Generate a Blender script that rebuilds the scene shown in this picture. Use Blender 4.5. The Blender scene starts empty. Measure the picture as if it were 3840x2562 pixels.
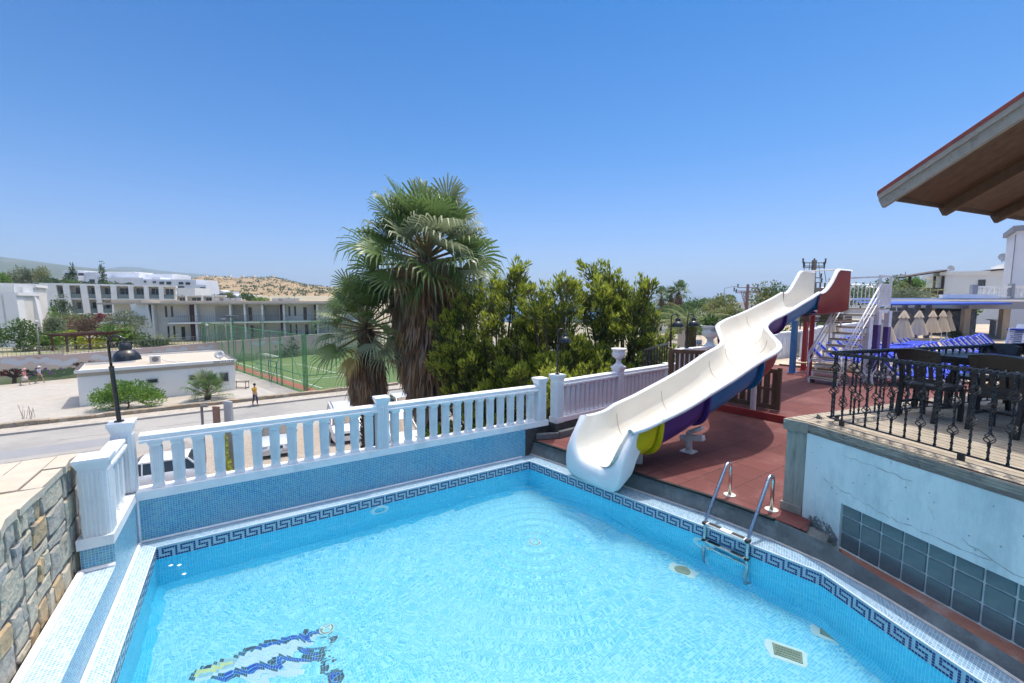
import bpy, math, random
import numpy as np
from mathutils import Vector, Matrix
R = math.radians
SC = bpy.context.scene
COL = SC.collection
rng = random.Random(7)
nrg = np.random.default_rng(11)

# ------------------------------------------------------------------ camera
H = 2.8                                   # eye height above the pool coping (z = 0)
FPX, HY, ROLL = 1620.0, 1133.0, 0.002
_t = math.atan((1281 - HY) / FPX)
_r0 = np.array([1, 0, 0.]); CF = np.array([0, math.cos(_t), -math.sin(_t)]); _u0 = np.array([0, math.sin(_t), math.cos(_t)])
CR = math.cos(ROLL) * _r0 + math.sin(ROLL) * _u0
CU = -math.sin(ROLL) * _r0 + math.cos(ROLL) * _u0
cd = bpy.data.cameras.new('camera'); cam = bpy.data.objects.new('camera', cd); COL.objects.link(cam)
cd.sensor_width = 36; cd.lens = FPX / 3840 * 36; cd.clip_start = 0.05; cd.clip_end = 60000
cam.matrix_world = Matrix(((CR[0], CU[0], -CF[0], 0), (CR[1], CU[1], -CF[1], 0), (CR[2], CU[2], -CF[2], H), (0, 0, 0, 1)))
SC.camera = cam

def ray(px, py):
    return CR * (px - 1920) / FPX - CU * (py - 1281) / FPX + CF
def G(px, py, z):
    """point of the horizontal plane z met by the sight line of a photo pixel"""
    d = ray(px, py); s = (z - H) / d[2]
    return Vector((d[0] * s, d[1] * s, z))
def D(px, py, y):
    """point of a sight line at distance y"""
    d = ray(px, py); s = y / d[1]
    return Vector((d[0] * s, y, H + d[2] * s))
def V2(a, b, t): return a + (b - a) * t

# ------------------------------------------------------------------ render look
SC.view_settings.view_transform = 'Standard'; SC.view_settings.look = 'None'
SC.view_settings.exposure = 0.5; SC.view_settings.gamma = 1
SC.cycles.use_denoising = True
SC.cycles.max_bounces = 10; SC.cycles.transparent_max_bounces = 16
SC.cycles.sample_clamp_indirect = 6
SUN_EL, SUN_AZ = R(73), R(38)              # azimuth from +Y towards +X
wd = bpy.data.worlds.new('World'); SC.world = wd; wd.use_nodes = True
wn = wd.node_tree; bg = wn.nodes['Background']
sky = wn.nodes.new('ShaderNodeTexSky'); sky.sky_type = 'NISHITA'; sky.sun_disc = False
sky.sun_elevation = SUN_EL; sky.sun_rotation = SUN_AZ
sky.altitude = 0; sky.air_density = 1.0; sky.dust_density = 1.0; sky.ozone_density = 3.0
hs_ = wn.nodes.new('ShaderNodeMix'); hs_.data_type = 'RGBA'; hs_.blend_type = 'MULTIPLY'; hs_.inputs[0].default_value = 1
# polarised-looking sky: the Nishita sky graded by height, deep blue high in view to a soft pale blue at the horizon
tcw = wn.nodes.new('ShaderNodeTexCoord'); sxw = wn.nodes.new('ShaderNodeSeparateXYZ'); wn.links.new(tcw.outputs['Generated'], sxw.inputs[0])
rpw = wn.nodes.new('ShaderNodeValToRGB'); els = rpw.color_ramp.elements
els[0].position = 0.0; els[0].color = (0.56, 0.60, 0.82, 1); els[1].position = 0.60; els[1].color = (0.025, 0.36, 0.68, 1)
e_ = els.new(0.07); e_.color = (0.50, 0.59, 0.82, 1); e_ = els.new(0.30); e_.color = (0.19, 0.49, 0.77, 1); e_ = els.new(0.78); e_.color = (4.0, 3.2, 2.3, 1)  # bright warm zenith above the frame, added to lift the shade
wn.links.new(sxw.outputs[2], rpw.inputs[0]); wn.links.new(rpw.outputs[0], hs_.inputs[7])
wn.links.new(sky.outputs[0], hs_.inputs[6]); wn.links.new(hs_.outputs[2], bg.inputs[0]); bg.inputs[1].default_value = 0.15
sl = bpy.data.lights.new('sun', 'SUN'); sl.energy = 2.75; sl.angle = R(0.5); sl.color = (1, 0.955, 0.88)
so = bpy.data.objects.new('sun', sl); COL.objects.link(so)
sd = Vector((math.cos(SUN_EL) * math.sin(SUN_AZ), math.cos(SUN_EL) * math.cos(SUN_AZ), math.sin(SUN_EL)))
so.rotation_euler = sd.to_track_quat('Z', 'Y').to_euler(); so.location = (0, 0, 60)

# ------------------------------------------------------------------ materials
MATS = {}
def hexc(c):
    return (c[0], c[1], c[2], 1)
def M(name, c, c2=None, scale=4.0, rough=0.6, metal=0.0, bump=0.0, bscale=None, spec=0.5, c3=None, s3=0.6, coord='Object',
      stretch=None, coat=0.0, trans=0.0, detail=6.0):
    """principled material: base colour mottled by noise, optional stains and bump"""
    if name in MATS: return MATS[name]
    m = bpy.data.materials.new(name); m.use_nodes = True; MATS[name] = m
    nt = m.node_tree; b = nt.nodes['Principled BSDF']; L = nt.links.new
    b.inputs['Roughness'].default_value = rough; b.inputs['Metallic'].default_value = metal
    b.inputs['Specular IOR Level'].default_value = spec
    b.inputs['Coat Weight'].default_value = coat
    if trans: b.inputs['Transmission Weight'].default_value = trans
    tc = nt.nodes.new('ShaderNodeTexCoord'); src = tc.outputs[coord]
    if stretch:
        mp = nt.nodes.new('ShaderNodeMapping'); mp.inputs['Scale'].default_value = stretch; L(src, mp.inputs[0]); src = mp.outputs[0]
    if c2 is None: c2 = tuple(x * 0.8 for x in c)
    n = nt.nodes.new('ShaderNodeTexNoise'); n.inputs['Scale'].default_value = scale; n.inputs['Detail'].default_value = detail; n.inputs['Roughness'].default_value = 0.65
    L(src, n.inputs['Vector'])
    r = nt.nodes.new('ShaderNodeValToRGB'); r.color_ramp.elements[0].position = 0.32; r.color_ramp.elements[1].position = 0.68
    r.color_ramp.elements[0].color = hexc(c2); r.color_ramp.elements[1].color = hexc(c)
    L(n.outputs[0], r.inputs[0]); out = r.outputs[0]
    if c3 is not None:
        n3 = nt.nodes.new('ShaderNodeTexNoise'); n3.inputs['Scale'].default_value = s3; n3.inputs['Detail'].default_value = 8; n3.inputs['Roughness'].default_value = 0.7
        L(src, n3.inputs['Vector'])
        r3 = nt.nodes.new('ShaderNodeValToRGB'); r3.color_ramp.elements[0].position = 0.52; r3.color_ramp.elements[1].position = 0.66
        L(n3.outputs[0], r3.inputs[0])
        mx = nt.nodes.new('ShaderNodeMix'); mx.data_type = 'RGBA'; L(r3.outputs[0], mx.inputs[0]); L(out, mx.inputs[6]); mx.inputs[7].default_value = hexc(c3); out = mx.outputs[2]
    L(out, b.inputs['Base Color'])
    if bump:
        nb = nt.nodes.new('ShaderNodeTexNoise'); nb.inputs['Scale'].default_value = bscale or scale * 4; nb.inputs['Detail'].default_value = 5
        L(src, nb.inputs['Vector'])
        bp = nt.nodes.new('ShaderNodeBump'); bp.inputs['Strength'].default_value = min(1, bump); bp.inputs['Distance'].default_value = 0.02
        L(nb.outputs[0], bp.inputs['Height']); L(bp.outputs[0], b.inputs['Normal'])
    return m

def mosaic(name, cols, grout, p=0.025, gw=0.13, rough=0.25, bump=True, coord='UV', wash=None):
    """square glass tiles: uv in metres, pitch p, a random colour per tile out of cols, grout lines"""
    m = bpy.data.materials.new(name); m.use_nodes = True
    nt = m.node_tree; b = nt.nodes['Principled BSDF']; L = nt.links.new
    tc = nt.nodes.new('ShaderNodeTexCoord'); vs = nt.nodes.new('ShaderNodeVectorMath'); vs.operation = 'SCALE'; vs.inputs['Scale'].default_value = 1 / p
    L(tc.outputs[coord], vs.inputs[0])
    fl = nt.nodes.new('ShaderNodeVectorMath'); fl.operation = 'FLOOR'; L(vs.outputs[0], fl.inputs[0])
    fr = nt.nodes.new('ShaderNodeVectorMath'); fr.operation = 'FRACTION'; L(vs.outputs[0], fr.inputs[0])
    sx = nt.nodes.new('ShaderNodeSeparateXYZ'); L(fr.outputs[0], sx.inputs[0])
    masks = []
    for k in (0, 1):
        lt = nt.nodes.new('ShaderNodeMath'); lt.operation = 'LESS_THAN'; lt.inputs[1].default_value = gw; L(sx.outputs[k], lt.inputs[0]); masks.append(lt)
    mxm = nt.nodes.new('ShaderNodeMath'); mxm.operation = 'MAXIMUM'; L(masks[0].outputs[0], mxm.inputs[0]); L(masks[1].outputs[0], mxm.inputs[1])
    wn_ = nt.nodes.new('ShaderNodeTexWhiteNoise'); wn_.noise_dimensions = '2D'; L(fl.outputs[0], wn_.inputs['Vector'])
    r = nt.nodes.new('ShaderNodeValToRGB'); r.color_ramp.interpolation = 'CONSTANT'
    while len(r.color_ramp.elements) < len(cols): r.color_ramp.elements.new(0.5)
    for i, c in enumerate(cols):
        r.color_ramp.elements[i].position = i / len(cols); r.color_ramp.elements[i].color = hexc(c)
    L(wn_.outputs['Value'], r.inputs[0]); tile = r.outputs[0]
    if wash:                              # lime scale / wear patches
        nz = nt.nodes.new('ShaderNodeTexNoise'); nz.inputs['Scale'].default_value = wash[1]; nz.inputs['Detail'].default_value = 7; L(tc.outputs[coord], nz.inputs['Vector'])
        rr = nt.nodes.new('ShaderNodeValToRGB'); rr.color_ramp.elements[0].position = 0.4; rr.color_ramp.elements[1].position = 0.75
        rr.color_ramp.elements[1].color = (wash[2],) * 3 + (1,); L(nz.outputs[0], rr.inputs[0])
        mw = nt.nodes.new('ShaderNodeMix'); mw.data_type = 'RGBA'; L(rr.outputs[0], mw.inputs[0]); L(tile, mw.inputs[6]); mw.inputs[7].default_value = hexc(wash[0]); tile = mw.outputs[2]
    mx = nt.nodes.new('ShaderNodeMix'); mx.data_type = 'RGBA'; L(mxm.outputs[0], mx.inputs[0]); L(tile, mx.inputs[6]); mx.inputs[7].default_value = hexc(grout)
    L(mx.outputs[2], b.inputs['Base Color'])
    rm = nt.nodes.new('ShaderNodeMapRange'); rm.inputs[3].default_value = rough; rm.inputs[4].default_value = 0.8; L(mxm.outputs[0], rm.inputs[0]); L(rm.outputs[0], b.inputs['Roughness'])
    if bump:
        bp = nt.nodes.new('ShaderNodeBump'); bp.inputs['Strength'].default_value = 0.5; bp.inputs['Distance'].default_value = 0.002; bp.invert = True
        L(mxm.outputs[0], bp.inputs['Height']); L(bp.outputs[0], b.inputs['Normal'])
    return m

def grid_mat(name, c, c2, joint, px, py, jw=0.012, rough=0.8, stagger=0.5, bump=0.3, noise=30.0, coord='UV', c3=None, tilevar=0.25):
    """slabs, boards or pavers: brick pattern with uv in metres"""
    m = bpy.data.materials.new(name); m.use_nodes = True
    nt = m.node_tree; b = nt.nodes['Principled BSDF']; L = nt.links.new
    tc = nt.nodes.new('ShaderNodeTexCoord')
    br = nt.nodes.new('ShaderNodeTexBrick'); br.offset = stagger; br.inputs['Scale'].default_value = 1.0
    br.inputs['Brick Width'].default_value = px; br.inputs['Row Height'].default_value = py; br.inputs['Mortar Size'].default_value = jw; br.inputs['Mortar Smooth'].default_value = 0.1
    br.inputs['Bias'].default_value = 0.0
    br.inputs['Color1'].default_value = hexc(c); br.inputs['Color2'].default_value = hexc(tuple(V * (1 - tilevar) for V in c)); br.inputs['Mortar'].default_value = hexc(joint)
    L(tc.outputs[coord], br.inputs['Vector'])
    n = nt.nodes.new('ShaderNodeTexNoise'); n.inputs['Scale'].default_value = noise; n.inputs['Detail'].default_value = 6; L(tc.outputs[coord], n.inputs['Vector'])
    n2 = nt.nodes.new('ShaderNodeTexNoise'); n2.inputs['Scale'].default_value = 0.9; n2.inputs['Detail'].default_value = 8; n2.inputs['Roughness'].default_value = 0.7; L(tc.outputs[coord], n2.inputs['Vector'])
    r = nt.nodes.new('ShaderNodeValToRGB'); r.color_ramp.elements[0].position = 0.3; r.color_ramp.elements[1].position = 0.7
    r.color_ramp.elements[0].color = hexc(c2); r.color_ramp.elements[1].color = (1, 1, 1, 1); L(n.outputs[0], r.inputs[0])
    mx = nt.nodes.new('ShaderNodeMix'); mx.data_type = 'RGBA'; mx.blend_type = 'MULTIPLY'; mx.inputs[0].default_value = 1; L(br.outputs[0], mx.inputs[6]); L(r.outputs[0], mx.inputs[7]); out = mx.outputs[2]
    if c3:
        r3 = nt.nodes.new('ShaderNodeValToRGB'); r3.color_ramp.elements[0].position = 0.5; r3.color_ramp.elements[1].position = 0.72; L(n2.outputs[0], r3.inputs[0])
        m3 = nt.nodes.new('ShaderNodeMix'); m3.data_type = 'RGBA'; L(r3.outputs[0], m3.inputs[0]); L(out, m3.inputs[6]); m3.inputs[7].default_value = hexc(c3); out = m3.outputs[2]
    L(out, b.inputs['Base Color']); b.inputs['Roughness'].default_value = rough
    if bump:
        bp = nt.nodes.new('ShaderNodeBump'); bp.inputs['Strength'].default_value = bump; bp.inputs['Distance'].default_value = 0.006
        ad = nt.nodes.new('ShaderNodeMath'); ad.operation = 'MULTIPLY_ADD'; ad.inputs[1].default_value = -1.0; L(br.outputs['Fac'], ad.inputs[0]); L(n.outputs[0], ad.inputs[2])
        L(ad.outputs[0], bp.inputs['Height']); L(bp.outputs[0], b.inputs['Normal'])
    return m

def leafmat(name, c, c2, tip=None, scale=1.5, trans=0.35, rough=0.5):
    """leaves: diffuse + a share of translucency, colour varied by noise"""
    c = tuple(v * 1.8 for v in c); c2 = tuple(v * 1.8 for v in c2)
    m = bpy.data.materials.new(name); m.use_nodes = True
    nt = m.node_tree; b = nt.nodes['Principled BSDF']; L = nt.links.new; o = nt.nodes['Material Output']
    tc = nt.nodes.new('ShaderNodeTexCoord'); n = nt.nodes.new('ShaderNodeTexNoise'); n.inputs['Scale'].default_value = scale; n.inputs['Detail'].default_value = 4
    L(tc.outputs['Object'], n.inputs['Vector'])
    r = nt.nodes.new('ShaderNodeValToRGB'); r.color_ramp.elements[0].position = 0.35; r.color_ramp.elements[1].position = 0.65
    r.color_ramp.elements[0].color = hexc(c2); r.color_ramp.elements[1].color = hexc(c); L(n.outputs[0], r.inputs[0])
    L(r.outputs[0], b.inputs['Base Color']); b.inputs['Roughness'].default_value = rough; b.inputs['Specular IOR Level'].default_value = 0.3
    t = nt.nodes.new('ShaderNodeBsdfTranslucent'); L(r.outputs[0], t.inputs[0])
    mx = nt.nodes.new('ShaderNodeMixShader'); mx.inputs[0].default_value = trans; L(b.outputs[0], mx.inputs[1]); L(t.outputs[0], mx.inputs[2]); L(mx.outputs[0], o.inputs[0])
    return m

# ------------------------------------------------------------------ mesh building
class MB:
    def __init__(s): s.v = []; s.f = []; s.uv = []; s.mi = []; s.cur = 0
    def face(s, pts, uv=None):
        i = len(s.v); s.v.extend([tuple(p) for p in pts]); s.f.append(tuple(range(i, i + len(pts)))); s.uv.append(uv); s.mi.append(s.cur)
    def box(s, c, d, rz=0.0, M4=None):
        x, y, z = d[0] / 2, d[1] / 2, d[2] / 2
        P = [Vector((sx * x, sy * y, sz * z)) for sz in (-1, 1) for sy in (-1, 1) for sx in (-1, 1)]
        cr, sr = math.cos(rz), math.sin(rz); c = Vector(c)
        if M4 is not None: P = [M4 @ p + c for p in P]
        else: P = [Vector((p.x * cr - p.y * sr, p.x * sr + p.y * cr, p.z)) + c for p in P]
        i = len(s.v); s.v.extend([tuple(p) for p in P])
        for q in ((0, 2, 3, 1), (4, 5, 7, 6), (0, 1, 5, 4), (2, 6, 7, 3), (0, 4, 6, 2), (1, 3, 7, 5)):
            s.f.append(tuple(i + k for k in q)); s.uv.append(None); s.mi.append(s.cur)
        return s
    def bar(s, a, b, w, h, up=(0, 0, 1)):
        """box beam from a to b, w across, h along up"""
        a = Vector(a); b = Vector(b); d = b - a; l = d.length
        if l < 1e-6: return s
        x = d / l; u = Vector(up); y = u.cross(x)
        if y.length < 1e-4: y = Vector((1, 0, 0)).cross(x) if abs(x.x) < .9 else Vector((0, 1, 0)).cross(x)
        y.normalize(); z = x.cross(y)
        m = Matrix((x, y, z)).transposed()
        return s.box((a + b) / 2, (l, w, h), M4=m)
    def prism(s, pts, z0, z1, uvtop=False):
        """polygon (ccw seen from above) pulled up from z0 to z1"""
        n = len(pts)
        s.face([(p[0], p[1], z1) for p in pts], [(p[0], p[1]) for p in pts])
        s.face([(p[0], p[1], z0) for p in reversed(pts)], [(p[0], p[1]) for p in reversed(pts)])
        acc = 0
        for i in range(n):
            a = pts[i]; b = pts[(i + 1) % n]; l = math.hypot(b[0] - a[0], b[1] - a[1])
            s.face([(a[0], a[1], z0), (b[0], b[1], z0), (b[0], b[1], z1), (a[0], a[1], z1)], [(acc, z0), (acc + l, z0), (acc + l, z1), (acc, z1)]); acc += l
        return s
    def wall(s, a, b, z0, z1, u0=0.0):
        """upright uv-mapped face from a to b"""
        l = math.hypot(b[0] - a[0], b[1] - a[1])
        s.face([(a[0], a[1], z0), (b[0], b[1], z0), (b[0], b[1], z1), (a[0], a[1], z1)], [(u0, z0), (u0 + l, z0), (u0 + l, z1), (u0, z1)]); return s
    def flat(s, pts, z, ang=0.0, o=(0, 0)):
        c, sn = math.cos(-ang), math.sin(-ang)
        s.face([(p[0], p[1], z) for p in pts], [((p[0] - o[0]) * c - (p[1] - o[1]) * sn, (p[0] - o[0]) * sn + (p[1] - o[1]) * c) for p in pts]); return s
    def tube(s, pts, r, n=8, caps=True, closed=False):
        pts = [Vector(p) for p in pts]; rs = r if isinstance(r, (list, tuple)) else [r] * len(pts)
        i0 = len(s.v); prev = None; m = len(pts)
        for k, p in enumerate(pts):
            d = (pts[min(k + 1, m - 1)] - pts[max(k - 1, 0)])
            if d.length < 1e-9: d = Vector((0, 0, 1))
            d.normalize()
            if prev is None:
                a = d.cross(Vector((0, 0, 1)));
                if a.length < 1e-3: a = Vector((1, 0, 0))
            else: a = prev - d * prev.dot(d)
            a.normalize(); prev = a; b = d.cross(a)
            for j in range(n):
                t = 2 * math.pi * j / n; s.v.append(tuple(p + (a * math.cos(t) + b * math.sin(t)) * rs[k]))
        for k in range(m - 1):
            for j in range(n):
                q = i0 + k * n; s.f.append((q + j, q + (j + 1) % n, q + n + (j + 1) % n, q + n + j)); s.uv.append(None); s.mi.append(s.cur)
        if caps:
            s.f.append(tuple(i0 + j for j in reversed(range(n)))); s.uv.append(None); s.mi.append(s.cur)
            s.f.append(tuple(i0 + (m - 1) * n + j for j in range(n))); s.uv.append(None); s.mi.append(s.cur)
        return s
    def lathe(s, prof, c=(0, 0, 0), n=16, sq=False, rz=0.0, flat=None):
        """profile of (radius, z); sq = square rings of that half width; flat = (fx, fy) squeeze"""
        if sq: n = 4
        i0 = len(s.v)
        for r, z in prof:
            for j in range(n):
                t = 2 * math.pi * j / n + (math.pi / 4 if sq else 0); q = r * (math.sqrt(2) if sq else 1)
                x, y = q * math.cos(t), q * math.sin(t)
                if flat: x *= flat[0]; y *= flat[1]
                s.v.append((c[0] + x * math.cos(rz) - y * math.sin(rz), c[1] + x * math.sin(rz) + y * math.cos(rz), c[2] + z))
        for k in range(len(prof) - 1):
            for j in range(n):
                q = i0 + k * n; s.f.append((q + j, q + (j + 1) % n, q + n + (j + 1) % n, q + n + j)); s.uv.append(None); s.mi.append(s.cur)
        s.f.append(tuple(i0 + j for j in reversed(range(n)))); s.uv.append(None); s.mi.append(s.cur)
        q = i0 + (len(prof) - 1) * n; s.f.append(tuple(q + j for j in range(n))); s.uv.append(None); s.mi.append(s.cur)
        return s
    def grid(s, P, uv=None, closed=False):
        """P rows of points"""
        i0 = len(s.v); nr, nc = len(P), len(P[0])
        for row in P: s.v.extend([tuple(p) for p in row])
        for i in range(nr - 1):
            for j in range(nc - 1 + (1 if closed else 0)):
                j2 = (j + 1) % nc; q = (i0 + i * nc + j, i0 + i * nc + j2, i0 + (i + 1) * nc + j2, i0 + (i + 1) * nc + j)
                s.f.append(q); s.uv.append([uv[i][j], uv[i][j2], uv[i + 1][j2], uv[i + 1][j]] if uv else None); s.mi.append(s.cur)
        return s
    def build(s, name, mat, parent=None, smooth=False, bevel=0.0, auto=None):
        me = bpy.data.meshes.new(name)
        off = parent_loc(parent) if parent is not None else Vector((0, 0, 0))
        vs = np.array(s.v, dtype=float).reshape(-1, 3) - np.array(off)
        me.from_pydata(vs.tolist(), [], s.f)
        if any(u is not None for u in s.uv):
            ul = me.uv_layers.new(name='UVMap'); arr = []
            for f, u in zip(s.f, s.uv): arr.extend(u if u is not None else [(0, 0)] * len(f))
            ul.data.foreach_set('uv', np.array(arr, dtype=np.float32).ravel())
        ms = mat if isinstance(mat, (list, tuple)) else [mat]
        for m in ms: me.materials.append(m)
        if len(ms) > 1: me.polygons.foreach_set('material_index', np.array(s.mi, dtype=np.int32))
        if smooth: me.polygons.foreach_set('use_smooth', np.ones(len(s.f), dtype=bool))
        me.validate(); me.update()
        o = bpy.data.objects.new(name, me); COL.objects.link(o)
        if parent is not None: o.parent = parent
        if bevel:
            bv = o.modifiers.new('bevel', 'BEVEL'); bv.width = bevel; bv.segments = 2; bv.limit_method = 'ANGLE'
        if auto is not None and smooth:
            es = o.modifiers.new('edges', 'EDGE_SPLIT'); es.split_angle = auto
        return o

def parent_loc(o):
    l = Vector((0, 0, 0))
    while o is not None: l = l + Vector(o.location); o = o.parent
    return l
def thing(name, label, cat, loc=(0, 0, 0), rz=0.0, group=None):
    o = bpy.data.objects.new(name, None); COL.objects.link(o); o.empty_display_size = 0.2
    o.location = loc; o.rotation_euler = (0, 0, rz); o['label'] = label; o['category'] = cat
    if group: o['group'] = group
    return o
def tag(o, label, cat, group=None, kind=None):
    o['label'] = label; o['category'] = cat
    if group: o['group'] = group
    if kind: o['kind'] = kind
    return o
def struct(o, label=None):
    o['kind'] = 'structure'
    if label: o['label'] = label; o['category'] = o.name.replace('_', ' ')
    return o
def kids(o): return [c for c in o.children]
def dup(o, loc=None, rz=None, label=None, group=None, parent=None, scale=None):
    """copy of a thing (or a part) with its parts and sub-parts"""
    c = o.copy(); COL.objects.link(c)
    if parent is not None: c.parent = parent
    if loc is not None: c.location = loc
    if rz is not None: c.rotation_euler = (0, 0, rz)
    if scale is not None: c.scale = (scale,) * 3 if not isinstance(scale, tuple) else scale
    if label: c['label'] = label
    if group: c['group'] = group
    for ch in kids(o): dup(ch, parent=c)
    return c
def link_part(o, parent, loc, rz=0.0):
    """another copy of a part sharing its mesh, at a world place"""
    c = o.copy(); COL.objects.link(c); c.parent = parent; c.location = Vector(loc) - parent_loc(parent); c.rotation_euler = (0, 0, rz)
    for ch in kids(o): dup(ch, parent=c)
    return c
# ================================================================== POOL
wht = M('white_paint', (0.80, 0.82, 0.83), (0.72, 0.75, 0.77), scale=6, rough=0.55, bump=0.25, bscale=25, c3=(0.62, 0.66, 0.68), s3=1.6)
wht2 = M('white_rosy_shade', (0.74, 0.70, 0.72), (0.68, 0.63, 0.66), scale=6, rough=0.55, bump=0.25, bscale=25)  # rosy tint of the shade put into the white base colour
grout = M('grout', (0.62, 0.60, 0.56), (0.45, 0.43, 0.40), scale=9, rough=0.9, bump=0.4)
mos_wall = mosaic('mosaic_wall_blue', [(0.03, 0.23, 0.42), (0.045, 0.30, 0.50), (0.06, 0.35, 0.50), (0.09, 0.38, 0.50), (0.03, 0.25, 0.50), (0.05, 0.29, 0.45)], (0.40, 0.58, 0.64), gw=0.13, wash=((0.25, 0.36, 0.46), 1.7, 0.55))
mos_cop = mosaic('mosaic_coping', [(0.16, 0.32, 0.46), (0.20, 0.36, 0.50), (0.13, 0.28, 0.42), (0.24, 0.40, 0.52)], (0.44, 0.50, 0.55), gw=0.14, wash=((0.50, 0.52, 0.54), 1.3, 0.4))
mos_bench = mosaic('mosaic_bench', [(0.34, 0.50, 0.64), (0.28, 0.45, 0.62), (0.40, 0.55, 0.66), (0.24, 0.41, 0.60)], (0.66, 0.70, 0.72), gw=0.16)
mos_pale = mosaic('mosaic_band_pale', [(0.42, 0.58, 0.64), (0.45, 0.61, 0.66), (0.40, 0.56, 0.62)], (0.52, 0.66, 0.70), gw=0.08)
mos_floor = mosaic('mosaic_pool_floor', [(0.12, 0.60, 0.83), (0.17, 0.67, 0.86), (0.26, 0.74, 0.89), (0.14, 0.63, 0.85), (0.34, 0.79, 0.90), (0.09, 0.53, 0.80)], (0.44, 0.82, 0.90), gw=0.13, wash=((0.32, 0.73, 0.84), 0.8, 0.6))
mos_in = mosaic('mosaic_pool_wall', [(0.04, 0.55, 0.85), (0.05, 0.61, 0.88), (0.07, 0.65, 0.90), (0.04, 0.57, 0.87)], (0.30, 0.78, 0.92), gw=0.11)
key_m = M('key_tile', (0.012, 0.03, 0.16), (0.02, 0.045, 0.22), scale=30, rough=0.2)

th = math.atan2(2.72, 4.34)                         # heading of the back wall
E1 = Vector((math.cos(th), math.sin(th), 0)); E2 = Vector((math.sin(th), -math.cos(th), 0))
PO = Vector((-4.33, 4.79, 0))                       # corner of the two upright mosaic walls
def PL(a, b, z=0.0): return PO + E1 * a + E2 * b + Vector((0, 0, z))
BACKLEN = 5.42
CI = PL(0.175, 0.215)                               # inner corner of the coping, back left
CB = Vector((0.316, 7.433, 0))                      # inner corner, back right
RW = [CB, Vector((1.983, 5.662, 0)), Vector((2.472, 5.147, 0)), Vector((2.93, 4.62, 0)), Vector((3.235, 4.26, 0)), Vector((3.345, 3.68, 0)), Vector((3.405, 3.39, 0)), Vector((3.50, 2.95, 0)), Vector((3.75, 1.5, 0)), Vector((4.0, -1.2, 0))]
LEND = CI + E2 * 7.6                                # left inner edge runs on toward the camera
def offs(pts, d):
    """polyline shifted d to its left side (seen along its run)"""
    out = []
    for i, p in enumerate(pts):
        a = pts[max(i - 1, 0)]; b = pts[min(i + 1, len(pts) - 1)]; t = (b - a).normalized(); out.append(p + Vector((-t.y, t.x, 0)) * d)
    return out
WZ, FZ = -0.155, -0.88
def GW(px, py, z=None):
    """point of the pool floor met by the sight line of a photo pixel once it has bent at the water"""
    z = FZ if z is None else z; w = G(px, py, WZ); d = (w - Vector((0, 0, H))).normalized(); n = Vector((0, 0, 1)); c = -d.dot(n); k = 1 / 1.33
    t = d * k + n * (k * c - math.sqrt(1 - k * k * (1 - c * c))); return w + t * ((z - w.z) / t.z)                              # water level, floor as it stands
pool = thing('swimming_pool', 'blue mosaic swimming pool with a dark blue Greek key band round its rim', 'pool', (0, 3, 0))
floor_poly = [LEND] + [CI, CB] + RW[1:]
m = MB(); m.flat([(p.x, p.y) for p in reversed(floor_poly)], FZ, th); m.build('pool_floor', mos_floor, pool)
def strip(mb, pts, z0, z1):
    u = 0
    for a, b in zip(pts, pts[1:]): mb.wall(a, b, z0, z1, u); u += (b - a).length
m = MB(); strip(m, [LEND, CI, CB] + RW[1:], FZ, -0.15); m.build('pool_wall', mos_in, pool)
m = MB(); strip(m, [LEND, CI, CB] + RW[1:], -0.15, -0.004); m.build('rim_band', mos_pale, pool)
# cove of tiles at the foot of the walls
m = MB()
cin = [LEND, CI, CB] + RW[1:]
ci2 = [LEND + E1 * 0.09, CI + (E1 + E2) * 0.09] + offs([CB] + RW[1:], 0.0)
q = offs(RW, -0.09); ci2 = [LEND + E1 * .09, CI + (E1 + E2) * .09, CB + Vector((0, -.12, 0))] + q[1:]
u = 0
for i in range(len(cin) - 1):
    a, b, a2, b2 = cin[i], cin[i + 1], ci2[i], ci2[i + 1]; l = (b - a).length
    m.face([(a2.x, a2.y, FZ + .003), (b2.x, b2.y, FZ + .003), (b.x, b.y, FZ + .09), (a.x, a.y, FZ + .09)], [(u, 0), (u + l, 0), (u + l, .125), (u, .125)]); u += l
m.build('cove', mos_in, pool)
# Greek key tiles, 2 mm proud of the band
KEY = [(c, 0) for c in range(2, 8)] + [(2, 1), (2, 2), (3, 2), (4, 2), (5, 2), (5, 3), (5, 4), (7, 1), (7, 2), (7, 3), (7, 4)] + [(c, 4) for c in range(1, 5)]
def key_run(name, pts, flip=False):
    L_ = [0]
    for a, b in zip(pts, pts[1:]): L_.append(L_[-1] + (b - a).length)
    def at(s):
        for i in range(len(pts) - 1):
            if s <= L_[i + 1] or i == len(pts) - 2:
                t = (s - L_[i]) / (L_[i + 1] - L_[i]); d = (pts[i + 1] - pts[i]).normalized(); return pts[i] + (pts[i + 1] - pts[i]) * t, d
    m = MB(); p = 0.0245; per = 7 * p; n = int(L_[-1] / per)
    for k in range(n):
        for c, r in KEY + ([(0, rr) for rr in range(5)] if k == 0 else []):
            cc = c; s0 = k * per + cc * p + 0.002; a, d = at(s0); b, _ = at(s0 + p * 0.86); nn = Vector((d.y, -d.x, 0)) * 0.002
            z1 = -0.027 - r * p; z0 = z1 - p * 0.86
            m.face([(a + nn)[:2] + (z0,), (b + nn)[:2] + (z0,), (b + nn)[:2] + (z1,), (a + nn)[:2] + (z1,)])
    return m.build(name, key_m, pool)
key_run('key_band', [CI, CB]); key_run('key_band', RW); key_run('key_band', [LEND, CI])
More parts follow.
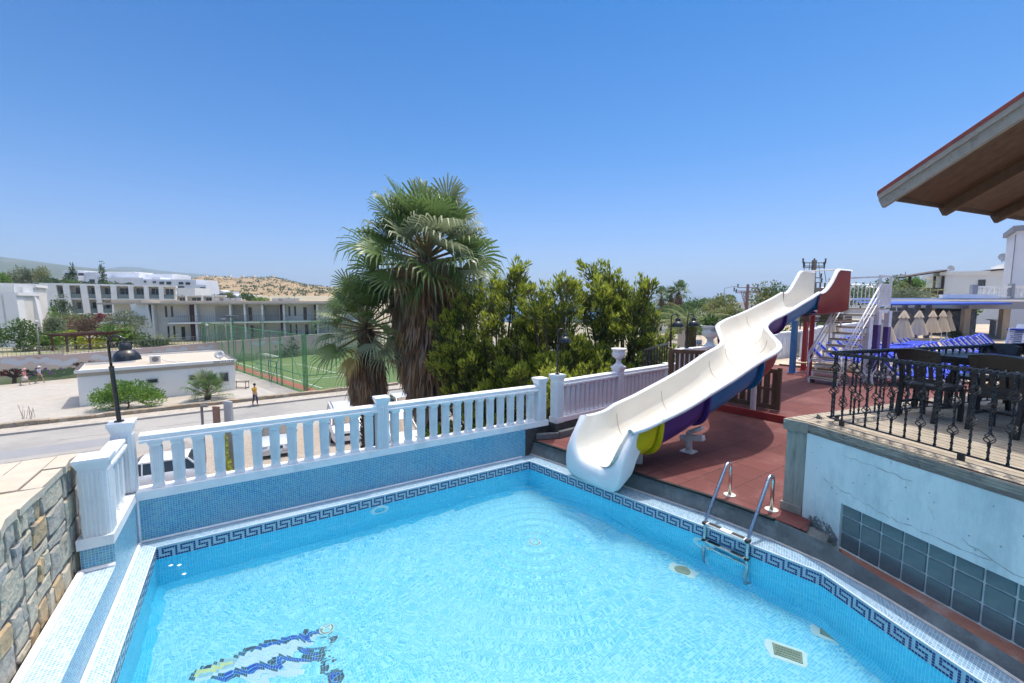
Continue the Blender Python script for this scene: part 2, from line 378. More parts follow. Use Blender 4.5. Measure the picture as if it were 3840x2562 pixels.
# coping
LFOOT = PL(0, 7.7)
m = MB()
back_foot = [PL(0, 0), PL(BACKLEN, 0)]
KF = [Vector((0.35, 7.742, 0)), Vector((2.14, 5.93, 0)), Vector((2.565, 5.50, 0)), Vector((3.083, 4.86, 0)), Vector((3.36, 4.42, 0)), Vector((3.53, 3.95, 0)), Vector((3.63, 3.56, 0)), Vector((3.74, 3.12, 0)), Vector((3.98, 1.5, 0)), Vector((4.25, -1.2, 0))]
def quad_uv(mb, a, b, c, d, z, w):
    l = (b - a).length
    mb.face([(a.x, a.y, z), (b.x, b.y, z), (c.x, c.y, z), (d.x, d.y, z)], [(0, 0), (l, 0), (l, w), (0, w)])
quad_uv(m, CI, CB, KF[0], PL(0, 0), 0, .22)
for i in range(len(RW) - 1): quad_uv(m, RW[i], RW[i + 1], KF[i + 1], KF[i], 0, .22)
m.build('coping', mos_cop, pool)
m = MB(); quad_uv(m, LEND, CI, PL(0, 0), LFOOT, 0, .18); m.build('coping', mos_bench, pool)
m = MB()
m.tube([LEND + Vector((0, 0, .0)), CI, CB], 0.007, 6)
m.build('edge_bead', wht, pool)
m = MB(); m.tube([p.copy() for p in RW], 0.007, 6); m.build('edge_bead', wht, pool)
# mosaic up-stand behind (back) and to the left, bench on the left
m = MB(); m.wall(PL(0, 0), PL(BACKLEN - .02, 0), 0, 0.5); m.build('upstand', mos_wall, pool)
BZ = 0.29
m = MB(); m.wall(LFOOT, PL(0, 1.02), 0, BZ); m.wall(PL(0, 1.02), PL(0, 0), 0, 0.5); m.build('upstand', mos_wall, pool)
m = MB(); a_, b_ = PL(0, 1.02), LFOOT
quad_uv(m, b_, a_, a_ - E1 * .26, b_ - E1 * .26, BZ, .26); m.build('bench', mos_bench, pool)
m = MB(); m.wall(PL(-0.24, 1.021), PL(0, 1.021), BZ + .03, 0.5); m.build('upstand', mos_wall, pool)
m = MB()
m.tube([PL(0.012, .05, .012), PL(.012, 3, .012), PL(.012, 7.6, .012)], .016, 6); m.tube([PL(-.24, 1.05, BZ + .01), PL(-.24, 3, BZ + .01), PL(-.24, 7.6, BZ + .01)], .03, 6)
m.tube([PL(.02, .012, .01), PL(2.5, .012, .01), PL(BACKLEN - .1, .012, .01)], .013, 6); m.tube([PL(.012, .012, .0), PL(.012, .012, .5)], .014, 6)
m.tube([PL(-.24, 1.03, BZ + .012), PL(0, 1.03, BZ + .012)], .02, 6)
m.build('grout_fillet', wht, pool)

# underwater lights, inlets
plast = M('white_plastic', (0.60, 0.80, 0.86), (0.54, 0.76, 0.84), scale=8, rough=0.35)
glassy = M('lamp_glass', (0.10, 0.55, 0.75), (0.08, 0.48, 0.70), scale=12, rough=0.15)
def pool_light(c, nrm, label):
    t = thing('pool_light', label, 'pool light', c, 0, 'underwater pool lights')
    q = nrm.to_track_quat('Z', 'Y').to_matrix()
    for nm, prof, mt in (('bezel', [(.0, .0), (.135, .0), (.135, .015), (.12, .022), (.085, .022), (.08, .018)], plast), ('lens', [(.0, .0), (.075, .0), (.075, .024), (.06, .03), (.0, .034)], glassy)):
        mb = MB(); mb.lathe(prof, n=28); mb.v = [tuple(q @ Vector(v) + c) for v in mb.v]; mb.build(nm, mt, t, smooth=True, auto=R(40))
dirb = (CB - CI).normalized(); nb = Vector((dirb.y, -dirb.x, 0))
pc = CI + dirb * ((D(1438, 1930, 5.85).xy.to_3d() - CI).dot(dirb)); pool_light(Vector((pc.x, pc.y, -.285)) + nb * .004, nb, 'round white underwater light in the back wall of the pool')
dr = (RW[2] - RW[1]).normalized(); nr = Vector((dr.y, -dr.x, 0)); pc = Vector((2.43, 5.19, -.30)); pool_light(pc + nr * .006, nr, 'round white underwater light left of the steel ladder')
# floor inlets and drain patches
pat = M('patch_white', (0.72, 0.84, 0.80), (0.62, 0.78, 0.76), scale=14, rough=0.7)
hole = M('hole_dark', (0.30, 0.36, 0.26), (0.2, 0.26, 0.2), scale=10)
def patch(px, py, w, h, label, rz=0.0, ring=True):
    c = GW(px, py); t = thing('floor_drain', label, 'drain', c, rz, 'drains in the pool floor')
    mb = MB(); n = 22
    pts = []
    for k in range(n):
        a = 2 * math.pi * k / n; x = max(-1, min(1, 1.25 * math.cos(a))) * w / 2; y = max(-1, min(1, 1.25 * math.sin(a))) * h / 2
        pts.append((c.x + x * (1 + .1 * rng.uniform(-1, 1)), c.y + y * (1 + .1 * rng.uniform(-1, 1))))
    mb.prism(pts, FZ + .001, FZ + .006); mb.build('surround', pat, t)
    mb = MB()
    if ring: mb.lathe([(w * .2, .0065), (w * .27, .0065), (w * .26, .016), (w * .21, .016)], (c.x, c.y, FZ), n=20); mb.lathe([(0, .007), (w * .205, .007), (w * .205, .009)], (c.x, c.y, FZ), n=20)
    else:
        for k in range(5): mb.box((c.x, c.y - h * .26 + k * h * .13, FZ + .011), (w * .62, .02, .01))
        mb.box((c.x - w * .31, c.y, FZ + .012), (.02, h * .62, .012)); mb.box((c.x + w * .31, c.y, FZ + .012), (.02, h * .62, .012))
    mb.build('outlet', hole, t)
patch(2560, 2140, .34, .22, 'white patched drain hole beside the pool ladder', R(-40))
patch(2950, 2450, .34, .22, 'square white drain frame out in the open pool floor', R(-28), ring=False)
patch(3140, 2390, .42, .24, 'slatted drain in the shadow at the foot of the right pool wall', R(-40), ring=False)
patch(1225, 2355, .10, .09, 'small white inlet under the ripples near the dolphin mosaic', 0)
patch(2005, 2030, .10, .09, 'small white inlet under the ripples in the middle of the pool', 0)
# bits of paper floating by the left corner
for k, (x, y) in enumerate(((640, 2121), (672, 2120), (690, 2153))):
    c = G(x, y, WZ + .004); mb = MB(); mb.prism([(c.x - .02, c.y - .012), (c.x + .012, c.y - .018), (c.x + .022, c.y + .012), (c.x - .008, c.y + .016)], c.z, c.z + .003)
    tag(mb.build('paper_scrap', M('paper', (0.85, 0.85, 0.82), rough=0.8)), ['white paper scrap floating nearest the left wall of the pool', 'white paper scrap floating second from the left pool corner', 'smallest white scrap floating lowest near the left pool corner'][k], 'litter', 'scraps floating in the pool')

# mosaic dolphin on the floor, built of tile squares (part of the pool)
BM = ["............................................ggg.........",
      ".......................................kkkbbk..k........",
      "..................................kkbbbbbbkk...kk.......",
      "............................kkbbbbbbbbkkwww....kk.......",
      ".......................kkbbbbbbbkkkwwwwwww..............",
      "...................kkkbbbbkkkwwwwwwwwwwww.......k.......",
      "................kkbbbkkwwwwwwwwwwwwwwww....kkkk.........",
      ".............kkbkkwwwwwwwwwwwwwwwwww...kkkkbbkk.k.......",
      "...........kkkgwwwwwwwwwwwwwwwwwwkkkbbbbbbkkkkkk........",
      "........kkggggwwwwwwwwwwwwwwkkkbbbbbbbbbkkk..kk...k.....",
      ".....kkggyyygwwwwwwwwwwkkkbbbbbbbbbkkkwwww.....kkk......",
      "...kkyyyyyyggwwwwwkkkbbbbbbbbkkkwwwwwwwww......kk..kk...",
      ".kyyyyyyggwwwwkkkbbbbbbbkkwwwwwwwwwwwww..........kkkkk..",
      "kkyygggwwwkkkbbbbbbkkkwwwwwwwwwwwwww..............kbbkkk",
      "kkkwwwwkkkbbbbbkkkwwwwwwwwwwwww....................kbbbk"]
tilem = {'k': M('tile_black', (0.05, 0.10, 0.14), rough=0.3), 'b': M('tile_cobalt', (0.03, 0.09, 0.50), rough=0.3), 'w': M('tile_pale', (0.66, 0.84, 0.90), rough=0.3), 'y': M('tile_yellow', (0.72, 0.80, 0.30), rough=0.3), 'g': M('tile_grey', (0.36, 0.62, 0.70), rough=0.3)}
P0 = GW(700, 2555); P1 = GW(1285, 2555); P2 = GW(1130, 2352)
ncol, nrow = len(BM[0]), len(BM); ex = (P1 - P0) / ncol; up_ = (P2 - P0); ey = (up_ - ex * (ncol * .62)) / (nrow - .5)
ex = ex.normalized() * 0.0265; ey2 = Vector((-ex.y, ex.x, 0)).normalized() * 0.0265
mm = {k: MB() for k in tilem}
for r_, row in enumerate(BM):
    for c_, ch in enumerate(row):
        if ch in tilem:
            o = P0 + (P1 - P0) / ncol * c_ + ey * (nrow - 1 - r_)
            a = o; b = o + (P1 - P0) / ncol * .88; c2 = b + ey * .88; d = o + ey * .88
            mm[ch].face([(v.x, v.y, FZ + .002) for v in (a, b, c2, d)])
for k, mb in mm.items(): mb.build('dolphin_mosaic', tilem[k], pool)

# ------------------------------------------------------------------ water
wm = bpy.data.materials.new('pool_water'); wm.use_nodes = True
nt = wm.node_tree; b_ = nt.nodes['Principled BSDF']; b_.inputs['Base Color'].default_value = (.86, .975, .995, 1); b_.inputs['Roughness'].default_value = 0.0; b_.inputs['IOR'].default_value = 1.33; b_.inputs['Transmission Weight'].default_value = 1
wx0, wx1, wy0, wy1 = -5.0, 4.4, -1.4, 7.6
def wheight(x, y):
    h = np.zeros_like(x)
    for cx, cy, A, lam, dec in ((RPL[0].x, RPL[0].y, .0105, .15, .62), (RPL[1].x, RPL[1].y, .0115, .17, .95)):
        r = np.hypot(x - cx, y - cy); h += A * np.cos(2 * np.pi * r / lam) * np.exp(-r / dec)
    rr = np.random.default_rng(4)
    for k in range(46):
        lam = rr.uniform(.16, .75); a = rr.uniform(0, 2 * np.pi); h += .00050 * lam ** .8 * 1.6 * np.sin(2 * np.pi * (x * np.cos(a) + y * np.sin(a)) / lam + rr.uniform(0, 6.3))
    return h
RPL = (G(1225, 2355, WZ), G(2005, 2030, WZ))
ns = 340; gx = np.linspace(wx0, wx1, ns); gy = np.linspace(wy0, wy1, ns); X, Y = np.meshgrid(gx, gy); Zw = WZ + wheight(X, Y)
poly = [(p.x, p.y) for p in [LEND, CI, CB] + RW[1:]]
def inside(X, Y, m=.0):
    c = np.zeros(X.shape, bool); n = len(poly)
    for i in range(n):
        (x1, y1), (x2, y2) = poly[i], poly[(i + 1) % n]
        k = ((y1 > Y) != (y2 > Y)) & (X < (x2 - x1) * (Y - y1) / (y2 - y1 + 1e-12) + x1); c ^= k
    return c
ins_ = inside(X, Y); idx = np.arange(ns * ns).reshape(ns, ns)
q_ = (ins_[:-1, :-1] | ins_[1:, :-1] | ins_[:-1, 1:] | ins_[1:, 1:]); F_ = np.stack([idx[:-1, :-1], idx[:-1, 1:], idx[1:, 1:], idx[1:, :-1]], -1)[q_]
me = bpy.data.meshes.new('pool_water'); me.from_pydata(np.stack([X.ravel(), Y.ravel(), Zw.ravel()], 1).tolist(), [], F_.tolist()); me.materials.append(wm); me.polygons.foreach_set('use_smooth', np.ones(len(F_), bool))
water = bpy.data.objects.new('pool_water', me); COL.objects.link(water); struct(water)
water.cycles.is_caustics_caster = True; so.data.cycles.is_caustics_caster = True
for ob in pool.children:
    ob.cycles.is_caustics_receiver = True
for ob in bpy.data.objects:
    if ob.parent and ob.parent.name.startswith(('pool_light', 'floor_drain')): ob.cycles.is_caustics_receiver = True
# ================================================================== BALUSTRADES
def place(mb, name, mat, parent, loc, rz=0.0, smooth=False, bevel=0.0):
    """mesh authored round its own origin, set at a world place under parent"""
    o = mb.build(name, mat, None, smooth=smooth, bevel=bevel)
    if parent is not None: o.parent = parent; loc = Vector(loc) - parent_loc(parent)
    o.location = loc; o.rotation_euler = (0, 0, rz); return o
def baluster_mb(h, w):
    m = MB(); q = w / 2
    m.lathe([(q * 1.0, 0), (q * 1.0, h * .03), (q * .92, h * .05), (q * .78, h * .10), (q * .74, h * .12), (q * .84, h * .88), (q * .84, h * .90), (q * 1.0, h * .925), (q * 1.12, h * .955), (q * 1.12, h)], sq=True)
    for k in range(4):                                      # ribs between the flutes
        for x in (-.52, -.17, .17, .52):
            a, b = q * .75, q * .845; M4 = Matrix.Rotation(k * math.pi / 2, 3, 'Z')
            m.bar(M4 @ Vector((x * q * .9, a + .002, h * .13)), M4 @ Vector((x * q * 1.05, b + .002, h * .875)), .016, .012, up=M4 @ Vector((1, 0, 0)))
    return m
def pillar_mb(h, w, cap=True):
    m = MB(); q = w / 2
    pr = [(q * 1.1, 0), (q * 1.1, h * .035), (q * 1.02, h * .05), (q * .98, h * .07), (q * .98, h * .86), (q * 1.0, h * .88)]
    pr += [(q * 1.10, h * .91), (q * 1.22, h * .945), (q * 1.30, h * .965), (q * 1.30, h)] if cap else [(q * 1.05, h)]
    m.lathe(pr, sq=True)
    for k in range(4):
        for x in (-.66, -.33, 0, .33, .66):
            M4 = Matrix.Rotation(k * math.pi / 2, 3, 'Z'); m.bar(M4 @ Vector((x * q, q * .985, h * .09)), M4 @ Vector((x * q, q * .985, h * .84)), .022, .014, up=M4 @ Vector((1, 0, 0)))
    return m
RAILP = [(-.085, .0), (-.085, .03), (-.07, .035), (-.075, .085), (-.06, .10), (.06, .10), (.075, .085), (.07, .035), (.085, .03), (.085, 0)]
def rail_mb(a, b, z, prof=RAILP, k=1.0):
    m = MB(); a = Vector(a); b = Vector(b); d = (b - a).normalized(); n = Vector((-d.y, d.x, 0))
    A = [Vector((a.x, a.y, z)) + n * x * k + Vector((0, 0, y * k)) for x, y in prof]; B = [Vector((b.x, b.y, z)) + n * x * k + Vector((0, 0, y * k)) for x, y in prof]
    for i in range(len(prof)):
        j = (i + 1) % len(prof); m.face([A[i], A[j], B[j], B[i]])
    m.face(A[::-1]); m.face(B); return m

cw = 0.10                                                   # centre line behind the mosaic face
bt = thing('balustrade', 'long white fluted balustrade along the back edge of the pool', 'balustrade', PL(0, -cw, .5))
m = MB(); a, b = PL(-.05, -cw), PL(BACKLEN + .42, -cw)
d_ = E1; 
P4 = [PL(-.12, .004), PL(BACKLEN + .50, .004), PL(BACKLEN + .50, -.22), PL(-.12, -.22)]
m.prism([(p.x, p.y) for p in P4], .5, .6); m.build('plinth', wht, bt, bevel=.012)
bh = 1.165 - .6
b0 = None
segs = [(0.20, 2.66, 13), (3.05, 5.56, 13)]
rz = th
for s0, s1, n in segs:
    for k in range(n):
        c = PL(s0 + (s1 - s0) * k / (n - 1), -cw, .6)
        if b0 is None: b0 = place(baluster_mb(bh, .118), 'baluster', wht, bt, c, rz)
        else: link_part(b0, bt, c, rz)
for s0, s1 in ((.06, 2.78), (2.92, 5.70)):
    o = rail_mb(PL(s0, -cw), PL(s1, -cw), 1.165).build('rail', wht, bt, bevel=.006)
place(pillar_mb(.86, .165), 'post', wht, bt, PL(2.855, -cw, .52), rz)
place(pillar_mb(.90, .175), 'post', wht, bt, PL(5.79, -cw, .5), rz)
place(pillar_mb(.93, .18), 'post', wht, bt, PL(-.09, -cw - .02, .5), rz)
# short return to the left with the fat end pillar
bt2 = thing('balustrade', 'short white balustrade return ending in a fat fluted pillar by the stone wall', 'balustrade', PL(-.12, .5, .5))
m = MB(); P4 = [PL(.004, -.03), PL(.004, 1.03), PL(-.26, 1.03), PL(-.26, -.03)]
m.prism([(p.x, p.y) for p in reversed(P4)], .503, .6); m.build('plinth', wht, bt2, bevel=.012)
for k in range(3): link_part(b0, bt2, PL(-.11, .20 + k * .19, .6), rz)
rail_mb(PL(-.11, .06), PL(-.11, .74), 1.167).build('rail', wht, bt2, bevel=.006)
place(pillar_mb(.83, .20), 'pillar', wht, bt2, PL(-.115, .905, .52), rz)

# second balustrade, from the lamp pillar to the wooden gate
A2, B2 = Vector((0.86, 8.10, 0)), Vector((3.70, 10.32, 0)); d2 = (B2 - A2).normalized(); n2 = Vector((-d2.y, d2.x, 0)); r2 = math.atan2(d2.y, d2.x); l2 = (B2 - A2).length
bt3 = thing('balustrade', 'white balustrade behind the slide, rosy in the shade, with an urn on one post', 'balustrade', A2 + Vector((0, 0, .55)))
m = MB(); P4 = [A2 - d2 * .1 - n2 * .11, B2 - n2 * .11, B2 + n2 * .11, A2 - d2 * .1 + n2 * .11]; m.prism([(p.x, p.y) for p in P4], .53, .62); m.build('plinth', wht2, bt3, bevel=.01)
b1 = None
for k in range(26):
    s = .26 + k * .135
    if abs(s - 1.82) < .1 or s > l2 - .05: continue
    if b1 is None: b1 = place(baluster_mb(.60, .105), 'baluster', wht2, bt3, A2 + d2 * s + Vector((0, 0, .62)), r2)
    else: link_part(b1, bt3, A2 + d2 * s + Vector((0, 0, .62)), r2)
for s0, s1 in ((.1, 1.73), (1.91, l2)): rail_mb(A2 + d2 * s0, A2 + d2 * s1, 1.22).build('rail', wht, bt3, bevel=.006)
place(pillar_mb(.93, .18), 'post', wht, bt3, A2 + Vector((0, 0, .51)), r2)
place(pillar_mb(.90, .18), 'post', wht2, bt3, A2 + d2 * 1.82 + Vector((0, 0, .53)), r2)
def urn(c, label, s=1.0, mat=None, grp='stone urns on the posts'):
    t = thing('stone_urn', label, 'urn', c, 0, grp)
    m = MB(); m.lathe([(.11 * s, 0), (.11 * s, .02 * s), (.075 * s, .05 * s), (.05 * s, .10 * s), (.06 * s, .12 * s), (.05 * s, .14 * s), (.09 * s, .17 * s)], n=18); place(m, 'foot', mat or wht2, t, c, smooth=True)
    m = MB(); prof = [(.07, .168), (.125, .20), (.145, .26), (.135, .31), (.12, .325), (.15, .345), (.165, .37), (.165, .385), (.14, .385), (.12, .34), (.0, .30)]
    n = 36; rows = []
    for r, z in prof: rows.append([Vector((r * s * (1 + (.035 * math.cos(12 * 2 * math.pi * j / n) if .19 < z < .3 and r > .1 else 0)) * math.cos(2 * math.pi * j / n), r * s * (1 + (.035 * math.cos(12 * 2 * math.pi * j / n) if .19 < z < .3 and r > .1 else 0)) * math.sin(2 * math.pi * j / n), z * s)) for j in range(n)])
    m.grid(rows, closed=True); place(m, 'bowl', mat or wht2, t, c, smooth=True)
    return t
urn(A2 + d2 * 1.82 + Vector((0, 0, 1.43)), 'fluted white urn on the balustrade post behind the slide')

# ================================================================== LAMPS
lampm = M('lamp_black', (0.012, 0.014, 0.018), (0.02, 0.022, 0.026), scale=9, rough=0.35, c3=(0.05, 0.05, 0.05), s3=14, coat=.2)
def lamp(base, head, hz, label, s=1.0, group='black gooseneck lamps'):
    """post from base to a gooseneck that carries a bell shade hanging toward head direction (angle)"""
    t = thing('garden_lamp', label, 'lamp', base, 0, group)
    dx = Vector((math.cos(head), math.sin(head), 0)); b = Vector(base)
    m = MB(); m.lathe([(.06 * s, 0), (.06 * s, .015), (.028 * s, .02), (.028 * s, hz * .62), (.031 * s, hz * .62 + .005), (.031 * s, hz * .62 + .03), (.02 * s, hz * .62 + .035)], b, n=12); m.build('post', lampm, t, smooth=True, auto=R(40))
    rr = .10 * s; pts = [b + Vector((0, 0, hz * .62)), b + Vector((0, 0, hz - rr))]
    for k in range(1, 10): a = math.pi * k / 9; pts.append(b + Vector((0, 0, hz - rr)) + dx * (rr - rr * math.cos(a)) + Vector((0, 0, rr * math.sin(a))))
    top = pts[-1]; pts.append(top - Vector((0, 0, .03)))
    m = MB(); m.tube(pts, .0165 * s, 8); m.build('gooseneck', lampm, t, smooth=True)
    m = MB(); z0 = -.26 * s
    prof = [(.017, -.01), (.05, -.015), (.068, -.045), (.075, -.08), (.07, -.105), (.10, -.12), (.135, -.16), (.158, -.215), (.16, -.245), (.165, -.26), (.15, -.26), (.14, -.22), (.05, -.13), (0, -.12)]
    m.lathe([(r * s, z * s) for r, z in prof], top, n=28); m.build('shade', lampm, t, smooth=True, auto=R(50))
    m = MB(); m.lathe([(.0, -.26 * s), (.04 * s, -.255 * s), (.06 * s, -.22 * s), (.045 * s, -.17 * s), (0, -.14 * s)], top, n=14); m.build('bulb', M('bulb_glass', (.75, .75, .7), rough=.2), t, smooth=True)
    return t
c = PL(-.11, -cw - .02, 1.43); lt1 = lamp(c, R(12), .98, 'black gooseneck lamp on the corner pillar left of the pool, the largest in view', .80); lt1.rotation_euler = (0, R(-3.5), 0)
c = A2 + Vector((0, 0, 1.44)); lamp(c, R(12), .86, 'black gooseneck lamp on the white pillar in front of the dark juniper', .70)

# ================================================================== LEFT STONE WALL
def stone_mat(name, cols, mortar, scale=3.0, thr=.05, rnd=.9, bump=.8, coord='Object', stretch=(1, 1, 1)):
    m = bpy.data.materials.new(name); m.use_nodes = True; nt = m.node_tree; b = nt.nodes['Principled BSDF']; L = nt.links.new
    tc = nt.nodes.new('ShaderNodeTexCoord'); mp = nt.nodes.new('ShaderNodeMapping'); mp.inputs['Scale'].default_value = stretch; L(tc.outputs[coord], mp.inputs[0])
    nw = nt.nodes.new('ShaderNodeTexNoise'); nw.inputs['Scale'].default_value = scale * 2.2; nw.inputs['Detail'].default_value = 4; L(mp.outputs[0], nw.inputs['Vector'])
    vm = nt.nodes.new('ShaderNodeMix'); vm.data_type = 'RGBA'; vm.blend_type = 'LINEAR_LIGHT'; vm.inputs[0].default_value = .05; L(mp.outputs[0], vm.inputs[6]); L(nw.outputs['Color'], vm.inputs[7])
    v = nt.nodes.new('ShaderNodeTexVoronoi'); v.feature = 'DISTANCE_TO_EDGE'; v.inputs['Scale'].default_value = scale; v.inputs['Randomness'].default_value = rnd; L(vm.outputs[2], v.inputs['Vector'])
    v2 = nt.nodes.new('ShaderNodeTexVoronoi'); v2.inputs['Scale'].default_value = scale; v2.inputs['Randomness'].default_value = rnd; L(vm.outputs[2], v2.inputs['Vector'])
    sp = nt.nodes.new('ShaderNodeSeparateColor'); L(v2.outputs['Color'], sp.inputs[0])
    r = nt.nodes.new('ShaderNodeValToRGB'); r.color_ramp.interpolation = 'CONSTANT'
    while len(r.color_ramp.elements) < len(cols): r.color_ramp.elements.new(.5)
    for i, c in enumerate(cols): r.color_ramp.elements[i].position = i / len(cols); r.color_ramp.elements[i].color = hexc(c)
    L(sp.outputs[0], r.inputs[0])
    n = nt.nodes.new('ShaderNodeTexNoise'); n.inputs['Scale'].default_value = scale * 7; n.inputs['Detail'].default_value = 8; n.inputs['Roughness'].default_value = .7; L(mp.outputs[0], n.inputs['Vector'])
    r2 = nt.nodes.new('ShaderNodeValToRGB'); r2.color_ramp.elements[0].position = .3; r2.color_ramp.elements[1].position = .7; r2.color_ramp.elements[0].color = (.55, .52, .5, 1); r2.color_ramp.elements[1].color = (1.1, 1.1, 1.1, 1); L(n.outputs[0], r2.inputs[0])
    mu = nt.nodes.new('ShaderNodeMix'); mu.data_type = 'RGBA'; mu.blend_type = 'MULTIPLY'; mu.inputs[0].default_value = 1; L(r.outputs[0], mu.inputs[6]); L(r2.outputs[0], mu.inputs[7])
    e = nt.nodes.new('ShaderNodeMapRange'); e.inputs[1].default_value = thr * .4; e.inputs[2].default_value = thr; L(v.outputs[0], e.inputs[0])
    mx = nt.nodes.new('ShaderNodeMix'); mx.data_type = 'RGBA'; L(e.outputs[0], mx.inputs[0]); mx.inputs[6].default_value = hexc(mortar); L(mu.outputs[2], mx.inputs[7]); L(mx.outputs[2], b.inputs['Base Color'])
    b.inputs['Roughness'].default_value = .85
    ad = nt.nodes.new('ShaderNodeMath'); ad.operation = 'MULTIPLY_ADD'; ad.inputs[1].default_value = .35; L(n.outputs[0], ad.inputs[0]); L(e.outputs[0], ad.inputs[2])
    bp = nt.nodes.new('ShaderNodeBump'); bp.inputs['Strength'].default_value = bump; bp.inputs['Distance'].default_value = .03; L(ad.outputs[0], bp.inputs['Height']); L(bp.outputs[0], b.inputs['Normal'])
    return m
stones_a = [M('stone_grey', (.42, .40, .34), (.30, .285, .25), scale=9, rough=.85, bump=.9, bscale=22), M('stone_ochre', (.50, .37, .21), (.36, .27, .16), scale=8, rough=.85, bump=.9, bscale=20, c3=(.25, .22, .18), s3=5),
            M('stone_buff', (.52, .47, .36), (.40, .36, .28), scale=9, rough=.85, bump=.9, bscale=24, c3=(.22, .22, .2), s3=6), M('stone_bluegrey', (.36, .36, .34), (.26, .265, .26), scale=7, rough=.85, bump=.8, bscale=25)]
mort = M('wall_mortar', (.16, .15, .14), (.10, .10, .10), scale=8, rough=.95, bump=.8)
capm = M('cap_stone', (.52, .46, .37), (.43, .385, .31), scale=5, rough=.85, bump=.5, bscale=14, c3=(.52, .39, .26), s3=1.6)
sw = thing('stone_wall', 'rough grey and ochre stone wall with pale flagstone top left of the pool', 'wall', PL(-.4, 3, .3))
SX = -.262; ST0, ST1 = .72, 7.8; ZS = 1.34
m = MB(); P4 = [PL(SX - .03, ST0 + .005), PL(SX - .03, ST1), PL(SX - .62, ST1), PL(SX - .62, ST0 - .25), PL(SX - .03, ST0 - .0)]
m.prism([(p.x, p.y) for p in reversed([PL(SX - .03, ST0 + .005), PL(SX - .03, ST1), PL(SX - .62, ST1), PL(SX - .62, ST0 + .005)])], -5.6, ZS - .06); m.build('core', mort, sw)
# face stones: irregular blocks, each a bevelled lump; all one part of the wall
mb = MB(); 
import itertools
def face_stone(u0, u1, z0, z1, k):
    g = .012; mb.cur = k; o = .012 + rng.uniform(0, .014)
    j = lambda: rng.uniform(-.018, .018)
    base = [(u0 + g + j(), z0 + g + j()), ((u0 + u1) / 2, z0 + g + j()), (u1 - g + j(), z0 + g + j()), (u1 - g + j(), (z0 + z1) / 2 + j()), (u1 - g + j(), z1 - g + j()), ((u0 + u1) / 2 + j(), z1 - g + j()), (u0 + g + j(), z1 - g + j()), (u0 + g + j(), (z0 + z1) / 2)]
    cu, cz = (u0 + u1) / 2, (z0 + z1) / 2
    def ring(kf, off): return [PL(SX - .035 + off + rng.uniform(-.004, .004), cu + (u - cu) * kf, cz + (z - cz) * kf) for u, z in base]
    r0, r1, r2 = ring(1, 0), ring(.97, o * .7), ring(.85, o)
    cpt = PL(SX - .035 + o * 1.05, cu, cz)
    for a, b in ((r0, r1), (r1, r2)):
        for i in range(8): q = (i + 1) % 8; mb.face([a[i], a[q], b[q], b[i]])
    for i in range(8): mb.face([r2[i], r2[(i + 1) % 8], cpt])
def fill(u0, u1, z0, z1, dep=0):
    w, h = u1 - u0, z1 - z0
    if (w < .42 and h < .30 and (rng.random() < .55 or (w < .2 or h < .12))) or w < .10 or h < .07:
        face_stone(u0, u1, z0, z1, rng.choice((0, 0, 1, 1, 2, 2, 2, 3))); return
    if w / h > 1.15 * rng.uniform(.7, 1.3): t = u0 + w * rng.uniform(.28, .72); fill(u0, t, z0, z1, dep + 1); fill(t, u1, z0, z1, dep + 1)
    else: t = z0 + h * rng.uniform(.25, .7); fill(u0, u1, z0, t, dep + 1); fill(u0, u1, t, z1, dep + 1)
rng.seed(21); fill(ST0, 5.2, BZ - .02, ZS - .05)
mb.build('facing_stone', stones_a, sw)
# flagstone top: irregular slabs
mb = MB(); rng.seed(5)
u = ST0 - .0
while u < 6.0:
    l = rng.uniform(.25, .5); cuts = [SX + .02, SX - .18 + rng.uniform(-.08, .08), SX - .42 + rng.uniform(-.08, .08), SX - .64]
    if rng.random() < .4: cuts.pop(1)
    for a, b in zip(cuts, cuts[1:]):
        j = lambda: rng.uniform(-.022, .022); g = .006
        pts = [PL(a - g + (j() if a == cuts[0] else 0) * 1.3, u + g + j() * .5), PL(a - g + (j() if a == cuts[0] else 0) * 1.3, u + l / 2), PL(a - g + (j() if a == cuts[0] else 0), u + l - g + j() * .5), PL(b + g, u + l - g + j() * .5), PL(b + g, u + g)]
        mb.prism([(p.x, p.y) for p in reversed(pts)], ZS - .06, ZS + rng.uniform(-.006, .008))
    u += l
mb.build('flagstone_top', capm, sw, bevel=.006)
m = MB(); m.prism([(p.x, p.y) for p in reversed([PL(SX - .645, ST0 + .3), PL(SX - .645, ST1), PL(SX - .70, ST1), PL(SX - .70, ST0 + .3)])], -5.6, ZS - .02); m.build('outer_render', wht, sw)

# ================================================================== DECKS, KERB, TERRACE
ZD, ZU, ZT = 0.25, 0.25, 1.40
red = grid_mat('rubber_tiles', (0.195, 0.062, 0.055), (0.62, 0.58, 0.58), (0.055, 0.022, 0.02), .5, .5, jw=.006, rough=.9, stagger=.5, bump=.25, noise=60, c3=(0.225, 0.10, 0.09), tilevar=.25)
conc = M('dark_concrete', (0.16, 0.17, 0.17), (0.09, 0.10, 0.105), scale=3.5, rough=.9, bump=.5, bscale=18, c3=(0.22, 0.235, 0.23), s3=2.2)
dirA = R(34.5)
DE = [Vector((.40, 7.80, 0)), Vector((2.145, 5.94, 0)), Vector((2.62, 5.47, 0)), Vector((3.09, 4.94, 0)), Vector((3.36, 4.53, 0)), Vector((3.53, 4.25, 0))]
rub = MB()
deck_poly = [DE[0]] + DE[1:4] + [Vector((3.30, 4.62, 0)), Vector((3.60, 4.95, 0)), Vector((3.8, 5.1, 0)), Vector((8.6, 6.9, 0)), Vector((15, 9.4, 0)), Vector((16.6, 11.4, 0)), Vector((13.4, 14.4, 0)), Vector((10.9, 17.5, 0)), Vector((9.0, 18.4, 0)), Vector((3.75, 10.5, 0)), A2 - n2 * .10 - d2 * .0]
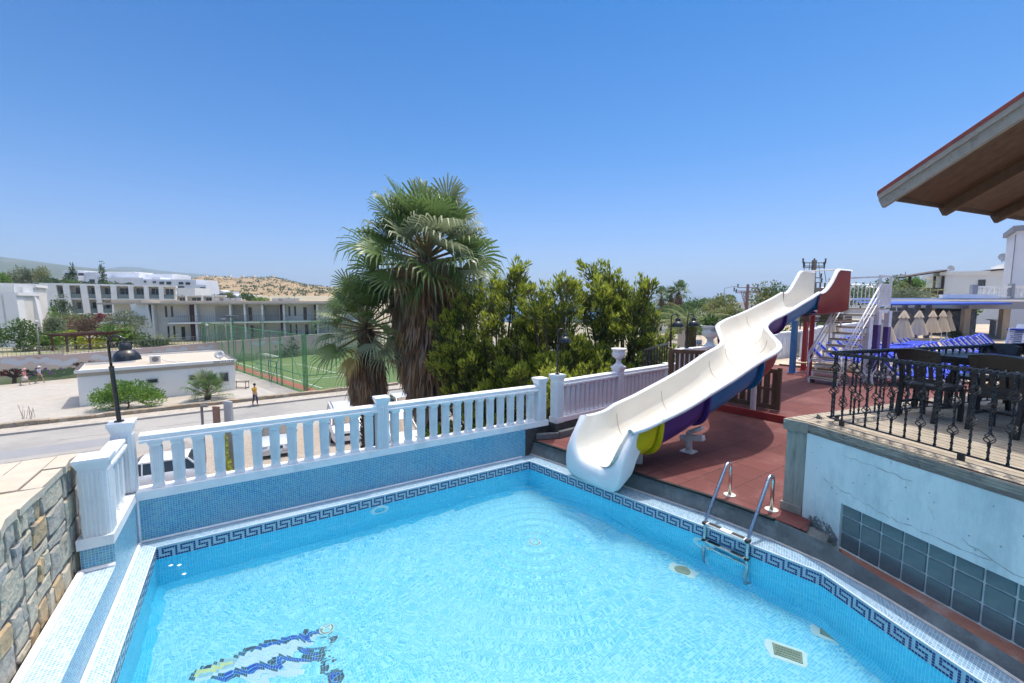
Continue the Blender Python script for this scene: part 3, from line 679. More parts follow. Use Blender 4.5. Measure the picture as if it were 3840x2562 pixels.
rub.flat([(p.x, p.y) for p in deck_poly], ZD, dirA); struct(rub.build('rubber_deck', red))
redm = M('red_painted_board', (0.36, 0.035, 0.03), (0.26, 0.025, 0.02), scale=4, rough=.5, bump=.2, stretch=(1, 1, 5))
m = MB(); a, b = Vector((4.75, 10.33, .33)), Vector((5.98, 8.70, .33)); nn = Vector((-(b - a).y, (b - a).x, 0)).normalized() * -.02
m.bar(a + nn, b + nn, .04, .16); tag(m.build('red_board', redm, bevel=.006), 'red painted riser board across the rubber deck below the wooden gate', 'step board')
# kerb
kt = thing('concrete_kerb', 'dark stained concrete kerb between the pool coping and the red deck', 'kerb', (2, 6, 0))
m = MB()
kf = KF; ke = [p for p in DE] + [Vector((3.60, 3.93, 0)), Vector((3.68, 3.56, 0)), Vector((3.79, 3.1, 0)), Vector((4.03, 1.5, 0)), Vector((4.3, -1.2, 0))]
ke = ke[:len(kf)]
ke = [Vector((.415, 7.80, 0)), Vector((2.17, 5.965, 0)), Vector((2.60, 5.535, 0)), Vector((3.115, 4.895, 0)), Vector((3.395, 4.45, 0)), Vector((3.565, 3.97, 0)), Vector((3.665, 3.57, 0)), Vector((3.775, 3.13, 0)), Vector((4.015, 1.5, 0)), Vector((4.285, -1.2, 0))]
u = 0; KZ = [ZD - .008] * 4 + [.215, .15, .135, .13, .13, .13]
for i in range(len(kf) - 1):
    a, b, c, d = kf[i], kf[i + 1], ke[i + 1], ke[i]; l = (b - a).length
    m.face([(a.x, a.y, -.002), (b.x, b.y, -.002), (c.x, c.y, KZ[i + 1]), (d.x, d.y, KZ[i])], [(u, 0), (u + l, 0), (u + l, .27), (u, .27)]); u += l
    m.face([(d.x, d.y, KZ[i]), (c.x, c.y, KZ[i + 1]), (c.x + .16 * (i < 4), c.y + .16 * (i < 4), KZ[i + 1]), (d.x + .16 * (i < 4), d.y + .16 * (i < 4), KZ[i])])
m.build('kerb_face', conc, kt)
m = MB(); m.tube([Vector((p.x, p.y, .008)) for p in kf], .014, 6); m.build('grout_fillet', grout, kt)
m = MB(); bd = [Vector((p.x - .014, p.y - .012, ZD + .002)) for p in ke[:4]]
for a, b in zip(bd, bd[1:]): m.bar(a, b, .045, .03)
m.build('rubber_edge', M('black_rubber', (.015, .015, .015), rough=.8), kt)
m = MB(); q0, q1 = PL(BACKLEN - .05, -.012), A2 - n2 * .09
pts = [PL(BACKLEN - .02, .004), Vector((.415, 7.80, 0)), Vector((.72, 8.06, 0)), A2 - n2 * .105 - d2 * .13, A2 - n2 * .125 + d2 * 3.6, A2 + n2 * .1 + d2 * 3.6, A2 + n2 * .12, PL(BACKLEN + .3, -.2), PL(BACKLEN - .02, -.2)]
m.prism([(p.x, p.y) for p in pts], .0, .515); m.build('plinth', M('plinth_black', (.055, .05, .05), (.035, .033, .035), scale=5, rough=.85, bump=.5, c3=(.11, .11, .115), s3=4), kt)
m = MB(); a = A2 - n2 * .15 - d2 * .1; b = A2 - n2 * .15 + d2 * 3.5
m.bar(Vector((a.x, a.y, ZD + .07)), Vector((b.x, b.y, ZD + .07)), .09, .14); m.bar(Vector((.45, 7.83, ZD + .06)), Vector((a.x, a.y, ZD + .06)), .07, .12); m.build('skirting', conc, kt, bevel=.02)

# terrace block with wooden deck
wood = grid_mat('deck_boards', (0.46, 0.40, 0.31), (0.72, 0.70, 0.66), (0.07, 0.055, 0.04), 4.0, .105, jw=.007, rough=.75, stagger=.37, bump=.4, noise=14, c3=(0.55, 0.48, 0.38), tilevar=.18)
C0 = Vector((3.49, 5.0, 0)); C1 = Vector((3.36, 5.17, 0)); TF = Vector((.257, -.966, 0)); TS = Vector((.932, .362, 0))
fe = C0 + TF * 7.5
m = MB(); poly = [C0, fe, fe + TS * 9, C0 + TS * 9.4 + Vector((0, .1, 0)), Vector((3.70, 5.31, 0)), C1]
m.flat([(p.x, p.y) for p in poly], ZT, math.atan2(TF.y, TF.x)); struct(m.build('wooden_deck', wood))
ww = M('weathered_wood', (0.40, 0.38, 0.32), (0.24, 0.24, 0.21), scale=3, rough=.8, bump=.5, bscale=9, stretch=(6, 6, .6), c3=(.16, .15, .13), s3=2.5)
wwh = M('weathered_board', (0.36, 0.33, 0.27), (0.24, 0.22, 0.18), scale=4, rough=.8, bump=.4, bscale=12, c3=(.18, .16, .14), s3=3)
blue = M('wall_pale_blue', (0.72, 0.78, 0.76), (0.65, 0.72, 0.71), stretch=(1, 1, .4), scale=3.0, rough=.85, bump=.4, bscale=30, c3=(0.52, 0.61, 0.61), s3=1.7)
tw = thing('terrace_wall', 'pale blue rendered wall with a strip of glass blocks under the wooden terrace', 'wall', C0 + Vector((0, 0, .2)))
# wall in pieces round the glass block opening
GL0, GL1, GZ0, GZ1 = .47, 7.2, .12, .62       # along TF from wall start
ws = Vector((3.475, 4.99, 0)); wt = .22
NB = Vector((TF.y, -TF.x, 0));  NB = NB if NB.x > 0 else -NB     # into the terrace
def wbox(mb, s0, s1, z0, z1, off=0.0, t=wt):
    p = [ws + TF * s0 + NB * off, ws + TF * s1 + NB * off, ws + TF * s1 + NB * (off + t), ws + TF * s0 + NB * (off + t)]
    mb.prism([(q.x, q.y) for q in p], z0, z1)
m = MB(); wbox(m, 0.02, GL0, -.05, 1.27); wbox(m, GL0, GL1, GZ1, 1.27); wbox(m, GL0, GL1, -.05, GZ0); m.build('render', blue, tw, bevel=.01)
m = MB(); wbox(m, .0, 7.4, 1.27, 1.305, .012); m.build('mortar_bed', M('mortar_pink', (.34, .27, .22), (.25, .20, .17), scale=14, rough=.9, bump=.6), tw)
# blocks
gbm = M('glass_block', (0.13, 0.17, 0.18), (0.09, 0.125, 0.14), scale=3, rough=.3, spec=.5, c3=(.16, .20, .20), s3=5, bump=.3, bscale=5)
joint = M('block_joint', (0.66, 0.70, 0.70), (0.5, 0.54, 0.54), scale=9, rough=.8)
m = MB(); wbox(m, GL0, GL1, GZ0, GZ1, .03, .08); m.build('joint_bed', joint, tw)
GBK = {}; p = .198; n = int((GL1 - GL0) / p)
for i in range(n):
    for j in range(3):
        z0 = GZ0 + .005 + j * .185; z1 = min(z0 + .172, GZ1 - .004)
        if z1 - z0 < .05: continue
        s = GL0 + .01 + i * p; c = ws + TF * (s + p / 2 - .006) + Vector((0, 0, (z0 + z1) / 2)) + NB * .026
        key = round(z1 - z0, 3)
        if key not in GBK:
            mb = MB(); mb.box((0, 0, 0), (p - .014, .02, z1 - z0))
            GBK[key] = place(mb, 'glass_block', gbm, tw, c, math.atan2(TF.y, TF.x), bevel=.009)
        else: link_part(GBK[key], tw, c, math.atan2(TF.y, TF.x))
# soot / mould stain, ledge
m = MB(); wbox(m, -.0, 7.4, .0, GZ0 - .004, -.16, .155)
m = MB()
st = [ws + TF * .50 - NB * .02, ws + TF * .62 - NB * .12] + [q for q in ke[5:]] + [ ws + TF * 7.4 - NB * .0, ws + TF * 3 - NB * .0]
m.prism([(q.x, q.y) for q in st], .0, GZ0 + .012); m.build('ledge', M('ledge_red', (.30, .13, .09), (.20, .09, .07), scale=7, rough=.85, bump=.5, bscale=20, c3=(.30, .24, .22), s3=3), tw)
# mould patch: raised flaked render, thin and irregular
mould = M('mould_render', (.13, .135, .13), (.30, .36, .37), scale=16, rough=.95, bump=.8, bscale=30)
rng.seed(8); mb = MB()
def wp_(x, z, o=.003): p = ws + TF * x - NB * o; return Vector((p.x, p.y, z))
for k in range(420):
    x = .05 + .40 * rng.random(); hmax = .17 + .17 * math.sin(math.pi * min(1, (x - .03) / .44)) * (.7 + .3 * rng.random()); z = .13 + (hmax - .10) * rng.random() ** 1.25
    r = rng.uniform(.004, .016) * (1.5 - (z - .13) * 3.2); n_ = 7; o = .002 + k * .000012
    mb.face([wp_(x + r * rng.uniform(.6, 1.3) * math.cos(-q * 2 * math.pi / n_), z + r * rng.uniform(.6, 1.3) * math.sin(-q * 2 * math.pi / n_), o) for q in range(n_)])
mb.build('mould_patch', mould, tw)
# cracks and rust drips in the render
crk = M('crack_dark', (.34, .36, .35), rough=.95); mb = MB()
for x0, z0, x1, z1, n_ in ((.25, .80, .95, .70, 14), (.95, .70, 1.7, .70, 12), (.45, 1.16, 1.1, 1.13, 9), (1.25, .97, 1.31, .86, 4), (.28, .72, .31, .64, 3), (1.9, 1.2, 2.5, 1.1, 10), (1.5, .78, 1.95, .66, 8)):
    pts = [(x0 + (x1 - x0) * k / n_ + rng.uniform(-.01, .01), z0 + (z1 - z0) * k / n_ + rng.uniform(-.014, .014)) for k in range(n_ + 1)]
    for (a_, c_), (a2, c2) in zip(pts, pts[1:]):
        w_ = rng.uniform(.0012, .004); mb.face([wp_(a_, c_ + w_), wp_(a_, c_ - w_), wp_(a2, c2 - w_), wp_(a2, c2 + w_)])
for k in range(60):
    x, z, r = rng.uniform(.05, 3.2), rng.uniform(.68, 1.25), rng.uniform(.002, .010); mb.face([wp_(x + r * rng.uniform(.5, 1.5) * math.cos(-q), z + r * rng.uniform(.5, 1.5) * math.sin(-q), .0028) for q in range(6)])
mb.build('crack', crk, tw)
# corner post of weathered boards and the timber edge
m = MB()
pa, pb = C1, C0
for k in range(2):
    a = pa + (pb - pa) * (k * .5 + .005); b = pa + (pb - pa) * (k * .5 + .495); cx = (a + b) / 2; m.box((cx.x + NB.x * .02, cx.y + NB.y * .02, (ZD + .06 + 1.26) / 2 + .03), ((b - a).length, .035, 1.26 - ZD - .06), math.atan2((b - a).y, (b - a).x))
cx = (pa + pb) / 2
m.build('post_board', ww, tw, bevel=.004)
m = MB(); m.box((cx.x - .005, cx.y - .0, ZD + .05), ((pb - pa).length + .02, .04, .10), math.atan2((pb - pa).y, (pb - pa).x)); m.build('base_board', wwh, tw, bevel=.004)
m = MB(); m.box((cx.x - .012, cx.y - .012, 1.33), ((pb - pa).length + .05, .05, .125), math.atan2((pb - pa).y, (pb - pa).x))
a, b = C0 + TF * .02 - NB * .012, C0 + TF * 7.4 - NB * .012
for k in range(3): m.bar(a + Vector((0, 0, 1.325 + k * .026)), b + Vector((0, 0, 1.325 + k * .026)), .035 - .004 * k, .024)
a = C1; b = Vector((3.70, 5.31, 0)); m.bar(Vector((a.x, a.y, 1.33)), Vector((b.x, b.y, 1.33)), .05, .125)
b2_ = C0 + TS * 9.4; m.bar(Vector((b.x, b.y, 1.33)), Vector((b2_.x, b2_.y + .2, 1.33)), .05, .125); m.build('fascia_board', wwh, tw, bevel=.004)
m = MB(); a = Vector((3.42, 5.12, 0)); b = Vector((3.72, 5.27, 0)); c_ = C0 + TS * 9.3
m.wall(b, a, .2, 1.28); m.wall(c_ + Vector((0, .2, 0)), b, .2, 1.28); m.wall(a, C0 + NB * .03, .2, 1.28); m.build('side_render', blue, tw)
# loose mat on the ledge end
# ================================================================== IRON RAILING
iron = M('wrought_iron', (0.012, 0.013, 0.016), (0.02, 0.021, 0.024), scale=20, rough=.32, bump=.2, bscale=60)
def twist(m, x, y, z0, z1, r=.0095, step=.012):
    n = max(2, int((z1 - z0) / step)); rows = []
    for k in range(n + 1):
        z = z0 + (z1 - z0) * k / n; a = z * 55
        rows.append([Vector((x + r * (1.35 if j % 2 == 0 else 1) * math.cos(a + math.pi * j / 2), y + r * (1.35 if j % 2 == 0 else 1) * math.sin(a + math.pi * j / 2), z)) for j in range(4)])
    m.grid(rows, closed=True)
def basket(m, z, r=.034, h=.085):
    for k in range(4):
        pts = []
        for i in range(9):
            t = i / 8; rr = .006 + r * math.sin(math.pi * t) ** .8; a = math.pi / 2 * k + t * 2.2; pts.append((rr * math.cos(a), rr * math.sin(a), z - h / 2 + h * t))
        m.tube(pts, .005, 5)
    for q in (-1, 1): m.lathe([(.014, -.010), (.014, .010)], (0, 0, z + q * h * .52), n=8)
def iron_bal(h, levels):
    m = MB(); zs = [0] + sum([[l - .042, l + .042] for l in levels], []) + [h]
    for a, b in zip(zs[::2], zs[1::2]): twist(m, 0, 0, a, b)
    for l in levels: basket(m, l)
    return m
def railing(name, label, a, b, z, h, pitch, skip_last=False, shift=.0):
    t = thing(name, label, 'railing', Vector((a.x, a.y, z))); d = (b - a); l = d.length; d.normalize(); rz = math.atan2(d.y, d.x)
    m = MB(); m.bar(Vector((a.x, a.y, z + h - .02)), Vector((b.x, b.y, z + h - .02)), .042, .02); n = int(l / .045)
    for k in range(n): c = a + d * (.02 + k * .045); m.tube([Vector((c.x, c.y, z + h - .010)), Vector((c.x, c.y, z + h + .000)) + d * .03], [.019, .015], 6)
    m.build('top_rail', iron, t, smooth=False)
    m = MB(); m.bar(Vector((a.x, a.y, z + .06)), Vector((b.x, b.y, z + .06)), .026, .012)
    for k in range(int(l / 1.1) + 1): c = a + d * min(l, .15 + k * 1.1); m.box((c.x, c.y, z + .027), (.05, .02, .055), rz)
    m.build('bottom_rail', iron, t)
    protos = {}
    k = 0; s = .02 + shift
    while s < l - (.08 if skip_last else 0):
        key = k % 2; c = a + d * s + Vector((0, 0, z + .065 - a.z))
        if key not in protos: protos[key] = place(iron_bal(h - .09, (.19, .46) if key else (.31, .58)), 'baluster', iron, t, c, rz)
        else: link_part(protos[key], t, c, rz)
        s += pitch; k += 1
    return t
RC = Vector((3.725, 4.965, 0))
railing('iron_railing', 'black wrought iron railing with basket twists along the front edge of the wooden deck', RC, RC + (Vector((3.96, 3.23, 0)) + NB * .17 - RC).normalized() * 4.2, ZT, .83, .128)
railing('iron_railing', 'black wrought iron railing along the far side of the wooden deck behind the tables', RC + TS * .0 + Vector((.0, .03, 0)), RC + Vector((0, .03, 0)) + Vector((.955, .297, 0)) * 6.4, ZT, .83, .138, shift=.07)
m = MB()
for k in range(24):
    a = [rng.gauss(0, .022) for _ in range(6)]; m.tube([RC + Vector((-.10 + a[0], .03 + a[1], ZT + .035 + abs(a[2]))), RC + Vector((-.10 + a[3], .03 + a[4], ZT + .03 + abs(a[5])))], .005, 4)
tag(m.build('wire_bundle', M('grey_cord', (.10, .10, .10), rough=.8)), 'small tangle of dark cord at the foot of the railing corner', 'cord')

# ================================================================== TABLES AND CHAIRS
dark = M('dark_stained_wood', (0.020, 0.020, 0.021), (0.011, 0.011, 0.012), scale=4, rough=.38, bump=.25, bscale=20, stretch=(1, 1, 3), spec=.5)
def chair(name, label, grp):
    t = thing(name, label, 'chair', (0, 0, 0), 0, grp)       # faces +x, back at -x
    w = .42; hw = w / 2
    m = MB()
    for k in range(5): m.box((-.17 + k * .088, 0, .45), (.082, w, .022))
    m.box((.0, 0, .425), (.40, w - .03, .03)); m.build('seat', dark, t, bevel=.004)
    for y in (-hw + .02, hw - .02):
        m = MB(); m.bar((.19, y, 0), (.19, y, .42), .042, .042, up=(1, 0, 0)); m.build('leg', dark, t, bevel=.004)
        m = MB(); m.bar((-.25, y, 0), (-.205, y, .44), .042, .045, up=(1, 0, 0)); m.bar((-.205, y, .43), (-.235, y, .70), .042, .045, up=(1, 0, 0)); m.bar((-.235, y, .69), (-.30, y, .90), .042, .042, up=(1, 0, 0)); m.build('leg', dark, t, bevel=.004)
    m = MB(); n = 12; rows = []
    for i in range(n + 1):
        y = -hw - .005 + (w + .01) * i / n; zb = .765 + .012 * math.sin(math.pi * i / n); zt = .90 + .028 * math.sin(math.pi * i / n); xb = -.03 * math.sin(math.pi * i / n)
        rows.append([Vector((-.245 + xb, y, zb)), Vector((-.302 + xb, y, zt)), Vector((-.327 + xb, y, zt - .005)), Vector((-.27 + xb, y, zb - .005))])
    m.grid(rows, closed=True); m.face(rows[0]); m.face(rows[-1][::-1]); m.build('top_rail', dark, t)
    m = MB(); m.box((-.215, 0, .52), (.022, w - .05, .05)); m.build('back_rail', dark, t, bevel=.003)
    s0 = None
    for k in range(4):
        y = -.114 + k * .076; m = MB(); m.bar((-.218, y, .54), (-.262, y, .77), .042, .014, up=(1, 0, .2)); m.build('slat', dark, t)
    m = MB()
    for y in (-hw + .02, hw - .02): m.box((-.01, y, .20), (.40, .02, .035))
    m.box((-.01, 0, .215), (.02, w - .04, .03)); m.build('stretcher', dark, t)
    return t
cg = 'dark chairs on the wooden deck'
ang = math.atan2(NB.y, NB.x)
def onT(a, b): p = C0 + TF * a + NB * b; return Vector((p.x, p.y, ZT))
ch = chair('dining_chair', 'dark slatted chair nearest the railing corner, its back to the pool', cg)
ch.location = onT(.26, 1.58); ch.scale = (1, 1, .93); ch.rotation_euler = (0, 0, ang)
dup(ch, onT(.88, 1.70), ang + R(3), 'dark slatted chair, second along the front railing, close to the camera', cg)
dup(ch, onT(.0, 2.85), ang + R(168), 'dark slatted chair across the table from the corner chair', cg)
dup(ch, onT(.62, 3.15), ang + R(182), 'dark slatted chair beyond the table, with blue loungers seen left of its back', cg)
dup(ch, onT(.05, 3.85), ang + R(20), 'dark slatted chair behind the second table at the right edge of the photo', cg)
dup(ch, onT(1.45, 1.62), ang, 'dark slatted chair at the right edge, third along the front railing', cg)
def table(label, c, rz, lx, ly):
    t = thing('dining_table', label, 'table', c, rz, 'dark tables on the wooden deck'); n = int(lx / .095)
    m = MB()
    for k in range(n): m.box((-lx / 2 + (k + .5) * lx / n, 0, .735), (lx / n - .006, ly, .025))
    m.box((0, ly / 2 - .03, .715), (lx, .05, .022)); m.box((0, -ly / 2 + .03, .715), (lx, .05, .022))
    o = m.build('tabletop', dark, None, bevel=.003); o.parent = t
    m = MB()
    for s in (-1, 1): m.box((s * (lx / 2 - .10), 0, .68), (.025, ly - .2, .06)); m.box((0, s * (ly / 2 - .10), .68), (lx - .2, .025, .06))
    o = m.build('apron', dark, None); o.parent = t
    for sx in (-1, 1):
        for sy in (-1, 1):
            m = MB(); m.bar((sx * (lx / 2 - .12), sy * (ly / 2 - .12), .70), (sx * (lx / 2 - .06), sy * (ly / 2 - .10), 0), .055, .055, up=(0, 1, 0)); o = m.build('leg', dark, None, bevel=.004); o.parent = t
    return t
table('dark slatted table just behind the two front chairs', onT(.52, 2.32), math.atan2(TF.y, TF.x), 1.5, .85)
table('dark slatted table at the right edge behind the other chairs', onT(.5, 4.4), math.atan2(TF.y, TF.x), 1.4, .85)
table('dark slatted table low at the right edge close to the camera', onT(2.3, 2.1), math.atan2(TF.y, TF.x), 1.4, .85)

# ================================================================== POOL LADDER
steel = M('stainless_steel', (0.62, 0.62, 0.63), (0.50, 0.50, 0.52), scale=12, rough=.25, metal=1.0, bump=.05, c3=(.50, .44, .38), s3=7)
L1, L2 = Vector((2.895, 5.53, 0)), Vector((3.205, 5.12, 0))
ld = (L2 - L1).normalized(); lin = Vector((ld.y, -ld.x, 0));  lin = lin if lin.y < 0 else -lin     # toward the pool
lt = thing('pool_ladder', 'stainless steel pool ladder with black and white steps', 'ladder', L1 + Vector((0, 0, ZD)))
for P in (L1, L2):
    pts = [P + Vector((0, 0, ZD - .02)), P + Vector((0, 0, ZD + .38))]
    for k in range(1, 9): a = math.pi * .86 * k / 8; pts.append(P + Vector((0, 0, ZD + .38)) + lin * (.075 - .075 * math.cos(a)) + Vector((0, 0, .075 * math.sin(a))))
    e = P + lin * .56
    pts += [e + Vector((0, 0, ZD - .12)), e + lin * .03 + Vector((0, 0, ZD - .19)), e + lin * .035 + Vector((0, 0, -.1)), e + lin * .035 + Vector((0, 0, FZ + .14)), e + lin * .02 + Vector((0, 0, FZ + .1)), e - lin * .03 + Vector((0, 0, FZ + .1))]
    m = MB(); m.tube(pts, .0215, 12); m.build('handrail', steel, lt, smooth=True)
    m = MB(); m.lathe([(.075, .001), (.075, .012), (.05, .014), (.0, .014)], P + Vector((0, 0, ZD)), n=20); m.build('floor_flange', M('flange_cream', (.68, .68, .58), rough=.6), lt)
blk = M('step_black', (.02, .02, .02), rough=.7); rubw = M('step_white', (.75, .77, .78), rough=.4)
for k, z in enumerate((.06, -.17)):
    a = L1 + lin * .595 + Vector((0, 0, z)); b = L2 + lin * .595 + Vector((0, 0, z)); l = (b - a).length
    m = MB(); m.bar(a + ld * .02, b - ld * .02, .075, .022); o = m.build('step', rubw, lt, bevel=.003)
    m = MB()
    for s0, s1 in ((.09, .38), (.64, .92)): m.bar(a + ld * l * s0 + Vector((0, 0, .0125)), a + ld * l * s1 + Vector((0, 0, .0125)), .055, .005)
    m.build('grip', blk, o)
    for q in (a, b): m = MB(); m.box(q, (.05, .085, .04), math.atan2(ld.y, ld.x)); m.build('bracket', blk, o, bevel=.012)
a = L1 + lin * .595 + Vector((0, 0, -.32)); b = L2 + lin * .595 + Vector((0, 0, -.32)); m = MB(); m.bar(a, b, .06, .03); m.build('step', steel, lt, bevel=.006)

# ================================================================== WATER SLIDE
cream = M('gelcoat_cream', (0.74, 0.71, 0.63), (0.69, 0.655, 0.57), scale=1.3, rough=.30, spec=.5, c3=(.72, .66, .55), s3=.9)
rimw = M('gelcoat_rim', (0.76, 0.78, 0.79), (0.72, 0.74, 0.75), scale=2, rough=.35)
S0 = Vector((1.25, 6.40, 0)); SN = Vector((-.588, .809, 0))
#        x     y     zrim  trough depth
STN = [(1.25, 6.40, .93, .60), (1.60, 6.53, .99, .57), (1.905, 6.665, 1.075, .55), (2.35, 6.91, 1.19, .54), (2.80, 7.17, 1.34, .53), (3.40, 7.50, 1.56, .53), (4.00, 7.87, 1.80, .53), (4.52, 8.32, 1.91, .52), (4.90, 8.86, 1.98, .51),
       (5.20, 9.60, 2.09, .51), (5.52, 10.40, 2.24, .51), (6.00, 11.02, 2.36, .51), (6.60, 11.55, 2.48, .52), (7.18, 12.06, 2.61, .53), (7.75, 12.56, 2.76, .54), (8.38, 13.08, 2.93, .54), (9.0, 13.60, 3.12, .57)]
def cr(p0, p1, p2, p3, t):
    return 0.5 * ((2 * p1) + (-p0 + p2) * t + (2 * p0 - 5 * p1 + 4 * p2 - p3) * t * t + (-p0 + 3 * p1 - 3 * p2 + p3) * t ** 3)
STA = np.array(STN); DEN = []
for i in range(len(STA) - 1):
    for k in range(6): DEN.append(cr(STA[max(i - 1, 0)], STA[i], STA[i + 1], STA[min(i + 2, len(STA) - 1)], k / 6))
DEN.append(STA[-1]); DEN = np.array(DEN)
CTR = [Vector((d[0], d[1], 0)) for d in DEN]
ARC = [0.0]
for i in range(1, len(CTR)): ARC.append(ARC[-1] + (CTR[i] - CTR[i - 1]).length)
DEN = np.array([(ARC[i], 0, d[2], d[2] - d[3]) for i, d in enumerate(DEN)])
TAN = [(CTR[min(i + 1, len(CTR) - 1)] - CTR[max(i - 1, 0)]).normalized() for i in range(len(CTR))]
TAN[0] = Vector((.809, .588, 0))
def near(x, y): return int(np.argmin([(c.x - x) ** 2 + (c.y - y) ** 2 for c in CTR]))
HW = .52
def section(i, off=0.0, n=18):
    """inner U from left rim to right rim at station i; off thickens outward"""
    t = TAN[i]; nn = Vector((-t.y, t.x, 0)); zr, zf = DEN[i][2], DEN[i][3]; hw = HW - .06 + off; out = []
    for k in range(n + 1):
        a = math.pi * k / n; c, s_ = math.cos(a), math.sin(a)
        x = hw * (abs(c) ** .62) * (1 if c >= 0 else -1); z = zr - (zr - zf + off) * (s_ ** .72)
        out.append(CTR[i] + nn * x + Vector((0, 0, z)))
    return out
LCUT = .33
def cut(a, ex=.72): return LCUT * max(0, 1 - abs(math.sin(a)) ** ex) ** 2.2
slide = thing('water_slide', 'cream water slide with wavy run and yellow, purple, blue and red outer shells', 'water slide', S0 + Vector((0, 0, ZD)))
def cutsec(i, off=0.0, n=18):
    q = section(i, off, n)
    if DEN[i][0] < .8:
        for k in range(n + 1): c_ = cut(math.pi * k / n); s_ = DEN[i][0]; q[k] = q[k] + TAN[0] * (c_ * (1 - s_ / .8)) 
    return q
m = MB(); m.grid([cutsec(i) for i in range(len(DEN))]); m.build('trough', cream, slide, smooth=True)
def rim(side):
    rows = []
    for i in range(len(DEN)):
        t = TAN[i]; nn = Vector((-t.y, t.x, 0)) * side; p = cutsec(i)[0 if side > 0 else 18]
        rows.append([p - Vector((0, 0, .012)), p + nn * .012 + Vector((0, 0, .012)), p + nn * .04 + Vector((0, 0, .018)), p + nn * .085 + Vector((0, 0, .008)), p + nn * .105 - Vector((0, 0, .012)), p + nn * .10 - Vector((0, 0, .05)), p + nn * .08 - Vector((0, 0, .05))])
        if side < 0: rows[-1] = rows[-1][::-1]
    mb = MB(); mb.grid(rows); return mb
for sd_ in (1, -1): rim(sd_).build('rim', rimw, slide, smooth=True)
SHC = {'yellow': (.62, .47, .012), 'purple': (.085, .035, .19), 'blue': (.02, .16, .36), 'red': (.26, .012, .014)}
shm = {k: M('shell_' + k, c, tuple(v * .8 for v in c), scale=2.2, rough=.4, spec=.15, c3=tuple(v * .8 for v in c), s3=2.5) for k, c in SHC.items()}
SB = [0, ARC[near(1.95, 6.69)], ARC[near(2.88, 7.22)], ARC[near(4.05, 7.9)], ARC[near(5.25, 9.7)], ARC[near(5.62, 10.55)], ARC[near(6.9, 11.8)], ARC[-1]]
for col, s0, s1 in zip(('yellow', 'purple', 'blue', 'red', 'yellow', 'purple', 'blue'), SB, SB[1:]):
    idx = [i for i in range(4, len(DEN)) if s0 - .12 <= DEN[i][0] <= s1 + .02]
    o = MB().grid([cutsec(i, .035) for i in idx]).build('shell_section', shm[col], slide, smooth=True)
    o['label'] = col + ' outer shell section of the slide'
    # flange at the upper joint
    e = idx[-1]; t = TAN[e]; mbf = MB(); A = section(e, .036); B = section(e, .095)
    mbf.grid([[p - t * .02 for p in A], [p - t * .02 for p in B], [p + t * .02 for p in B], [p + t * .02 for p in A]]); mbf.build('joint_flange', shm[col], o, smooth=False)
seam = M('seam_stain', (.60, .51, .36), rough=.6)
for s in SB[1:-1] + [ARC[near(4.9, 8.86)]]:
    i = int(np.argmin(abs(DEN[:, 0] - s))); q = section(i, -.003); m = MB(); m.tube(q[1:-1], .0045, 4); m.build('joint_seam', seam, slide)
# flared lip: square front with rounded corners, U cut into it
m = MB(); n = 18; ins = cutsec(0); t0 = TAN[0]; nn = Vector((-t0.y, t0.x, 0)); rows = []
def lip(off, zt, hw, zb, ex):
    """outline matched point for point with the U section: down the left side, along the bottom, up the right"""
    out = []
    for k in range(n + 1):
        a = math.pi * k / n; c, s_ = math.cos(a), math.sin(a)
        x = hw * (abs(c) ** ex) * (1 if c >= 0 else -1); z = zt - (zt - zb) * (s_ ** ex); out.append(CTR[0] + nn * x + Vector((0, 0, z)) - t0 * (off - cut(a, ex)))
    return out
rows = [ins, lip(.018, .945, HW - .05, .318, .66), lip(.045, .955, HW - .022, .285, .60), lip(.07, .95, HW + .015, .21, .50), lip(.082, .93, HW + .04, .09, .36), lip(.07, .91, HW + .046, .05, .30), lip(-.02, .89, HW + .044, .045, .30), lip(-.25, .89, HW + .035, .16, .36)]
m.grid(rows); m.build('lip', rimw, slide, smooth=True)
# supports
wpost = M('steel_painted_white', (.66, .64, .62), (.56, .54, .52), scale=8, rough=.5, c3=(.40, .36, .32), s3=5)
def post(mb, x, y, z0, z1, w): mb.box((x, y, (z0 + z1) / 2), (w, w, z1 - z0), R(20))
m = MB(); m.lathe([(.055, 0), (.055, .34)], (3.03, 7.20, ZD), n=14); m.box((3.03, 7.2, ZD + .01), (.22, .22, .02), R(40)); m.bar((2.93, 7.30, ZD + .22), (3.20, 7.02, ZD + .30), .12, .09); m.bar((3.0, 7.2, ZD + .33), (3.18, 7.06, ZD + .46), .13, .06); m.build('support', wpost, slide, bevel=.006)
i = near(2.1, 6.8); m = MB(); m.box((CTR[i].x - .1, CTR[i].y - .1, (ZD + DEN[i][3]) / 2 - .04), (.10, .10, DEN[i][3] - ZD - .05)); m.build('support', wpost, slide)
i = near(5.3, 9.9); m = MB(); c = CTR[i] + Vector((.25, -.1, 0)); m.lathe([(.06, ZD), (.06, DEN[i][3] - .06)], (c.x, c.y, 0), n=14); m.build('support', wpost, slide)
# ------------------------------------------------------------------ start tower and stairs
woodstep = M('tread_wood', (.36, .28, .19), (.26, .20, .13), scale=5, rough=.75, bump=.3, stretch=(2, 8, 1))
wsteel = M('tower_white', (.74, .74, .76), (.66, .66, .69), scale=6, rough=.45, c3=(.58, .57, .58), s3=4)
tower = thing('slide_tower', 'white steel stair tower with wooden treads at the top of the water slide', 'slide tower', G(3100, 1445, ZU))
ft = G(3040, 1433, ZU); fr_ = G(3150, 1450, ZU)
PZ = 2.62
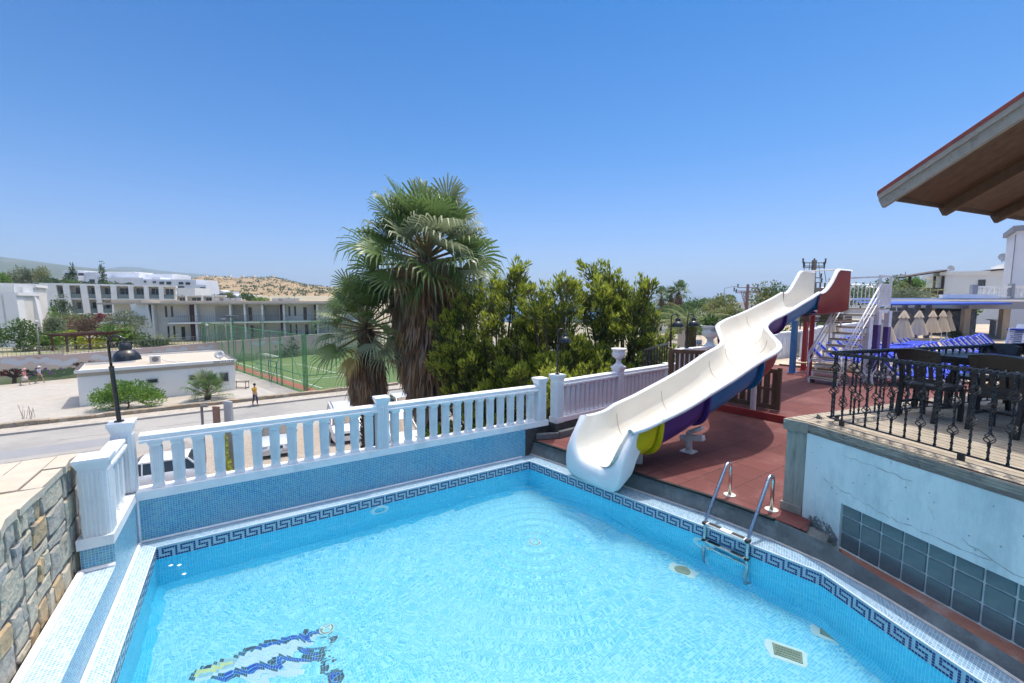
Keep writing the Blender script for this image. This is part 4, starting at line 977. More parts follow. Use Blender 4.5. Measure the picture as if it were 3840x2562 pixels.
# plan directions: sd2 = run of the stairs (away), sp2 = across
foot_l, foot_r = G(3035, 1432, ZU), G(3143, 1448, ZU)
top_l, top_r = D(3172, 1163, 0.1), None
tl = G(3175, 1167, PZ) if False else None
sp2 = (foot_r - foot_l); wst = 1.0; sp2.normalize()
sp2 = Vector((.49, -.872, 0)); sd2 = Vector((.872, .49, 0))
FL = Vector((foot_l.x, foot_l.y, 0)); NS = 11; RUN = .20; RIS = (PZ - ZU) / (NS + 1)
def st(a, b, z): p = FL + sp2 * a + sd2 * b; return Vector((p.x, p.y, z))
WS = .86
for k in range(NS):
    z = ZU + RIS * (k + 1); m = MB(); m.bar(st(0, k * RUN, z - .02), st(WS, k * RUN, z - .02), .27, .035)
    o = m.build('tread', woodstep, tower, bevel=.003)
    m = MB(); m.bar(st(0, k * RUN - .11, z - .055), st(WS, k * RUN - .11, z - .055), .03, .035); m.bar(st(.0, k * RUN + .11, z - .055), st(WS, k * RUN + .11, z - .055), .03, .035); m.build('tread_frame', wsteel, o)
m = MB()
for a in (.04, WS - .04):
    for k in range(NS + 1):
        z = ZU + RIS * k; m.bar(st(a, k * RUN - .13, z - .03), st(a, k * RUN - .13, z + RIS - .05), .04, .04, up=(1, 0, 0)); m.bar(st(a, k * RUN - .13, z + RIS - .06), st(a, (k + 1) * RUN - .13, z + RIS - .06), .04, .04)
m.build('stringer', wsteel, tower)
m = MB()
for a in (.08, WS - .08): m.box(st(a, 0, ZU + .06), (.09, .09, .13))
m.build('foot_block', M('foot_brown', (.14, .06, .04), rough=.7), tower)
for a in (-.02, WS + .02):
    m = MB(); e = NS * RUN; dz = NS * RIS
    for h_, r_ in ((.88, .026), (.60, .018), (.36, .018)): m.tube([st(a, -.12, ZU + RIS + h_ - .15 * (h_ == .88)), st(a, e, ZU + RIS + dz + h_ - .05)], r_, 8)
    for b in (-.08, e * .5, e * .92): z = ZU + RIS + dz * (b / e); m.tube([st(a, b, z - .05), st(a, b, z + .86)], .022, 8)
    m.build('handrail', wsteel, tower, smooth=True)
# platform
PB = NS * RUN - .08; PD = .8; PA0, PA1 = -1.45, WS - .0
m = MB()
n = 14
for k in range(n): b = PB + (k + .5) * PD / n; m.bar(st(PA0, b, PZ - .02), st(PA1, b, PZ - .02), PD / n - .012, .03)
m.build('platform_board', woodstep, tower)
m = MB()
for b in (PB, PB + PD): m.bar(st(PA0, b, PZ - .10), st(PA1, b, PZ - .10), .05, .12)
for a in (PA0, PA0 + (PA1 - PA0) * .5, PA1): m.bar(st(a, PB, PZ - .10), st(a, PB + PD, PZ - .10), .05, .12)
m.build('platform_frame', wsteel, tower)
m = MB()
for k in range(6): m.bar(st(PA0, PB - .02, PZ - .22 - k * .055), st(WS * .2, PB - .02, PZ - .22 - k * .055), .02, .045)
m.build('skirt_board', M('board_dark_brown', (.09, .06, .045), (.06, .04, .03), scale=5, rough=.7), tower)
pur = M('post_purple', (.09, .045, .20), rough=.5); rdm = M('post_red', (.42, .02, .025), (.34, .02, .022), scale=4, rough=.4); blm = M('post_blue', (.035, .20, .46), (.03, .17, .40), scale=4, rough=.4)
def mast(p, z0, zs, z1, w, mt, nm='post', rnd=False):
    m = MB()
    (m.lathe([(w / 2, z0), (w / 2, zs)], (p.x, p.y, 0), n=14) if rnd else m.box((p.x, p.y, (z0 + zs) / 2), (w, w, zs - z0), R(22)))
    if mt is not wsteel: m.box((p.x, p.y, z0 + .008), (w * 2, w * 2, .016), R(22))
    o = m.build(nm, mt, tower, smooth=False)
    if z1 > zs: m = MB(); m.box((p.x, p.y, (zs + z1) / 2), (w * .99, w * .99, z1 - zs), R(22)); m.build('post_top', wsteel, o)
pr_ = st(PA1, PB + .06, 0); mast(pr_, ZU, 2.08, PZ - .1, .15, pur)
pr2 = st(WS - .02, PB - .52, 0); mast(pr2, ZU, PZ - .3, PZ - .29, .17, wsteel)
mast(st(PA1, PB + PD, 0), ZU, 2.0, PZ - .1, .15, pur)
p = G(3012, 1388, ZU); mast(p, ZU, 2.35, 2.75, .13, rdm)
p = G(2970, 1396, ZU); mast(p, ZU, 2.15, 2.6, .15, blm)
p = G(3033, 1412, ZU); mast(p, ZU, 2.5, 2.5, .15, rdm, rnd=True)
# guard rails of the platform
def guard(a0, b0_, a1, b1_, h=.80, n=10, top=True):
    m = MB(); A, B = st(a0, b0_, PZ), st(a1, b1_, PZ)
    for z in (.08, h - .02): m.bar(A + Vector((0, 0, z)), B + Vector((0, 0, z)), .03, .03)
    for k in range(n + 1): q = V2(A, B, k / n); m.bar(q + Vector((0, 0, .06)), q + Vector((0, 0, h)), .022, .022, up=(1, 0, 0))
    return m
guard(PA0 + .5, PB + PD, PA1, PB + PD, n=16).build('guard_rail', wsteel, tower)
guard(PA1, PB + .02, PA1, PB + PD, n=8).build('guard_rail', wsteel, tower)
m = MB()
for a, b in ((PA1, PB + .03), (PA1, PB + PD), (PA0 + .5, PB + PD)): q = st(a, b, PZ); m.bar(q, q + Vector((0, 0, 1.07)), .06, .06, up=(1, 0, 0))
m.bar(st(PA1, PB + .03, PZ + 1.05), st(PA1, PB + PD, PZ + 1.05), .05, .05); m.bar(st(PA0 + .5, PB + PD, PZ + 1.05), st(PA1, PB + PD, PZ + 1.05), .05, .05)
m.build('safety_bar', wsteel, tower)
# red start box of the slide
m = MB(); Ce = CTR[-1]; Te = Vector((.84, .543, 0)); Ne = Vector((-Te.y, Te.x, 0)); zf = DEN[-1][3]
LB = 2.15
def wallprof(k): # rim height growing toward the platform
    s = k / 14; return zf + .55 + .75 * min(1, max(0, (s - .08) / .45)) ** 1.6
for side, mt, nm in ((1, cream, 'start_box'), (-1, cream, 'start_box')):
    rows = []
    for k in range(15):
        s = k / 14 * LB; b = Ce + Te * s + Ne * side * (HW - .06 + .03 * min(1, k / 5)); zz = 2.54 + .08 * k / 14; zt = wallprof(k)
        inn = Ce + Te * s; rows.append([Vector((inn.x, inn.y, zz)), Vector((b.x - Ne.x * side * .18, b.y - Ne.y * side * .18, zz + .01)), Vector((b.x - Ne.x * side * .04, b.y - Ne.y * side * .04, zz + .13)), Vector((b.x, b.y, zz + .3)), Vector((b.x, b.y, zt))])
        if side < 0: rows[-1] = rows[-1][::-1]
    mb = MB(); mb.grid(rows); mb.build(nm, cream, slide, smooth=True)
    rows = []; rr = []
    for k in range(15):
        s = k / 14 * LB; b = Ce + Te * s + Ne * side * (HW + .00 + .03 * min(1, k / 5)); zz = 2.50 + .08 * k / 14; zt = wallprof(k); e = Ne * side
        rows.append([Vector((b.x, b.y, zt)), Vector((b.x, b.y, zz - .02)), Vector((b.x - e.x * .2, b.y - e.y * .2, zz - .10)), Vector(((Ce + Te * s).x, (Ce + Te * s).y, zz - .12))])
        i_ = b - e * .06; rr.append([Vector((i_.x - e.x * .012, i_.y - e.y * .012, zt - .02)), Vector((i_.x, i_.y, zt + .02)), Vector((b.x + e.x * .03, b.y + e.y * .03, zt + .02)), Vector((b.x + e.x * .05, b.y + e.y * .05, zt - .03))])
        if side < 0: rows[-1] = rows[-1][::-1]; rr[-1] = rr[-1][::-1]
    mb = MB(); mb.grid(rows); o = mb.build('start_box', shm['red'], slide, smooth=True); o['label'] = 'red outer wall of the slide start box'
    mb = MB(); mb.grid(rr); mb.build('rim', rimw, slide, smooth=True)
zt = wallprof(14); a = Ce + Te * (LB * .62) + Ne * (HW); b = Ce + Te * (LB * .62) - Ne * HW
m = MB(); m.tube([Vector((a.x, a.y, zt + .0)), Vector((b.x, b.y, zt + .0))], .022, 8); m.build('crossbar', wsteel, slide)

# wooden plank lying across low posts, red pipe on the floor
m = MB(); a = G(2985, 1338, ZU + .55); m.bar(G(2985, 1360, ZU + .42), G(3178, 1372, ZU + .42), .22, .05)
tag(m.build('wooden_plank', M('plank_pale', (.50, .40, .26), (.40, .32, .2), scale=3, rough=.75), bevel=.004), 'pale wooden plank across the middle of the stair tower', 'plank')

# ================================================================== WOODEN GATES
gw = M('gate_wood', (.155, .095, .055), (.10, .06, .036), scale=3, rough=.7, bump=.35, bscale=8, stretch=(3, 3, .5), c3=(.07, .045, .03), s3=2)
def gate(label, a, b, z0, z1, n, posts=True, mid=True):
    t = thing('wooden_gate', label, 'gate', Vector((a.x, a.y, z0)), 0, 'brown wooden gates'); d = (b - a).normalized(); l = (b - a).length; up = Vector((0, 0, 1))
    m = MB(); P = lambda s, z, o=0: Vector((a.x + d.x * s - d.y * o, a.y + d.y * s + d.x * o, z))
    m.bar(P(0, z1 - .05, -.02), P(l, z1 - .05, -.02), .035, .10); m.bar(P(0, z0 + .06, -.02), P(l, z0 + .06, -.02), .035, .12)
    if mid: m.bar(P(0, (z0 + z1) / 2, -.02), P(l, (z0 + z1) / 2, -.02), .03, .07)
    m.build('rail', gw, t, bevel=.004)
    s0 = None
    for k in range(n):
        s = (k + .5) * l / n; m = MB(); m.bar(P(s, z0 + .03, .012), P(s, z1 - .02, .012), .024, l / n * .72, up=d); m.build('board', gw, t)
    for s in (0, l): m = MB(); m.bar(P(s, z0, 0), P(s, z1 + .04, 0), .085, .085, up=d); m.build('post', gw, t, bevel=.006)
    return t
gate('low brown slatted gate under the slide, just behind the red board', Vector((5.0, 11.5, 0)), Vector((6.27, 10.0, 0)), ZU + .02, 1.24, 11)
ga, gb_ = D(2515, 1305, 10.9), D(2660, 1320, 10.6); gate('tall brown slatted gate at the far end of the white balustrade', Vector((ga.x, ga.y, 0)), Vector((gb_.x, gb_.y, 0)), ZD + .1, 1.62, 8, mid=False)

# ================================================================== ROOF EAVE
tile = M('roof_tile_red', (.30, .07, .05), (.22, .05, .04), scale=6, rough=.7, bump=.3)
bw = M('fascia_wood', (.40, .36, .31), (.28, .25, .22), scale=3, rough=.75, bump=.4, bscale=10, stretch=(2, 2, 2), c3=(.20, .17, .15), s3=3)
soff = grid_mat('soffit_boards', (.16, .085, .045), (.6, .5, .45), (.03, .017, .01), 6, .07, jw=.006, rough=.6, stagger=.3, bump=.5, noise=9, tilevar=.25)
rf = thing('pavilion_roof', 'red tiled wooden roof corner jutting in at the upper right', 'roof', (5.3, 6.2, 4.4))
T = D(3312, 716, 6.11); EV = Vector((.925, .38, 0)); UPv = Vector((.262, -.965, .0)); SL = .50
def rfp(e, g, h=0): p = T + EV * e + UPv * g; return Vector((p.x, p.y, T.z + g * SL + h))
LE, LG = 6.0, 5.0
m = MB(); nrm_off = .0
A = [rfp(0, 0, .0), rfp(LE, 0, .0), rfp(LE, LG, .0), rfp(0, LG, .0)]
mb = MB(); mb.face([rfp(.05, .03, -.075), rfp(.05, LG, -.075), rfp(LE, LG, -.075), rfp(LE, .03, -.075)], [(0, 0), (LG * 1.12, 0), (LG * 1.12, LE), (0, LE)]); mb.build('soffit', soff, rf)
mb = MB(); nW = 40; rows = []
for k in range(nW * 4 + 1):
    e = -.03 + (LE) * k / (nW * 4); h = .035 + .022 * math.sin(2 * math.pi * k / 4); rows.append([rfp(e, -.06, h), rfp(e, LG, h)])
mb.grid(rows); rows2 = [[r[0] - Vector((0, 0, .05)), r[0]] for r in rows]; mb.grid(rows2); mb.grid([[rfp(-.03, -.06, -.02), rfp(-.03, LG, -.02)], [rfp(-.03, -.06, .035), rfp(-.03, LG, .035)]])
mb.build('tiles', tile, rf, smooth=False)
mb = MB(); mb.bar(rfp(-.0, -.05, -.05), rfp(-.0, LG, -.05), .05, .075, up=(0, 0, 1)); mb.build('barge_board', bw, rf, bevel=.006)
mb = MB(); mb.bar(rfp(.035, -.03, -.15), rfp(.035, LG, -.15), .06, .14, up=(0, 0, 1)); mb.build('barge_board', bw, rf, bevel=.006)
mb = MB(); mb.bar(rfp(.06, .0, -.06), rfp(LE, .0, -.06), .03, .10); mb.build('eave_board', M('eave_brown', (.13, .075, .05), (.09, .05, .035), scale=5, rough=.7), rf)
mb = MB()
for e in (1.55, 3.1, 4.6): mb.bar(rfp(e, -.02, -.15), rfp(e, LG, -.15), .09, .14)
mb.build('rafter', M('rafter_brown', (.15, .085, .05), (.10, .055, .033), scale=4, rough=.65, stretch=(1, 3, 1)), rf, bevel=.005)
mb = MB(); mb.bar(rfp(.06, 1.72, -.20), rfp(2.8, 1.72, -.12) + Vector((0, 0, .0)), .08, .16); mb.build('collar_beam', bw, rf, bevel=.006)
# ================================================================== GROUND, ROAD, TERRAIN
GZ = -5.7
def g(px, py, dz=0.0): return G(px, py, GZ + dz)
earth = M('dry_earth', (0.36, 0.31, 0.22), (0.27, 0.24, 0.16), scale=.08, rough=.95, bump=.3, c3=(0.16, 0.18, 0.09), s3=.05, detail=9)
def terr(x, y):
    z = GZ
    t = min(1, max(0, (y - 75) / 150)); t = t * t * (3 - 2 * t)
    l = min(1, max(0, (-x - 10) / 60 + .0)); r = 1 - l
    z += t * l * 11.5
    t2 = min(1, max(0, (y - 120) / 260)); z -= t2 * r * 9.6
    return z
xs = [-9000, -4000, -1500, -700, -400] + list(range(-300, 301, 15)) + [400, 700, 1500, 4000, 9000]; ys = [-600, -200, -60, -20, 0] + list(range(10, 451, 10)) + [520]
mb = MB(); mb.grid([[Vector((x, y, terr(x, y) - .02)) for x in xs] for y in ys])
struct(mb.build('ground', earth, smooth=True))
mb = MB(); mb.grid([[Vector((x, y, 2 if y < 1500 else 0)) + Vector((0, 0, terr(-100, 400) - 1.5)) for x in (-9000, -4000, -1200, -500, -150, -90)] for y in (500, 800, 1500, 4000, 9000)])
struct(mb.build('ground', earth, smooth=True))
seam_ = bpy.data.materials.new('sea_water'); seam_.use_nodes = True; b_ = seam_.node_tree.nodes['Principled BSDF']; b_.inputs['Base Color'].default_value = (.012, .075, .20, 1); b_.inputs['Roughness'].default_value = .35; b_.inputs['Specular IOR Level'].default_value = .3
mb = MB(); mb.face([(-900, 380, -14.2), (26000, 380, -14.2), (26000, 26000, -14.2), (-2500, 26000, -14.2)]); struct(mb.build('sea_water', seam_))

RD = Vector((math.cos(R(34.7)), math.sin(R(34.7)), 0)); RN = Vector((RD.y, -RD.x, 0)); RO = g(0, 1637)
def rp(a, b, z=0.0): p = RO + RD * a + RN * b; return Vector((p.x, p.y, GZ + z))
asph = M('asphalt_pale', (0.34, 0.325, 0.30), (0.29, 0.28, 0.26), scale=.35, rough=.9, bump=.25, bscale=40, c3=(0.24, 0.235, 0.225), s3=.09, stretch=(1, 1, 1), detail=9)
pavg = grid_mat('sidewalk', (0.50, 0.46, 0.40), (.8, .78, .75), (.30, .27, .23), .4, .4, jw=.015, noise=6, c3=(.42, .37, .30))
grav = M('gravel_yard', (0.42, 0.395, 0.355), (0.33, 0.31, 0.28), scale=1.6, rough=.95, bump=.6, bscale=12, c3=(0.36, 0.315, 0.25), s3=.3, detail=10)
park = grid_mat('parking_pavers', (0.46, 0.41, 0.35), (.75, .72, .68), (.24, .20, .16), .22, .11, jw=.012, noise=5, c3=(.36, .30, .24), tilevar=.2)
def quadp(name, pts, z, mt, ang=R(34.7)): mb = MB(); mb.flat([(p.x, p.y) for p in pts], GZ + z, ang); return struct(mb.build(name, mt))
quadp('yard', [rp(-40, -2.0), rp(62, -2.0), rp(62, -70), rp(-40, -60)], .02, grav)
quadp('road', [rp(-60, 0.0), rp(-60, 8.6), rp(48, 8.6), rp(75, 9), rp(120, 14), rp(120, -14), rp(75, -3), rp(48, 0)], .008, asph)
quadp('parking_area', [rp(-60, 8.62), rp(-60, 40), rp(95, 40), rp(95, 9.2), rp(48, 8.62)], .012, park)
kerbm = M('kerb_stone', (.42, .40, .37), (.30, .28, .26), scale=2, rough=.9, bump=.3)
mb = MB(); mb.prism([(p.x, p.y) for p in (rp(-60, -.0), rp(60, -.0), rp(60, -.2), rp(-60, -.2))], GZ - .05, GZ + .14); o = mb.build('kerb', kerbm); tag(o, 'pale kerb stones along the far side of the road', 'kerb')
mb = MB(); mb.prism([(p.x, p.y) for p in (rp(-60, -.2), rp(60, -.2), rp(60, -1.75), rp(-60, -1.75))], GZ - .05, GZ + .13); struct(mb.build('sidewalk', pavg))
rub_ = stone_mat('low_wall_stone', [(.44, .36, .25), (.36, .30, .22), (.48, .42, .33), (.40, .31, .20), (.34, .31, .26)], (.26, .22, .17), scale=2.2, thr=.06)
def lowwall(a0, a1, b, h, t, label):
    mb = MB(); n = int((a1 - a0) / .8); rows = []
    for k in range(n + 1):
        a = a0 + (a1 - a0) * k / n; hh = h + rng.uniform(-.05, .05)
        rows.append([rp(a, b + .0, -.02), rp(a, b + rng.uniform(-.03, .03), hh - .04), rp(a, b - .1, hh), rp(a, b - t, hh), rp(a, b - t, -.02)])
    mb.grid(rows); mb.face(rows[0]); mb.face(rows[-1][::-1]); tag(mb.build('stone_wall', rub_), label, 'wall')
lowwall(-40, 26.5, -1.8, .42, .35, 'low rubble wall between the gravel yard and the pavement')
lowwall(28.5, 58, -1.8, .52, .4, 'low rubble kerb wall along the football pitch and pavement')
# dark worn lane and cracks in the road, patch in the paving
tar = M('tar_crack', (.07, .065, .06), rough=.9)
mb = MB(); rng.seed(3)
for (x0, x1, b) in ((3.2, 7.2, 3.2), (7.9, 12.5, 3.0), (2, 6, 6.9)):
    pts = []; n = 14
    for k in range(n + 1): pts.append((x0 + (x1 - x0) * k / n, b + rng.uniform(-.12, .12)))
    for (a, c), (a2, c2) in zip(pts, pts[1:]): mb.face([rp(a, c, .012), rp(a2, c2, .012), rp(a2, c2 - .05, .012), rp(a, c - .05, .012)])
struct(mb.build('road_cracks', tar))
quadp('worn_lane', [rp(-60, 4.2), rp(-60, 6.1), rp(48, 6.1), rp(48, 4.2)], .012, M('asphalt_worn', (.255, .26, .27), (.22, .225, .235), scale=.5, rough=.85, bump=.2, bscale=40))
q = g(690, 1665); quadp('paving_patch', [g(618, 1690), g(668, 1715), g(745, 1690), g(700, 1655)], .016, M('patch_grey', (.26, .25, .24), (.2, .19, .18), scale=1, rough=.9))

# ------------------------------------------------------------------ hills
def hill(name, prof, df, dc, zb, mt, nr=14, rough=.012, label=None):
    """prof: sky line as photo points; the slope runs from distance df (at height zb) up to the crest at distance dc and down behind"""
    xs_ = np.array([p[0] for p in prof], float); ys_ = np.array([p[1] for p in prof], float)
    n = 90; cols = []
    gx = np.linspace(xs_[0], xs_[-1], n); gy = np.interp(gx, xs_, ys_)
    rr = np.random.default_rng(5)
    nz = np.cumsum(rr.normal(0, 1, (nr + 1, n)), axis=1); nz -= nz.mean(axis=1, keepdims=True); nz /= max(1e-6, abs(nz).max())
    rows = []
    for k in range(nr + 5):
        t = min(k, nr) / nr; row = []
        for i in range(n):
            c = D(gx[i], gy[i], dc); ht = c.z - zb
            if k <= nr: d = df + (dc - df) * t; z = zb + ht * (t ** .9) + ht * .16 * nz[k, i] * math.sin(math.pi * t); f = d / dc
            else: d = dc + (k - nr) * (dc - df) * .3; z = c.z - ht * ((k - nr) / 4) ** 1.5; f = d / dc
            row.append(Vector((c.x * f, d, z)))
        rows.append(row)
    mb = MB(); mb.grid(rows); o = mb.build(name, mt, smooth=True); return struct(o)
scrub = M('hill_dry_scrub', (0.36, 0.25, 0.14), (0.28, 0.20, 0.11), scale=.012, rough=1, c3=(0.24, 0.20, 0.10), s3=.03, detail=12, bump=.0)
green = M('hill_green', (0.075, 0.10, 0.055), (0.055, 0.075, 0.04), scale=.004, rough=1, c3=(0.15, 0.14, 0.09), s3=.006, detail=12)
hill('hill', [(560, 1120), (640, 1075), (700, 1047), (758, 1039), (856, 1042), (1021, 1041), (1070, 1049), (1146, 1068), (1240, 1078), (1340, 1086), (1420, 1100), (1500, 1125), (1560, 1150)], 330, 900, 6, scrub)
hill('hill', [(-500, 930), (-200, 945), (0, 963), (110, 977), (250, 996), (330, 1004), (400, 1010), (520, 1022), (640, 1035), (760, 1060), (900, 1110)], 1200, 2600, 10, green)
hill('hill', [(330, 1030), (400, 1008), (450, 1001), (520, 1003), (600, 1015), (700, 1024), (780, 1030), (860, 1041), (960, 1070), (1100, 1120)], 2600, 4600, 10, green)
hill('hill', [(1500, 1118), (1620, 1095), (1700, 1078), (1760, 1082), (1840, 1095), (1900, 1098), (1990, 1108), (2080, 1122), (2180, 1138)], 4200, 5600, -14, green)
hill('hill', [(1560, 1146), (1600, 1132), (1700, 1124), (1760, 1127), (1800, 1138), (1850, 1147)], 1300, 1700, -13, M('hill_pale', (.22, .19, .11), (.14, .14, .08), scale=.01, rough=1, detail=10))
hill('hill', [(2100, 1139), (2250, 1120), (2400, 1112), (2480, 1110), (2560, 1105), (2620, 1109), (2660, 1111), (2720, 1122), (2800, 1135), (2860, 1141)], 9500, 11500, -14, green)

# ================================================================== BUILDINGS, LEFT
rend = M('render_cream', (.80, .76, .68), (.74, .70, .62), scale=.8, rough=.85, bump=.1, c3=(.70, .66, .58), s3=.35)
rendw = M('render_white', (.82, .81, .77), (.77, .76, .73), scale=.5, rough=.85, c3=(.71, .70, .67), s3=.3)
rendb = M('render_bluewhite', (.74, .76, .80), (.68, .70, .75), scale=.4, rough=.85)
roofc = M('roof_screed', (.50, .44, .36), (.43, .38, .31), scale=.5, rough=.9, c3=(.40, .345, .28), s3=.25)
darkw = M('window_dark', (.035, .045, .055), (.05, .06, .07), scale=.7, rough=.12, spec=.6)
glassg = M('balcony_glass', (.20, .25, .25), (.16, .21, .21), scale=.5, rough=.1, spec=.6)
maroon = M('maroon_panel', (.075, .03, .032), (.055, .024, .026), scale=1.2, rough=.6)
metal_g = M('metal_grey', (.22, .21, .20), (.17, .16, .155), scale=4, rough=.45)
dkcap = M('parapet_dark', (.085, .08, .075), (.06, .055, .05), scale=2, rough=.85)
class Fr:
    """local frame of a facade: u along it, n outward (towards the viewer), z up"""
    def __init__(s, a, b): s.o = Vector((a.x, a.y, 0)); s.u = Vector((b.x - a.x, b.y - a.y, 0)); s.L = s.u.length; s.u.normalize(); s.n = Vector((s.u.y, -s.u.x, 0))
    def P(s, u, n, z): p = s.o + s.u * u + s.n * n; return Vector((p.x, p.y, z))
    def box(s, mb, u0, u1, n0, n1, z0, z1):
        q = [s.P(u0, n1, 0), s.P(u1, n1, 0), s.P(u1, n0, 0), s.P(u0, n0, 0)]; mb.prism([(p.x, p.y) for p in q], z0, z1)
    def U(s, px):
        """u of the facade line at a photo column"""
        d = ray(px, 1133); a = s.o; k = (a.x * d[1] - a.y * d[0]) / (s.u.y * d[0] - s.u.x * d[1]); return k
    def Z(s, px, py):
        d = ray(px, py); p = s.o + s.u * s.U(px); return H + d[2] * p.y / d[1]
def railings(fr, mb, u0, u1, n, z, h=.95, pitch=.28):
    fr.box(mb, u0, u1, n - .02, n + .02, z + h - .04, z + h); fr.box(mb, u0, u1, n - .015, n + .015, z + .08, z + .12)
    k = u0
    while k <= u1: fr.box(mb, k, k + .03, n - .015, n + .015, z, z + h); k += pitch

# --- kiosk with the phone number
K0, K1 = g(297, 1527), g(887, 1462); fk = Fr(K0, K1); kt_ = thing('kiosk_building', 'low white flat roofed kiosk with a phone number on its parapet', 'building', K0)
kz = -2.72; LK = fk.L
Lp = [(0, 0), (LK, 0), (LK, -11.5), (3.4, -11.5), (3.4, -5.6), (0, -5.6)]
def Lpoly(mb, ins, z0, z1):
    q = [(ins, -ins), (LK - ins, -ins), (LK - ins, -11.5 + ins), (3.4 + ins, -11.5 + ins), (3.4 + ins, -5.6 + ins), (ins, -5.6 + ins)]
    mb.prism([(fk.P(u, n, 0).x, fk.P(u, n, 0).y) for u, n in q], z0, z1)
mb = MB(); Lpoly(mb, 0.04, GZ - .1, kz - .55); mb.build('wall', rendw, kt_)
mb = MB(); Lpoly(mb, .0, kz - .55, kz - .22); mb.build('roof', roofc, kt_)
mb = MB(); mbd = MB()
for (u0, n0), (u1, n1) in zip(Lp, Lp[1:] + Lp[:1]):
    a, b = fk.P(u0, n0, kz - .12), fk.P(u1, n1, kz - .12); tgt = mb
    cxy = Vector(((a.x + b.x) / 2, (a.y + b.y) / 2, 0)); mb.bar(a, b, .26, .24)
    if not (n0 == 0 and n1 == 0): mbd.bar(a + Vector((0, 0, .13)), b + Vector((0, 0, .13)), .27, .03)
mb.build('parapet', rendw, kt_); mbd.build('parapet_capping', dkcap, kt_)
for (px0, px1, py0, py1) in ((531, 569, 1424, 1437), (692, 727, 1409, 1425), (810, 839, 1400, 1431)):
    u0, u1 = fk.U(px0), fk.U(px1); z1, z0 = fk.Z(px0, py0), fk.Z(px0, py1)
    mb = MB(); fk.box(mb, u0 - .08, u1 + .08, -.02, .05, z0 - .08, z1 + .08); fm = mb.build('window', M('frame_grey', (.5, .5, .5), rough=.5), kt_)
    mb = MB(); fk.box(mb, u0, u1, -.0, .06, z0, z1); mb.build('pane', darkw, fm)
def text(body, mt, parent, frm, u, z, size, name, n=.02):
    cu = bpy.data.curves.new(name, 'FONT'); cu.body = body; cu.size = size; cu.extrude = .004
    o = bpy.data.objects.new(name, cu); COL.objects.link(o); bpy.context.view_layer.update()
    me = bpy.data.meshes.new_from_object(o); bpy.data.objects.remove(o); me.materials.append(mt)
    o = bpy.data.objects.new(name, me); COL.objects.link(o); o.parent = parent; p = frm.P(u, n, z)
    o.matrix_local = Matrix.Translation(p - parent_loc(parent)) @ Matrix(((frm.u.x, 0, frm.n.x, 0), (frm.u.y, 0, frm.n.y, 0), (0, 1, 0, 0), (0, 0, 0, 1)))
    return o
ink = M('sign_ink', (.03, .035, .05), rough=.6)
text('0549 419 19 60', ink, kt_, fk, fk.U(786), kz - .22, .26, 'phone_number', n=.14)
acm = M('ac_white', (.68, .67, .64), (.6, .59, .56), scale=3, rough=.5)
p = fk.P(fk.U(504) + 1.1, -3.2, kz - .2)
t = thing('air_conditioner', 'white air conditioner unit on the kiosk roof behind the lamp shade', 'air conditioner', p)
mb = MB(); mb.box((p.x, p.y, p.z + .38), (.8, .34, .62), math.atan2(fk.u.y, fk.u.x)); mb.build('case', acm, t, bevel=.02)
mb = MB(); f_ = fk.P(fk.U(504) + 1.1, -3.02, kz + .18); q = fk.n.to_track_quat('Z', 'Y').to_matrix(); mb.lathe([(0, 0), (.22, 0), (.24, .012), (.2, .02), (0, .02)], n=16); mb.v = [tuple(q @ Vector(v) + f_) for v in mb.v]; mb.build('fan_grille', metal_g, t)
mb = MB(); mb.tube([p + fk.u * .5 + Vector((0, 0, .3)), p + fk.u * .9 + Vector((0, 0, .1)), p + fk.u * 1.5 + fk.n * .3, p + fk.u * 2.2 + Vector((0, 0, .02))], .05, 6); mb.build('pipe', acm, t)
def dish(c, face, r, label, grp='satellite dishes'):
    t = thing('satellite_dish', label, 'satellite dish', c, 0, grp); f = Vector(face).normalized(); q = f.to_track_quat('Z', 'Y').to_matrix(); cc = Vector(c) + Vector((0, 0, r * 1.1))
    mb = MB(); mb.lathe([(0, -.02), (r * .5, .03 * r / .4), (r, .16 * r / .4), (r * 1.01, .17 * r / .4), (r * .5, .05 * r / .4), (.0, .0)], n=20); mb.v = [tuple(q @ Vector(v) + cc) for v in mb.v]; mb.build('reflector', M('dish_grey', (.52, .52, .52), (.45, .45, .45), scale=3, rough=.5), t, smooth=True)
    mb = MB(); mb.tube([c, cc - f * .05], r * .07, 6); mb.tube([cc - Vector((0, 0, r * .8)), cc + f * r * .9], r * .035, 5); mb.build('mast', metal_g, t); return t
dish(fk.P(fk.U(870) - 1.0, -2.0, kz - .2), (.3, -.8, .5), .42, 'grey satellite dish on the right end of the kiosk roof')

# --- mural wall with railing
mw = [G(-120, 1456, GZ), G(246, 1422, GZ), G(1137, 1335, GZ), G(1420, 1312, GZ)]
mt_ = thing('mural_wall', 'long pink and cream garden wall painted with clouds, flowers and trees', 'wall', mw[1])
pinkm = bpy.data.materials.new('mural_pink'); pinkm.use_nodes = True
nt = pinkm.node_tree; L = nt.links.new; tc = nt.nodes.new('ShaderNodeTexCoord'); sx = nt.nodes.new('ShaderNodeSeparateXYZ'); L(tc.outputs['UV'], sx.inputs[0])
nz = nt.nodes.new('ShaderNodeTexNoise'); nz.inputs['Scale'].default_value = .5; nz.inputs['Detail'].default_value = 6; L(tc.outputs['UV'], nz.inputs['Vector'])
ad = nt.nodes.new('ShaderNodeMath'); ad.operation = 'MULTIPLY_ADD'; ad.inputs[1].default_value = .8; L(nz.outputs[0], ad.inputs[0]); L(sx.outputs[1], ad.inputs[2])
mr = nt.nodes.new('ShaderNodeMapRange'); mr.inputs[1].default_value = GZ + .4; mr.inputs[2].default_value = GZ + 3.4; L(ad.outputs[0], mr.inputs[0])
